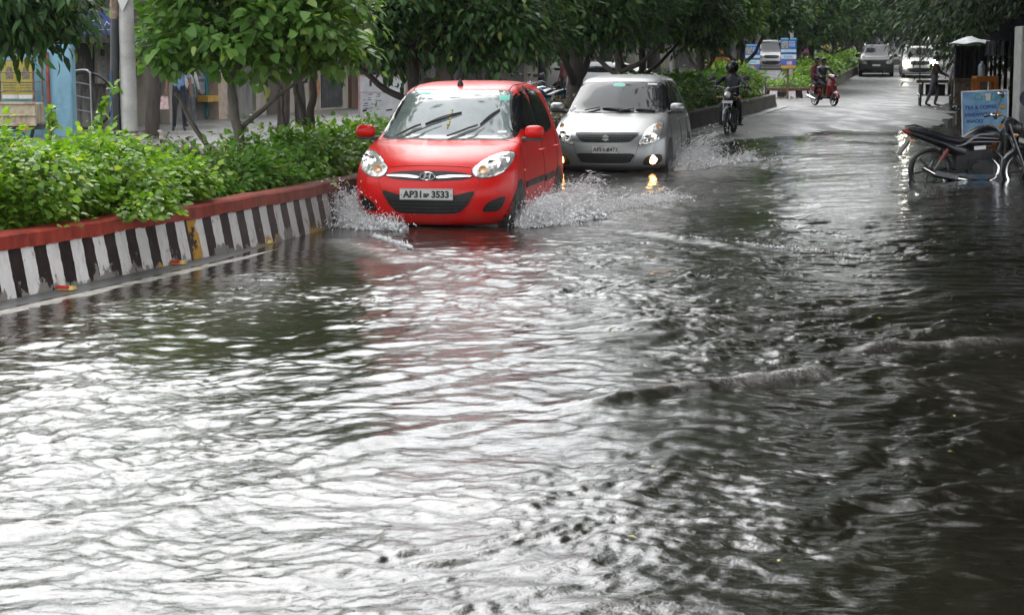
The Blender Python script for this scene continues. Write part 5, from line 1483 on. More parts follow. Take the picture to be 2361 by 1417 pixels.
    for s_ in (1, -1):
        top = (.90, s_ * .36, 1.20) if not decals else ((.74, -.38, 1.07) if s_ < 0 else (1.04, .34, 1.29))
        m = MB(); m.tube([(.94, s_ * .26, 1.03), ((.97 + top[0]) / 2, s_ * .32, (1.06 + top[2]) / 2), top], .007, 6); m.ball(top, (.022, .075, .05), 14, 10); mo = m.build('mirror', M_BLACK, hb)
        m = MB(); m.ball((top[0] - .018, top[1] - .012 * bool(decals), top[2] + .012 * bool(decals)), (.010, .066, .042) if not decals else (.055, .022, .030), 14, 8); m.build('mirror_glass', M_CHROME if decals else M_BMETAL, mo)
    m = MB(); loft(m, [(1.02, .90, .07, .09, .8), (1.08, .885, .105, .13, .8), (1.15, .86, .105, .115, .8), (1.19, .85, .085, .085, .9)], 16)
    cw = m.build('headlamp_cowl', tank_m, t)
    m = MB(); m.ball((1.175, 0, .85), (.035, .085, .08), 16, 10); m.build('headlamp', M_LAMP, cw)
    m = MB(); m.box((1.235, 0, .70), (.012, .22, .055), rot=(0, .1, 0)); m.build('number_plate', M_STKW, t)
    for s_ in (1, -1):
        m = MB(); m.cyl((1.08, s_ * .10, .80), (1.08, s_ * .21, .80), .007, None, 6); m.ball((1.08, s_ * .23, .80), (.035, .025, .023), 10, 6)
        m.build('turn_lamp', M_AMBER, t)
    m = MB()
    for s_ in (1, -1): m.tube([(.86, s_ * .05, .25), (.90, s_ * .20, .25), (.92, s_ * .20, .50), (.86, s_ * .06, .58)], .013, 8)
    m.build('leg_guard', M_BMETAL if decals else M_BLACK, t)
    if decals:
        ml = simple('decal_silver', (.30, .30, .32), .4, metal=.2)
        for s_ in (1, -1):
            m = MB()
            for k, (p0, p1, p2) in enumerate((((.40, .665), (.55, .70), (.90, .70)), ((.45, .70), (.58, .755), (.88, .74)), ((.50, .745), (.62, .80), (.80, .80)))):
                q = catmull([p0, p1, p2], 8, False); vs = []
                for a, (x, z) in enumerate(q):
                    tt = 4 * a / (len(q) - 1) * (1 - a / (len(q) - 1)); yy = .145 * (1 - ((x - .70) / .42) ** 2 * .6) * math.sqrt(max(.12, 1 - ((z - .785) / .14) ** 2 * .55))
                    vs += [(x, s_ * (yy + .004), z - .004 - .006 * tt), (x, s_ * (yy + .004), z + .003 + .004 * tt)]
                m.add(vs, [(2 * i, 2 * i + 1, 2 * i + 3, 2 * i + 2) for i in range(len(q) - 1)])
            m.build('stripes', ml, tk)
        m = MB(); m.box((.64, -.098, .615), (.16, .01, .05), rot=(0, -.08, 0)); m.build('badge', simple('badge_white', (.72, .72, .72), .3), t, bevel=.003)
        m = MB(); m.tube(catmull([(.30, -.125, .645), (.42, -.115, .66), (.50, -.135, .72), (.60, -.142, .79)], 6, False), .007, 6); m.build('trim_line', ml, t)
    m = MB(); m.box((.60, 0, .60), (.30, .17, .11), taper=(.85, .8)); m.build('side_cover', M_TARP0, t, bevel=.03)
    return t
M_BIKE = simple('black_gloss_paint', (.008, .008, .010), .3, var=.2, coat=.3, spec=.3)
bike = motorcycle('black motorcycle with silver tank stripes parked in the shaded floodwater', M_BIKE, decals=True)
bike.location = (5.62, 26.3, -.175); bike.rotation_euler = (R(4), 0, R(3))
BK2 = simple('grey_gloss_paint', (.035, .037, .042), .25, var=.2, coat=1.0)
rb = motorcycle('black motorcycle ridden straight towards the camera along the kerb', BK2)
RX, RY = 4.82, 42.6; RR = R(-103)
rb.location = (RX, RY, on_road(RX, RY)); rb.rotation_euler = (0, 0, RR)
seat_pose = dict(pelvis=(0, .0, .80), spine=(0, -.03, .98), chest=(0, -.06, 1.20), neck=(0, -.08, 1.36), head=(0, -.10, 1.45), crown=(0, -.10, 1.545), shR=(.18, -.07, 1.28), elR=(.36, -.25, 1.10), wrR=(.37, -.47, 1.01), shL=(-.18, -.07, 1.28), elL=(-.36, -.25, 1.10), wrL=(-.37, -.47, 1.01),
                 hpR=(.11, -.03, .77), knR=(.20, -.42, .66), anR=(.21, -.22, .28), toR=(.23, -.38, .22), hpL=(-.11, -.03, .77), knL=(-.20, -.42, .66), anL=(-.21, -.22, .28), toL=(-.23, -.38, .22))
fwd = Vector((math.cos(RR), math.sin(RR)))
person('rider in dark rain jacket and black helmet on the oncoming motorcycle', (RX + fwd.x * .30, RY + fwd.y * .30, on_road(RX, RY)), RR + PI / 2, seat_pose, C_RAIN, C_DARK, helmet=simple('helmet_black', (.012, .012, .014), .35, coat=.3), scale=.95)

def scooter(label, body_m):
    t = thing('scooter', label, 'scooter')
    wire_wheel(t, 0, .23, .23, alloy=True, w=.10, rim=M_ALLOY); wire_wheel(t, 1.24, .23, .23, alloy=True, w=.10, rim=M_ALLOY)
    m = MB(); loft(m, [(-.30, .66, .03, .03, .9), (-.2, .62, .12, .11, .75), (.0, .57, .19, .17, .75), (.2, .54, .20, .19, .75), (.38, .50, .17, .20, .75), (.46, .46, .10, .18, .8)], 18)
    bd = m.build('rear_body', body_m, t)
    m = MB(); m.box((-.30, 0, .60), (.03, .16, .09)); m.build('tail_light', simple('tail_red', (.35, .01, .015), .2), bd, bevel=.01)
    m = MB(); loft(m, [(-.32, .78, .08, .03, .8), (-.1, .79, .15, .05, .7), (.2, .77, .16, .05, .7), (.48, .73, .12, .045, .7)], 14); m.build('seat', simple('seat_vinyl', (.014, .016, .024), .34), t)
    m = MB(); m.box((.70, 0, .27), (.56, .30, .06)); m.build('floorboard', M_BLACK, t, bevel=.015)
    m = MB(); loops = []
    for z, x, hw, cv in ((.28, .98, .17, .03), (.40, 1.02, .20, .05), (.55, 1.03, .21, .07), (.70, 1.01, .19, .08), (.82, .98, .15, .07), (.92, .95, .12, .06)):
        fr = [(x + cv * (1 - (j / 4 - 1) ** 2) + .02, hw * (j / 4 - 1), z) for j in range(9)]; bk_ = [(x - .03, hw * .96 * (1 - j / 4), z) for j in range(9)]
        loops.append(fr + bk_)
    m.rings(loops); ap = m.build('front_apron', body_m, t)
    for s_ in (1, -1):
        m = MB(); m.ball((1.075, s_ * .10, .70), (.03, .055, .03), 10, 8)
        m.build('turn_lamp', M_AMBER, ap)
    m = MB(); vs = []; fs = []
    for k in range(14):
        a = R(10 + k * 12)
        for j in range(7):
            b_ = -1 + j / 3; rr = .285 - .05 * b_ * b_
            vs.append((1.24 + rr * math.cos(a), b_ * .085, .23 + rr * math.sin(a)))
    for k in range(13):
        for j in range(6): fs.append((k * 7 + j, k * 7 + j + 1, k * 7 + j + 8, k * 7 + j + 7))
    m.add(vs, fs); m.build('front_mudguard', body_m, t)
    m = MB(); m.tube([(1.0, 0, .92), (1.14, 0, .50), (1.24, 0, .23)], .03, 8); m.build('fork', M_BLACK, t)
    m = MB(); loft(m, [(.86, .98, .06, .05, .8), (.93, 1.0, .15, .075, .7), (1.0, .99, .16, .075, .7), (1.06, .96, .09, .05, .8)], 16); cw = m.build('handlebar_cowl', body_m, t)
    m = MB(); m.ball((1.05, 0, .965), (.03, .075, .045), 14, 10); m.build('headlamp', M_LAMP, cw)
    m = MB()
    for s_ in (1, -1): m.cyl((.93, s_ * .14, 1.0), (.87, s_ * .34, .985), .018, None, 8)
    m.build('grips', M_BLACK, cw)
    for s_ in (1, -1):
        m = MB(); m.tube([(.93, s_ * .18, 1.02), (.90, s_ * .30, 1.16)], .007, 6); m.ball((.89, s_ * .33, 1.20), (.02, .065, .045), 12, 8); m.build('mirror', M_BLACK, cw)
    m = MB(); m.tube([(.30, -.16, .22), (.10, -.19, .24), (-.22, -.20, .32)], [.03, .055, .05], 12); m.build('exhaust', M_CHROME, t)
    m = MB(); m.box((.15, 0, .28), (.40, .20, .18)); m.build('engine', M_BLACK, t, bevel=.02)
    return t
M_MAROON = simple('red_scooter_paint', (.26, .012, .022), .2, var=.15, coat=1.0)
sc = scooter('red scooter carrying two people and turning across the median gap', M_MAROON)
SX, SY = 10.50, 68.0; SR = R(-68)
SZ = on_road(SX, SY); sc.location = (SX, SY, SZ); sc.rotation_euler = (R(-3), 0, SR)
f2 = Vector((math.cos(SR), math.sin(SR)))
C_STRIPE, nt_, b_ = new_mat('grey_and_navy_shirt')
sp = N(nt_, 'ShaderNodeSeparateXYZ'); nt_.links.new(objco(nt_), sp.inputs[0])
nt_.links.new(ramp(nt_, sp.outputs[2], [(0, (.015, .018, .03)), (.62, (.015, .018, .03)), (.63, (.34, .35, .37))], 'CONSTANT').outputs[0], b_.inputs['Base Color']); b_.inputs['Roughness'].default_value = .8
mpp = N(nt_, 'ShaderNodeMath'); mpp.operation = 'DIVIDE'; mpp.inputs[1].default_value = 2.0
for l in list(nt_.links):
    if l.from_node == sp: nt_.links.new(sp.outputs[2], mpp.inputs[0]); nt_.links.new(mpp.outputs[0], l.to_socket); break
sp2 = dict(seat_pose); sp2.update(anR=(.14, -.42, .34), toR=(.15, -.56, .31), anL=(-.14, -.42, .34), toL=(-.15, -.56, .31), knR=(.17, -.46, .70), knL=(-.17, -.46, .70), elR=(.30, -.22, 1.08), wrR=(.33, -.45, .99), elL=(-.30, -.22, 1.08), wrL=(-.33, -.45, .99))
person('driver in grey and navy shirt steering the red scooter', (SX + f2.x * .42, SY + f2.y * .42, SZ + .03), SR + PI / 2, sp2, C_STRIPE, C_DARK)
sp3 = dict(seat_pose); sp3.update(elR=(.24, -.18, 1.02), wrR=(.16, -.36, .98), elL=(-.24, -.18, 1.02), wrL=(-.16, -.36, .98), anR=(.19, -.30, .36), toR=(.2, -.42, .33), anL=(-.19, -.30, .36), toL=(-.2, -.42, .33))
person('passenger in dark maroon clothes riding behind the scooter driver', (SX - f2.x * .02, SY - f2.y * .02, SZ + .05), SR + PI / 2, sp3, C_MAROON, C_DARK)
m = MB(); m.box((0, 0, .17), (.24, .20, .34), taper=(.8, .7)); m.tube([(-.07, 0, .33), (-.05, 0, .44), (.05, 0, .44), (.07, 0, .33)], .012, 6)
bg_ = m.build('bag', simple('gold_bag', (.22, .15, .04), .5, var=.3), None, bevel=.04, loc=(SX + f2.x * .70, SY + f2.y * .70, SZ + .31), rot=(0, 0, SR)); tag(bg_, 'golden brown bag on the floorboard of the red scooter', 'bag')

# parked two wheelers of the far side
pb = motorcycle('parked motorcycle with a blue tank over the red car mirror', simple('blue_gloss_paint', (.02, .16, .26), .25, coat=1.0), group='motorcycles parked beyond the median')
px_, py_, Yb = 1286, 224, 48
p = at(px_, py_, Yb); pb.location = (p.x, Yb, .02); pb.rotation_euler = (0, 0, R(-138)); pb.scale = (1, 1, 1)
for i, (dx, Y2, rr, lab) in enumerate(((1258, 49.5, -128, 'parked motorcycle leaning beside the blue one, nearer the red car'), (1304, 51.5, -150, 'parked motorcycle half hidden by the thick trunk'))):
    c = copy_tree(pb); c['label'] = lab; p = at(dx, 220, Y2); c.location = (p.x, Y2, .02); c.rotation_euler = (0, R(0), R(rr))

# walkers
p = at(415, 303, 43.6)
person('man in a blue checked shirt and dark trousers carrying a bag beyond the median', (p.x, 43.6, .02), R(8), dict(elR=(.235, .02, 1.14), wrR=(.27, -.06, .90), elL=(-.25, .0, 1.14), wrL=(-.27, -.10, .92), knL=(-.10, -.05, .5), anL=(-.13, .08, .09), toL=(-.15, -.08, .035)), C_BLUE, C_NAVY, sleeve='short')
m = MB(); m.box((0, 0, -.17), (.20, .10, .28), taper=(.75, .8)); m.tube([(-.05, 0, -.04), (0, 0, .03), (.05, 0, -.04)], .008, 6)
bg_ = m.build('carry_bag', simple('pink_white_bag', (.62, .42, .42), .5, var=.3, scale=18), None, bevel=.02, loc=(p.x - .30, 43.45, .82)); tag(bg_, 'pink and white carrier bag hanging from the hand of the man in blue', 'bag')
p = at(437, 296, 46)
person('person in a white shirt walking behind the man in blue', (p.x, 46, .02), R(160), None, C_WHITE, C_DGREY)
p = at(1312, 214, 74)
person('person in a pale lilac shirt standing by the parked motorcycles', (p.x, 74, .02), R(30), None, C_LILAC, C_NAVY)
p = at(1299, 214, 72); person('person in a maroon shirt half behind the one in lilac', (p.x, 72, .02), R(-60), None, C_MAROON, C_NAVY)
p = at(2152, 247, 66.5); CXX = p.x; zc = on_road(p.x, 66.5)
cman = person('man in a brown shirt and grey trousers pushing the handcart', (p.x, 66.5, zc), R(72), dict(spine=(0, -.02, 1.12), chest=(0, -.03, 1.32), neck=(0, -.04, 1.465), head=(0, -.065, 1.55), crown=(0, -.07, 1.645), shR=(.165, -.03, 1.40), elR=(.21, -.14, 1.14), wrR=(.16, -.36, 1.02), shL=(-.165, -.03, 1.40), elL=(-.21, -.12, 1.14), wrL=(-.16, -.34, 1.02), knR=(.1, -.10, .5), anR=(.1, -.02, .085), toR=(.11, -.19, .035), knL=(-.1, .06, .5), anL=(-.1, .20, .10), toL=(-.11, .05, .035)), C_BROWN, C_DGREY)
cman.scale = (1.25, 1.25, 1.03)
p = at(2203, 246, 64); person('bystander in a grey shirt standing at the tea stall', (p.x, 64, on_road(p.x, 64)), R(200), None, C_GREY, C_DARK)
p = at(2222, 246, 63); person('bystander in dark clothes leaning at the tea stall', (p.x, 63, on_road(p.x, 63)), R(150), None, C_DARK, C_DARK)

# ================================================================== CART, STALL, COUNTER, BOARDS
M_WOOD = simple('cart_wood', (.10, .07, .045), .7, var=.35, scale=9); M_RUST = simple('rusty_steel', (.16, .085, .05), .7, var=.5, scale=12, bumpy=.4); M_STEELD = simple('dark_steel', (.03, .03, .032), .5, var=.3)
t = thing('handcart', 'four wheeled wooden handcart with tall rods on the wet road', 'cart', (0, 0, 0))
p = at(2156, 246, 67.4); t.location = (p.x, 67.4, on_road(p.x, 67.4)); t.rotation_euler = (0, 0, R(80)); t.scale = (1, 1.3, 1)
m = MB()
for k in range(6): m.box((0, -.40 + k * .16, .88), (1.22, .15, .035))
m.box((0, -.47, .84), (1.24, .05, .09)); m.box((0, .47, .84), (1.24, .05, .09)); m.box((-.6, 0, .84), (.05, .9, .08)); m.box((.6, 0, .84), (.05, .9, .08)); m.build('deck', M_WOOD, t, bevel=.005)
for x in (-.46, .46):
    for y in (-.40, .40): wire_wheel(t, x, .38, .38, 20, y=y, w=.05, rim=M_STEELD)
m = MB()
for x in (-.46, .46):
    m.cyl((x, -.46, .38), (x, .46, .38), .014, None, 8)
    for y in (-.34, .34): m.cyl((x, y, .38), (x, y, .84), .016, None, 6); m.cyl((x, y, .80), (x * .3, y, .40), .010, None, 6)
m.tube([(-.46, .34, .42), (.46, .34, .42)], .012, 6); m.tube([(-.46, -.34, .42), (.46, -.34, .42)], .012, 6); m.build('undercarriage', M_STEELD, t)
for x in (-.55, .55):
    for y in (-.42, .42): m = MB(); m.cyl((x, y, .88), (x, y, 1.98), .011, None, 6); m.build('rod', M_STEELD, t)
m = MB(); m.box((.25, 0, .55), (.45, .5, .40)); m.build('crate', simple('dark_crate', (.03, .026, .02), .7), t, bevel=.01)

M_DTARP = simple('dark_tarpaulin', (.009, .009, .010), .9, var=.3, spec=0)
t = thing('tea_stall', 'dark tea stall cart under a small white peaked canopy', 'stall')
p = at(2236, 246, 62); t.location = (p.x, 62, on_road(p.x, 62)); t.rotation_euler = (0, 0, R(-10))
m = MB(); m.box((0, 0, .62), (1.0, .8, .75)); m.box((0, 0, 1.02), (1.12, .92, .05)); m.build('counter', M_WOOD, t, bevel=.01)
m = MB()
for x in (-.48, .48):
    for y in (-.38, .38): m.cyl((x, y, .05), (x, y, 2.12), .018, None, 8)
m.build('posts', M_STEELD, t)
m = MB(); vs = []; fs = []; nu, nv = 11, 9
for i in range(nu):
    for j in range(nv):
        u = i / (nu - 1) * 2 - 1; v_ = j / (nv - 1) * 2 - 1
        vs.append((u * .66, v_ * .55, 2.36 - .20 * max(abs(u), abs(v_)) - .05 * abs(u * v_) - .03 * math.sin(u * 5 + v_ * 3)))
for i in range(nu - 1):
    for j in range(nv - 1): fs.append((i * nv + j, (i + 1) * nv + j, (i + 1) * nv + j + 1, i * nv + j + 1))
n0 = len(vs); vs += [(a, b, c - .012) for a, b, c in vs]; fs += [tuple(q + n0 for q in f[::-1]) for f in fs]
m.add(vs, fs); m.build('canopy', simple('white_tarpaulin', (.62, .63, .65), .5, var=.12), t, fix=False)
m = MB(); vs = []
for i in range(25):
    u = i / 24 * 2 - 1; w_ = .03 * math.sin(u * 22)
    vs += [(u * .5, -.40 + w_, 1.0), (u * .5, -.40 + w_ * .6, 2.05)]
m.add(vs, [(2 * i, 2 * i + 1, 2 * i + 3, 2 * i + 2) for i in range(24)]); m.build('curtain', M_DTARP, t, fix=False)
m = MB(); m.lathe([(.001, .0), (.11, 0), (.13, .1), (.09, .22), (.001, .24)], 16, Matrix.Translation((-.25, -.2, 1.05))); m.build('kettle', M_ALLOY, t)
for x in (-.4, .4): wire_wheel(t, x, .25, .25, 14, y=-.3, w=.05, rim=M_STEELD)

M_ORANGE = simple('orange_enamel', (.42, .13, .012), .45, var=.2)
t = thing('orange_counter', 'bright orange steel counter table standing under the dark awning', 'counter')
p = at(2270, 232, 46); t.location = (p.x, 46, on_road(p.x, 46)); OCX = p.x
m = MB(); m.box((0, 0, 1.22), (.52, .5, .06)); m.box((0, -.22, 1.16), (.52, .04, .08)); m.build('table_top', M_ORANGE, t, bevel=.01)
for x in (-.22, .22):
    for y in (-.2, .2): m = MB(); m.box((x, y, .6), (.085, .06, 1.2)); m.build('leg', M_ORANGE, t, bevel=.008)
m = MB(); m.box((0, 0, .35), (.44, .42, .03)); m.build('shelf', M_ORANGE, t)
m = MB(); m.lathe([(.001, 0), (.075, 0), (.085, .03), (.085, .22), (.06, .27), (.03, .30), (.03, .34), (.001, .345)], 18)
wj = m.build('water_jar', simple('pale_blue_plastic', (.30, .36, .40), .15, var=.2), None, loc=(OCX - .10, 45.95, on_road(OCX, 46) + 1.252)); tag(wj, 'clear blue grey water jar standing on the orange counter', 'jar')

def sign_blue():
    m, nt, b = new_mat('washed_blue_print'); co = objco(nt)
    n = noise_n(nt, 3.2, 4, .6, co)
    nt.links.new(ramp(nt, n, [(.3, (.04, .11, .27)), (.5, (.10, .24, .40)), (.72, (.20, .38, .48))]).outputs[0], b.inputs['Base Color']); b.inputs['Roughness'].default_value = .35; return m
t = thing('tea_board', 'pale blue printed tea and coffee board standing behind the parked motorcycle', 'sign board')
bx = at(2276, 250, 33).x; t.location = (bx, 33, on_road(bx, 33)); t.rotation_euler = (0, R(-2.5), R(-4))
m = MB(); m.box((0, 0, .825), (.745, .025, .75)); pn = m.build('panel', sign_blue(), t)
m = MB(); m.box((0, 0, 1.205), (.775, .035, .02)); m.box((-.380, 0, .825), (.018, .035, .75)); m.box((.380, 0, .825), (.018, .035, .75)); m.build('frame', M_ALLOY, t)
for x in (-.33, .33): m = MB(); m.box((x, .03, .30), (.03, .03, .60), rot=(.0, 0, 0)); m.build('leg', M_STEELD, t)
m = MB()
for s_, x, z, sz, sh in (('Cas', -.08, 1.10, .15, .25), ('Life', .19, 1.09, .15, .25)):
    vs, fs = text_mesh(s_, sz, .001, .001, shear=sh); m.add(vs, fs, facing((x, -.0145, z)))
m.build('green_lettering', simple('leaf_green_ink', (.04, .22, .13), .5), pn, sharp=0)
m = MB()
for s_, x, z, sz in (('TEA & COFFEE,', -.06, .93, .082), ('SANDWICH', -.13, .81, .078), ('SNACKS', -.17, .70, .075)):
    vs, fs = text_mesh(s_, sz, .004, .001); m.add(vs, fs, facing((x, -.0145, z)))
m.build('lettering', simple('navy_ink', (.02, .05, .20), .5), pn, sharp=0)
m = MB(); m.prism([(-.035, -.06), (.035, -.06), (.045, .06), (-.045, .06)], .002, facing((.055, -.015, 1.10))); m.build('cup_print', simple('cup_white', (.55, .55, .52), .5), pn)
m = MB()
for x, z, r_ in ((.20, .80, .075), (.30, .92, .055), (.10, .58, .07), (.27, .60, .06)): m.add([(x, -.0145, z)] + [(x + r_ * math.cos(a) * (1 + .15 * math.sin(3 * a)), -.0145, z + r_ * .7 * math.sin(a)) for a in np.linspace(0, 2 * PI, 18, endpoint=False)], [(0, 1 + k, 1 + (k + 1) % 18) for k in range(18)])
m.build('food_prints', simple('snack_print', (.38, .20, .06), .6, var=.6, scale=24), pn)

t = thing('white_cabinet', 'tall white metal cabinet with a round dark emblem at the frame edge', 'cabinet')
p = at(2385, 200, 34); t.location = (p.x, 34, on_road(p.x, 34))
m = MB(); m.box((0, 0, 1.45), (.62, .5, 1.66)); cb = m.build('casing', simple('cabinet_white', (.40, .40, .38), .45, var=.12), t, bevel=.015)
m = MB(); m.box((0, -.255, 1.45), (.56, .012, 1.58)); dr = m.build('door', simple('cabinet_white', (.40, .40, .38), .45), cb, bevel=.006)
m = MB(); m.add([(-.19 + .13 * math.cos(a), -.262, 1.05 + .14 * math.sin(a)) for a in np.linspace(0, 2 * PI, 26, endpoint=False)], [tuple(range(26))]); m.build('emblem', simple('emblem_dark', (.05, .055, .08), .4), dr)
m = MB()
for x in (-.26, .26):
    for y in (-.2, .2): m.box((x, y, .31), (.04, .04, .62))
m.build('stand', M_STEELD, t)

# shop front on the shaded side
M_SHOP = simple('shade_dark_wall', (.012, .011, .011), .9, var=.4, spec=0); M_TARP = simple('shade_black_tarpaulin', (.006, .006, .007), .9, var=.3, spec=0)  # wall and awning near-black: deep tree shade put into their colour
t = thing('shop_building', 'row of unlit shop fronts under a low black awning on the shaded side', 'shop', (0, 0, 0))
def shopq(y, d): return Vector((float(kx(y)) + d / COSK, y, float(base_z(y))))
ys_ = [32, 42, 52, 62, 78, 100, 130, 170, 230]; DW = [9.6] * 4 + [10.2, 11.5, 12, 12, 12]; HT = 7.5  # row stretched far and tall as dark backing against bright low sky
lo = [shopq(y, d) for y, d in zip(ys_, DW)]; bk_ = [shopq(y, d + 6) for y, d in zip(ys_, DW)]; UP = Vector((0, 0, HT))
m = MB()
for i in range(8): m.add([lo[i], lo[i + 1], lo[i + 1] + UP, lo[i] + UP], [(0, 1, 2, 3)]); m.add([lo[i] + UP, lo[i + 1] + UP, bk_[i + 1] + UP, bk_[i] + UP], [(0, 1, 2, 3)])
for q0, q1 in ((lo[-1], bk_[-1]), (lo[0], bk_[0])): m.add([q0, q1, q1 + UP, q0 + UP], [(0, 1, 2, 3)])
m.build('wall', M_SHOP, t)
m = MB()
for i in range(3):
    a, b_ = shopq(ys_[i], 9.5), shopq(ys_[i + 1], 9.5); c, d = shopq(ys_[i] + .2, 6.95), shopq(ys_[i + 1] - .2, 6.95)
    za, zc_ = 2.95, 2.40 + .1 * (i % 2)
    V8 = [a + Vector((0, 0, za)), b_ + Vector((0, 0, za)), d + Vector((0, 0, zc_)), c + Vector((0, 0, zc_ - .06))]
    m.add(V8 + [q - Vector((0, 0, .05)) for q in V8] + [V8[3] - Vector((0, 0, .45)), V8[2] - Vector((0, 0, .38))], [(0, 1, 2, 3), (7, 6, 5, 4), (0, 4, 5, 1), (1, 5, 6, 2), (3, 7, 4, 0), (3, 2, 9, 8)])
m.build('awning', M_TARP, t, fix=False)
for y in (32.4, 37, 42, 47, 52, 57, 61.5):
    m = MB(); q = shopq(y, 7.0); m.cyl(q, q + Vector((0, 0, 2.45)), .045, None, 8); m.build('awning_post', M_TARP, t)
q0, q1 = shopq(32.6, 7.6), shopq(32.6, 9.6)
m = MB(); m.add([q0, q1, q1 + Vector((0, 0, 2.6)), q0 + Vector((0, 0, 2.4))], [(0, 1, 2, 3)]); m.build('side_curtain', M_TARP, t, fix=False)
m = MB()
for y0 in (34, 43.5, 53):
    a, b_ = shopq(y0, 9.55), shopq(y0 + 6, 9.55); m.add([a + Vector((0, 0, .15)), b_ + Vector((0, 0, .15)), b_ + Vector((0, 0, 2.5)), a + Vector((0, 0, 2.5))], [(0, 1, 2, 3)])
m.build('shutters', simple('shutter_grey', (.03, .03, .033), .5, var=.3), t)
m = MB()
for y0 in (68, 84, 106, 140):
    a, b_ = shopq(y0, 9.0 + .02 * y0), shopq(y0 + 8, 9.0 + .02 * y0); m.add([a + Vector((0, 0, .15)), b_ + Vector((0, 0, .15)), b_ + Vector((0, 0, 2.6)), a + Vector((0, 0, 2.6))], [(0, 1, 2, 3)])
p = at(2306, 200, 52); m = MB(); m.tube([(0, 0, 0), (.03, 0, 1.5), (0, 0, 4.0)], [.22, .17, .15], 10)
for k, (px, Y, c, lab) in enumerate(((2284, 50, (.12, .13, .15), 'pale cloth hanging under the dark awning near the white canopy'), (2318, 47, (.07, .065, .055), 'dull cloth hanging under the dark awning above the blue board'))):
    q = at(px, 95, Y); m2_ = MB(); vs = []
    for i in range(9):
        u = i / 8 * 2 - 1; vs += [(u * .12, .02 * math.sin(u * 9), .0), (u * .15, .03 * math.sin(u * 8 + 1), -.36 - .03 * math.cos(u * 7))]
    m2_.add(vs, [(2 * i, 2 * i + 1, 2 * i + 3, 2 * i + 2) for i in range(8)]); o = m2_.build('hanging_cloth', cloth('hung_%d' % k, c), None, fix=False, loc=q); tag(o, lab, 'cloth')

# ================================================================== POLES AND SIGNS
M_POLE = simple('cement_pole', (.36, .35, .34), .6, var=.22, scale=5, bumpy=.3); M_PIPE = simple('black_pipe', (.010, .012, .018), .35, var=.3)
p = at(300, 326, 17.6); t = thing('lamp_post', 'grey cement lamp post with a black pipe strapped to it rising from the bright bush', 'lamp post', (p.x, 17.6, .30))
m = MB(); m.tube([(0, 0, -.2), (0, 0, 1.0), (-.02, 0, 2.5), (-.05, 0, 6.6)], [.078, .072, .068, .055], 16); po = m.build('pole', M_POLE, t)
m = MB(); m.tube(catmull([(-.115, -.02, -.1), (-.112, -.02, .6), (-.118, -.02, 1.2), (-.105, -.02, 1.70)], 5, False), .040, 10); cbp = m.build('cable_pipe', M_PIPE, t)
m = MB(); m.tube([(-.105, -.02, 1.66), (-.10, -.02, 1.78), (-.09, -.02, 1.95)], [.045, .05, .03], 10); m.build('wrapping', simple('torn_wrapping', (.20, .15, .11), .8, var=.5, scale=20), cbp)
m = MB(); m.tube([(-.150, -.06, .0), (-.150, -.06, 1.2)], .006, 5); m.build('stripe', simple('pipe_blue', (.02, .10, .30), .4), cbp)
m = MB()
for z in (.62, .66): m.tube([(.082 * math.cos(a) - .0 if math.cos(a) > -.3 else -.16, .085 * math.sin(a), z) for a in np.linspace(0, 2 * PI, 18, endpoint=False)], .006, 5, closed=True)
m.build('strap', M_RUST, po)
m = MB(); m.add([(-.10, -.085, 2.15), (.075, -.085, 2.15), (.07, -.088, 1.90), (-.025, -.09, 1.72), (-.07, -.088, 1.84)] + [(-.10, -.080, 2.15), (.075, -.080, 2.15), (.07, -.083, 1.90), (-.025, -.085, 1.72), (-.07, -.083, 1.84)], [(0, 1, 2, 3, 4), (9, 8, 7, 6, 5)] + [(i, (i + 1) % 5, 5 + (i + 1) % 5, 5 + i) for i in range(5)])
m.build('paper_notice', simple('wet_paper', (.55, .54, .54), .6, var=.15), po)
m = MB(); m.tube([(-.05, 0, 6.5), (.4, 0, 6.8), (1.3, -.1, 6.9)], .03, 8); m.ball((1.5, -.1, 6.88), (.28, .1, .06)); m.build('lamp_arm', M_ALLOY, po)
for px, Y, lab, h in ((1553, 53.5, 'grey cement pole among the trunks right of the silver car', 6.0), (1822, 83.5, 'grey cement pole standing behind the blue sign on the island', 7.0)):
    q = at(px, 200, Y); t = thing('cement_pole', lab, 'pole', (q.x, Y, .3 + float(base_z(Y))))
    m = MB(); m.tube([(0, 0, -.2), (0, 0, h * .5), (-.03, 0, h)], [.115, .10, .08], 12); po = m.build('pole', M_POLE, t)
    m = MB(); m.tube([(-.03, 0, h - .1), (.5, 0, h + .25), (1.4, -.1, h + .35)], .03, 8); m.build('lamp_arm', M_ALLOY, po)

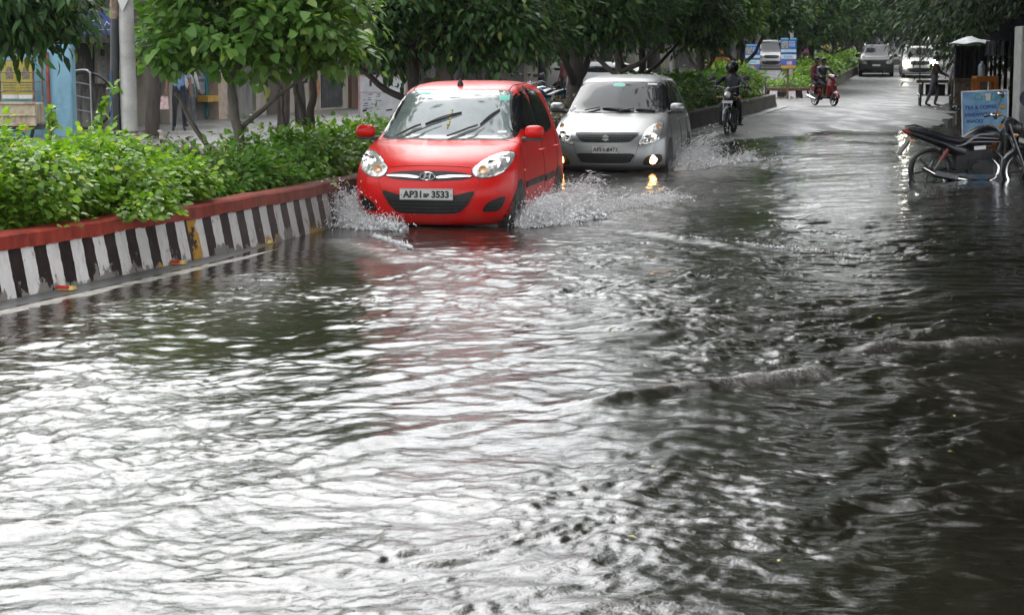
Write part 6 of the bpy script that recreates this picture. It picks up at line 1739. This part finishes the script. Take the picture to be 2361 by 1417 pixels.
def pole_sign(label, px, pyb, Y, wdt, hgt, zb, group):
    q = at(px, pyb, Y); t = thing('advert_board', label, 'sign board', (q.x, Y, 0 if Y < 85 else float(base_z(Y))), R(-3), group)
    m = MB(); m.box((0, 0, zb + hgt / 2), (wdt, .09, hgt)); b = m.build('panel', simple('sign_navy', (.02, .085, .30), .35), t, bevel=.008)
    m = MB(); m.cyl((0, .02, -.1), (0, .02, zb), .04, None, 10); m.build('post', M_RUST, t)
    y = -.0475
    def rect(name, mat, x0, x1, z0, z1, yy=y):
        mm = MB(); mm.add([(x0 * wdt, yy, zb + z0 * hgt), (x1 * wdt, yy, zb + z0 * hgt), (x1 * wdt, yy, zb + z1 * hgt), (x0 * wdt, yy, zb + z1 * hgt)], [(0, 1, 2, 3)]); return mm.build(name, mat, b)
    rect('print', simple('sign_blue', (.03, .14, .42), .35), -.47, .47, .64, .94)
    rect('print', simple('sign_cyan', (.22, .50, .66), .35), -.48, .48, .945, .985); rect('photo_print', simple('crowd_print', (.30, .30, .27), .5, var=.7, scale=30), -.46, -.05, .66, .90, y - .002)
    rect('print', simple('sign_pale', (.45, .60, .66), .35), -.48, .48, .53, .625); rect('print', simple('sign_white', (.66, .68, .68), .35), -.48, .48, .32, .46); rect('print', simple('sign_cyan', (.22, .50, .66), .35), -.30, .26, .35, .43, y - .002)
    rect('print', simple('sign_violet', (.10, .14, .46), .35), -.48, .48, .12, .31); rect('print', simple('sign_yellow', (.55, .30, .05), .35), -.48, .48, .01, .11); rect('print', simple('sign_red', (.5, .10, .06), .35), -.02, .30, .26, .30, y - .002)
    m = MB()
    for k in range(4): m.add([(-.0 * wdt, y - .003, zb + (.86 - k * .045) * hgt), (.40 * wdt, y - .003, zb + (.86 - k * .045) * hgt), (.40 * wdt, y - .003, zb + (.875 - k * .045) * hgt), (.0 * wdt, y - .003, zb + (.875 - k * .045) * hgt)], [(0, 1, 2, 3)])
    for k in range(3): m.add([(-.10 * wdt, y - .003, zb + (.14 + k * .035) * hgt), (.22 * wdt, y - .003, zb + (.14 + k * .035) * hgt), (.22 * wdt, y - .003, zb + (.16 + k * .035) * hgt), (-.10 * wdt, y - .003, zb + (.16 + k * .035) * hgt)], [(0, 1, 2, 3)])
    m.build('text_rows', M_STKW, b)
    return t
GS = 'blue advert boards on posts'
pole_sign('blue, white and yellow advert board on a rusty post before the island end', 1816, 228, 79.6, .64, 1.24, 1.24, GS)
q = pole_sign('similar blue advert board half hidden by leaves above the motorcyclist', 1734, 205, 84, .64, 1.24, 1.02, GS)
t = thing('gate_barrier', 'thin black steel post with rails standing in the median gap', 'barrier'); q = at(1765, 215, 71); t.location = (q.x, 71, 0)
m = MB(); m.cyl((0, 0, 0), (0, 0, 1.0), .025, None, 8); m.cyl((0, 0, .62), (1.0, .1, .72), .014, None, 6); m.cyl((.1, 0, .52), (.8, .1, .45), .010, None, 6); m.build('post', M_STEELD, t)

# ================================================================== FAR SIDE: WALLS, SHOPS, CLUTTER
def fq(y, d=-13.6): return Vector((float(kx(y)) + d / COSK, y, float(base_z(y))))
def dirty(name, col, stain, amount=.5, scale=1.6):
    m, nt, b = new_mat(name); co = objco(nt)
    n = noise_n(nt, scale, 7, .68, objco(nt, (1, 1, .45)), .3); sz = N(nt, 'ShaderNodeSeparateXYZ'); nt.links.new(co, sz.inputs[0])
    k = math_n(nt, 'ADD', n, math_n(nt, 'MULTIPLY', sz.outputs[2], amount * .10))
    nt.links.new(mixc(nt, ramp(nt, k, [(.46, 0), (.66, 1)]).outputs[0], col, stain), b.inputs['Base Color']); b.inputs['Roughness'].default_value = .7
    bump(nt, b, noise_n(nt, 20, 5, .7, co), .3, .01); return m
M_BLUEW = dirty('pale_blue_wall', (.22, .42, .54), (.14, .28, .37), .0, 2.2); M_GREYW = dirty('mouldy_grey_wall', (.27, .255, .235), (.035, .032, .03), 1.2); M_CREAM = dirty('cream_wall', (.38, .34, .28), (.24, .20, .16), .2)
M_DARKW = dirty('dark_brown_wall', (.075, .058, .045), (.03, .025, .02), .2); M_BRICK = dirty('brick_brown_wall', (.17, .085, .055), (.07, .05, .04), .2); M_CONC = dirty('grey_concrete', (.20, .19, .18), (.08, .075, .07), .3)
def slab(m, a, b, z0, z1, thick=.25, d=None):
    """upright wall from a to b (ground points) with its face at a-b"""
    a, b = Vector(a), Vector(b); u = (b - a); u.z = 0; n = Vector((-u.y, u.x, 0)).normalized() * thick
    m.add([a + Vector((0, 0, z0)), b + Vector((0, 0, z0)), b + n + Vector((0, 0, z0)), a + n + Vector((0, 0, z0)), a + Vector((0, 0, z1)), b + Vector((0, 0, z1)), b + n + Vector((0, 0, z1)), a + n + Vector((0, 0, z1))],
          [(3, 2, 1, 0), (4, 5, 6, 7), (0, 1, 5, 4), (1, 2, 6, 5), (2, 3, 7, 6), (3, 0, 4, 7)]); return m
# compound wall
a, b = at(-260, 300, 40.2), at(158, 300, 41.5); a.z = b.z = 0
w_ = thing('compound_wall', 'pale blue painted compound wall ending in a thick pillar', 'wall', (a.x, a.y, 0)); o0 = Vector((a.x, a.y, 0))
m = MB(); slab(m, a - o0, b - o0, -.1, 1.72, .2); m.build('wall', M_BLUEW, w_)
c = at(146, 300, 41.2); m = MB(); m.box((c.x - o0.x, c.y - o0.y, .92), (.50, .42, 2.0)); m.build('pillar', M_BLUEW, w_, bevel=.02)
m = MB(); c = at(118, 300, 41.0); m.tube([(c.x - o0.x, c.y - o0.y - .1, 0), (c.x - o0.x - .02, c.y - o0.y - .1, 1.75)], .04, 10); m.build('drain_pipe', simple('red_oxide', (.30, .07, .045), .6, var=.3), w_)
M_YEL = simple('poster_yellow', (.40, .34, .06), .5, var=.12); M_PRINT = simple('poster_print', (.20, .17, .13), .6, var=.5, scale=20)
for px, lab in ((22, 'yellow printed poster on the blue wall, cut by the frame edge'), (60, 'yellow printed poster on the blue wall beside the rusty upright')):
    q = at(px, 185, 40.55); t = thing('poster', lab, 'poster', q, R(17), 'yellow posters on the blue wall'); hw = .165
    m = MB(); m.box((0, 0, 0), (hw * 2, .01, .78)); pp_ = m.build('sheet', M_YEL, t)
    m = MB(); m.add([(-.07 + .0, -.007, .02), (.07, -.007, .02), (.08, -.007, .16), (.04, -.007, .27), (-.04, -.007, .27), (-.08, -.007, .16)], [tuple(range(6))])
    for k in range(4): m.add([(-.13, -.007, -.06 - k * .055), (.12, -.007, -.06 - k * .055), (.12, -.007, -.04 - k * .055), (-.13, -.007, -.04 - k * .055)], [(0, 1, 2, 3)])
    m.build('print', M_PRINT, pp_)
    m = MB(); m.add([(-.16, -.007, -.38), (.16, -.007, -.38), (.16, -.007, -.30), (-.16, -.007, -.30)], [(0, 1, 2, 3)]); m.build('caption_strip', M_STKW, pp_)
# goods carrier with a rusty cage
t = thing('goods_carrier', 'rusty cream goods carrier with an open pipe cage, cut by the frame edge', 'truck', (-10.05, 37.5, .02), R(6))
M_CRT = dirty('rusty_cream_paint', (.42, .36, .25), (.16, .09, .05), .0, 5)
m = MB(); m.box((0, 0, .56), (2.0, 1.3, .38)); m.box((0, -.665, .77), (2.06, .05, .05)); m.box((0, -.67, .55), (2.04, .04, .05)); m.box((0, -.67, .37), (2.04, .05, .06))
for x in (-.6, -.1, .4): m.box((x, -.668, .56), (.04, .03, .34))
m.build('tub', M_CRT, t, bevel=.01)
m = MB()
for x in (-.98, -.3, .22, .36, .98):
    m.cyl((x, -.64, .75), (x, -.64, 1.62), .022, None, 6)
for x in (-.98, .98): m.cyl((x, .62, .75), (x, .62, 1.62), .018, None, 6)
for z in (.98, 1.16, 1.34, 1.56):
    m.cyl((-1.0, -.65, z), (1.0, -.65, z), .010, None, 5); m.cyl((.98, -.65, z), (.98, .63, z), .010, None, 5)
m.build('cage', M_RUST, t)
for x in (-.7, .7): wire_wheel(t, x, .26, .26, 8, alloy=True, w=.14, y=-.5, rim=M_STEELD)
m = MB(); m.box((-1.75, 0, .85), (1.3, 1.35, 1.1), taper=(.8, .9)); m.build('cab', M_CRT, t, bevel=.06)
m = MB(); m.box((.8, -.685, .30), (.16, .03, .08)); m.build('tail_light', M_ORANGE, t)
m = MB(); m.box((-.3, 0, .32), (2.8, 1.0, .10)); m.build('chassis', M_BLACK, t)

def building(label, y0, y1, h, wall_m, extras=(), d=-13.6, name='shop_building', depth=5, roof=True, cat='building'):
    a, b = fq(y0, d), fq(y1, d); o = Vector((a.x, a.y, min(a.z, b.z))); t = thing(name, label, cat, o)
    u = (b - a); L = u.length; u = u.normalized(); n = Vector((-u.y, u.x, 0)).normalized()
    def P(s, z, out=0.0): return u * s - n * out + Vector((0, 0, z))
    def panel(nm, mat, s0, s1, z0, z1, out, thick=.04, par=t, bevel=0):
        m = MB(); A = [P(s0, z0, out), P(s1, z0, out), P(s1, z0, out - thick), P(s0, z0, out - thick)]; Bq = [P(s0, z1, out), P(s1, z1, out), P(s1, z1, out - thick), P(s0, z1, out - thick)]
        m.add(A + Bq, [(3, 2, 1, 0), (4, 5, 6, 7), (0, 1, 5, 4), (1, 2, 6, 5), (2, 3, 7, 6), (3, 0, 4, 7)]); return m.build(nm, mat, par, bevel=bevel)
    panel('wall', wall_m, 0, L, -.2, h, 0, depth)
    if roof: panel('roof', M_CONC, -.15, L + .15, h + .003, h + .18, .5, depth + .6)
    return t, P, panel, L
G1 = 'buildings along the far side of the opposite road'
t, P, panel, L = building('mouldy grey walled clinic with a dark ledge beside the lamp post', 43.2, 49.0, 5.2, M_GREYW)
panel('ledge', M_DARKW, -.1, L + .1, 1.98, 2.22, .55, .55); panel('upper_wall', M_DARKW, 0, L, 2.225, 5.19, .04, .04)
M_SIGNB = simple('clinic_blue', (.025, .045, .22), .35)
sgt = thing('clinic_sign', 'blue clinic sign with a white pulse line left of the lamp post', 'sign board', at(240, 53, 43.0), R(6))
m = MB(); m.box((0, 0, 0), (1.0, .06, .50)); sg = m.build('panel', M_SIGNB, sgt, bevel=.006)
m = MB(); m.box((-.3, .12, -.3), (.05, .05, .5)); m.box((.3, .12, -.3), (.05, .05, .5)); m.build('bracket', M_DARKW, sgt)
m = MB(); pul = [(-.35, -.08), (-.22, -.08), (-.13, .16), (-.03, .02), (.06, -.15), (.14, -.0), (.19, -.06), (.28, -.06)]; M = facing((-.08, -.036, .03))
m.tube([M @ Vector((a_, b_, 0)) for a_, b_ in pul], .011, 6); m.tube([M @ Vector((-.19, .0, 0)), M @ Vector((-.05, .04, 0))], .009, 6)
vs, fs = text_mesh('AW', .15, .003, .002); m.add(vs, fs, facing((.34, -.034, .10))); vs, fs = text_mesh('ICTRE', .075, .0015, .002); m.add(vs, fs, facing((.36, -.034, -.01)))
m.tube([(-.40, -.034, -.15), (.25, -.034, -.15)], .004, 4)
m.build('lettering', M_STKW, sg, sharp=0)
u = (P(1, 0) - P(0, 0)).normalized(); yaw = math.atan2(u.y, u.x)
def on_face(s, z, out): return Matrix.Translation(P(s, z, out)) @ Euler((PI / 2, 0, yaw)).to_matrix().to_4x4()
pb_ = panel('meter_board', M_CREAM, 2.45, 3.0, 1.05, 1.95, .10, .08); panel('meter_dial', M_GREYW, 2.62, 2.82, 1.68, 1.84, .115, .02, pb_)
for k in range(3): panel('meter_dial', simple('bluish_label', (.25, .3, .4), .5), 2.64, 2.86, 1.2 + .14 * k, 1.29 + .14 * k, .112, .015, pb_)
for z0, s0, s1 in ((.0, 3.1, 3.35), (.0, 4.9, 5.25)): panel('pillar', M_CREAM, s0, s1, -.1, 2.0, .30, .30)
t2 = thing('stair_railing', 'short steel stair railing against the mouldy grey wall', 'railing', P(.25, 0, .8) + Vector(t.location))
m = MB(); m.tube(catmull([(-.25, 0, 1.36), (.0, 0, 1.38), (.10, 0, 1.30), (.11, 0, 1.2), (.12, 0, .0)], 4, False), .022, 8)
for z in (.45, .75, 1.05): m.cyl((-.3, 0, z + .08), (.1, 0, z), .014, None, 6)
m.build('rails', M_ALLOY, t2)
t2 = thing('black_hose', 'black pipe coiled in a big hoop against the grey wall', 'hose', P(.9, 0, .5) + Vector(t.location))
m = MB(); m.tube([(.62 * math.cos(a_) , .02 * math.sin(3 * a_), .70 + .62 * math.sin(a_)) for a_ in np.linspace(0, 2 * PI, 40, endpoint=False)], .028, 8, closed=True); m.build('coil', M_PIPE, t2)
t, P, panel, L = building('shop with cream pillars, a barred window and a green board', 49.2, 56, 5.6, M_CONC)
panel('window', M_GLASS2, .9, 2.4, 1.25, 2.1, .03, .02); panel('window_frame', M_CREAM, .78, .9, .6, 2.2, .08, .08); panel('shelf', M_GREYW, .8, 2.6, 1.02, 1.10, .25, .25)
gb = panel('green_board', simple('green_board', (.02, .27, .19), .4), .9, 2.35, .60, 1.0, .12, .05)
m = MB(); u = (P(1, 0) - P(0, 0)).normalized(); yaw = math.atan2(u.y, u.x); M = on_face(1.6, .80, .126)
for k in range(4):
    xx = -.48 + k * .30; m.tube([M @ Vector((xx + .10 * math.cos(a_) * (1 + .2 * math.sin(2 * a_ + k)), .10 * math.sin(a_), .005)) for a_ in np.linspace(.6 * k, 4.6 + .6 * k, 12)], .014, 5); m.tube([M @ Vector((xx - .05, .13, .005)), M @ Vector((xx + .08, .15, .005))], .012, 5)
m.build('lettering', M_STKW, gb)
panel('poster', simple('grey_blue_print', (.28, .32, .42), .5, var=.3), 2.7, 3.2, .7, 1.7, .03, .02); panel('door_frame', simple('teal_paint', (.03, .22, .24), .5), 3.22, 3.42, .1, 1.95, .06, .05); panel('pillar', simple('peach_pillar', (.46, .36, .28), .6), 3.5, 4.15, -.1, 2.6, .3, .3)
panel('bench', simple('yellow_box', (.50, .28, .03), .5), 2.6, 3.4, .50, .66, .35, .3); panel('pillar', M_CREAM, .2, .55, -.1, 2.5, .25, .25); panel('awning', M_DARKW, -.1, L, 2.4, 2.6, .9, .9)
t, P, panel, L = building('beige shop with a shadowed doorway between the dark trunks', 56.3, 65, 6.0, M_CREAM)
panel('doorway', M_DARKW, .9, 2.2, .0, 2.1, .03, .02); panel('window', M_GLASS2, 3.3, 4.6, .9, 1.9, .03, .02); panel('display', simple('orange_board', (.45, .20, .10), .5, var=.4, scale=8), 4.8, 5.6, .5, .95, .1, .08); panel('awning', M_CONC, 0, L, 2.3, 2.45, 1.0, 1.0); panel('shutter', M_STEELD, 6.0, 8.2, .1, 2.1, .03, .03)
t, P, panel, L = building('brick brown house behind the notice board', 65.4, 78, 6.5, M_BRICK)
panel('window', M_GLASS2, 2.0, 3.4, .9, 2.0, .03, .02); panel('doorway', M_DARKW, 4.6, 5.6, .0, 2.1, .03, .02); panel('pillar', M_CONC, 7.5, 7.9, 0, 3.0, .3, .3); panel('window', M_GLASS2, 9, 10.6, .9, 2.0, .03, .02); panel('awning', M_CONC, 1, L - 1, 2.5, 2.62, .8, .8)
t, P, panel, L = building('grey house with a tin awning behind the parked motorcycles', 78.5, 96, 7.5, M_CONC)
panel('gate', M_STEELD, 2, 4.5, 0, 1.9, .04, .04); panel('window', M_GLASS2, 6, 7.6, .9, 2.1, .03, .02); panel('window', M_GLASS2, 10, 11.6, .9, 2.1, .03, .02); panel('shutter', M_CREAM, 12.6, 15.4, 0, 2.3, .03, .03); panel('awning', M_ALLOY, 1, L - 1, 2.55, 2.62, 1.3, 1.3)
t, P, panel, L = building('long pale house far behind the silver car', 97, 132, 9, M_CREAM)
for k in range(6): panel('window', M_GLASS2, 2.5 + k * 5.6, 4.4 + k * 5.6, 1.0, 2.4, .03, .02)
for k in range(3): panel('doorway', M_DARKW, 6 + k * 10, 7.2 + k * 10, 0, 2.2, .03, .02)
t, P, panel, L = building('far dark building closing the opposite road', 134, 190, 10, M_CONC)
for k in range(7): panel('window', M_GLASS2, 3 + k * 7.5, 6 + k * 7.5, 1.0, 2.6, .03, .02)

t = thing('apartment_block', 'pale grey block closing the far end of the road', 'building', (52, 250, 1.2), R(-12))
m = MB(); m.box((0, 5, 7), (60, 10, 14)); m.build('wall', dirty('hazy_grey_wall', (.22, .225, .22), (.12, .12, .12), .1), t)
for k in range(9):
    for z in (3, 6.2, 9.4): m = MB(); m.box((-26 + k * 6.4, -.03, z), (2.4, .06, 1.6)); m.build('window', M_GLASS2, t)
# notice board
q = at(883, 268, 50); t = thing('notice_board', 'white notice board with pasted sheets in a pink frame behind the red car', 'notice board', (q.x, 50, .0), R(8))
m = MB(); m.box((0, 0, .66), (1.18, .04, 1.04)); bd = m.build('panel', simple('pasted_white', (.55, .56, .58), .6, var=.15, scale=3), t)
M_PINK = simple('pink_frame', (.48, .30, .32), .5, var=.2)
m = MB(); m.box((-.60, -.005, .66), (.05, .06, 1.10)); m.box((.60, -.005, .66), (.05, .06, 1.10)); m.box((0, -.005, .125), (1.15, .06, .05)); m.box((0, -.005, 1.19), (1.15, .06, .05)); m.box((0, -.006, .78), (1.15, .05, .02)); m.build('frame', M_PINK, bd)
m = MB(); r_ = random.Random(4)
for k in range(26):
    x, z = r_.uniform(-.52, -.12), r_.uniform(.3, .74); w2, h2 = r_.uniform(.04, .13), r_.uniform(.008, .018)
    m.add([(x, -.0225, z), (x + w2, -.0225, z + .01), (x + w2, -.0225, z + h2 + .01), (x, -.0225, z + h2)], [(0, 1, 2, 3)])
for x, z, w2, h2 in ((-.52, .28, .10, .08), (.08, .30, .16, .06), (-.34, .92, .06, .18), (.02, .86, .10, .14), (.30, .90, .12, .05)): m.add([(x, -.0225, z), (x + w2, -.0225, z + .02), (x + w2, -.0225, z + h2), (x, -.0225, z + h2 - .02)], [(0, 1, 2, 3)])
m.build('print', M_INK, bd)
m = MB()
for x in (-.5, .5): m.box((x, .05, .1), (.05, .05, .3))
m.build('legs', M_RUST, t)
# autorickshaw on the opposite road
q = at(1662, 172, 112); t = thing('autorickshaw', 'black and orange autorickshaw seen from behind between the trunks', 'autorickshaw', (q.x, 112, float(base_z(112)) + .01), R(-12))
m = MB(); loft(m, [(-.9, .62, .62, .32, .6), (-.3, .66, .66, .36, .6), (.8, .66, .62, .36, .6), (1.5, .6, .35, .3, .7)], 18); m.v = [(b_, a_, c_) for a_, b_, c_ in m.v]; m.build('body', M_ORANGE, t)
m = MB(); loft(m, [(-.85, 1.30, .60, .42, .5), (.0, 1.36, .64, .42, .5), (1.0, 1.30, .56, .38, .5)], 18); m.v = [(b_, a_, c_) for a_, b_, c_ in m.v]; hd_ = m.build('hood', simple('black_hood', (.02, .018, .016), .6), t)
m = MB(); m.box((0, -.88, 1.32), (.7, .02, .36)); m.build('rear_panel', M_ORANGE, hd_)
for x in (-.58, .58): wire_wheel(t, 0, .22, .22, 8, alloy=True, w=.1); o = t.children[-1]; o.location = (x, 0, 0); o.rotation_euler = (0, 0, PI / 2)
# distant walkers beyond the far island
for px, Y, c, lab in ((1857, 128, simple('bright_pink_cloth', (.55, .12, .28), .8), 'distant person in pink beyond the scooter riders'), (1904, 132, simple('yellow_cloth', (.50, .34, .03), .8), 'distant person in yellow between far trunks')):
    q = at(px, 150, Y); person(lab, (q.x, Y, float(base_z(Y))), R(20), None, c, C_DARK)

# ================================================================== SPRAY AND FLOATING BITS
spray('water_spray', 'white water thrown up along the near side of the red car', [
    ((.15, 19.1, .0), (.75, 22.2, .0), (1.2, -.45), (.8, 2.7), .40, 20000), ((.05, 18.8, .0), (.30, 19.6, .0), (1.0, -.8), (.7, 2.5), .45, 15000), ((.4, 19.6, 0), (1.8, 22.5, 0), (.9, -.3), (.4, 1.8), .5, 11000)], 3, [((.18, 18.95, 0), (.95, 22.0, 0), (1.0, -.5), .26), ((.02, 18.75, 0), (.9, 19.9, 0), (.9, -.7), .16), ((.7, 20.6, 0), (1.7, 22.6, 0), (.9, -.4), .12)])
spray('water_spray', 'white water thrown against the striped kerb by the red car', [
    ((-1.50, 18.75, .0), (-1.30, 19.6, .0), (-.9, -.5), (.7, 2.6), .38, 15000), ((-1.45, 18.7, .0), (-1.0, 18.5, 0), (-.6, -.9), (.4, 1.8), .38, 5500)], 4, [((-1.48, 18.7, 0), (-1.32, 19.8, 0), (-.9, -.4), .24), ((-1.5, 18.75, 0), (-1.0, 18.45, 0), (-.4, -.9), .13)])
spray('water_spray', 'white water thrown up beside the silver car', [
    ((2.30, 28.6, .0), (3.0, 31.5, .0), (1.4, -.4), (.9, 3.1), .45, 18000), ((2.4, 28.3, 0), (3.8, 31.5, 0), (.9, -.3), (.4, 1.9), .5, 8000)], 5, [((2.35, 28.4, 0), (3.1, 31.5, 0), (1.0, -.4), .30), ((2.5, 28.6, 0), (3.9, 31.5, 0), (.9, -.4), .14)])
spray('water_spray', 'low splash crest rolling ahead of the red car', [((-1.25, 17.7, .0), (-.85, 16.6, .0), (-.1, -.25), (.15, .8), .14, 2600)], 6)
spray('water_spray', 'fine splashes on the wave crest right of the red car', [((1.2, 18.2, .0), (2.9, 15.8, .0), (.1, -.2), (.12, .55), .12, 900)], 7)
M_FALL = simple('fallen_leaf', (.42, .36, .04), .5, var=.3)
r_ = np.random.RandomState(9); P_ = []
for k in range(34):
    yy = 6 + 11 * r_.rand(); P_.append((r_.uniform(.02, .26) * yy, yy, .012))
P_ = np.array(P_ + [(2.4, 19.9, .02), (-3.1, 13.4, .02), (-2.2, 14.6, .015)]); n_ = len(P_)
V_, F_ = leaf_arrays(P_, r_.normal(size=(n_, 3)) * np.array([1, 1, .05]), np.tile([0, 0, 1.0], (n_, 1)), .018 + .03 * r_.rand(n_) ** 2, .6, T_SIMPLE)
o = np_mesh('floating_leaves', V_, F_, M_FALL); tag(o, 'tiny yellow leaves afloat on the dark water', 'leaves', kind='stuff')
# ================================================================== RAIN MIST
m = MB(); m.box((25, 140, 12.0), (190, 300, 26.0)); hz = m.build('haze', None, None, sharp=0)
hm = bpy.data.materials.new('rain_mist'); hm.use_nodes = True; ht = hm.node_tree
for n in list(ht.nodes): ht.nodes.remove(n)
ho = ht.nodes.new('ShaderNodeOutputMaterial'); hv = ht.nodes.new('ShaderNodeVolumePrincipled'); ht.links.new(hv.outputs[0], ho.inputs['Volume'])
hv.inputs['Density'].default_value = .0002; hv.inputs['Color'].default_value = (.86, .88, .90, 1); hv.inputs['Anisotropy'].default_value = .2
hz.data.materials.clear(); hz.data.materials.append(hm); tag(hz, 'thin rain mist hanging over the street', 'haze', kind='stuff')
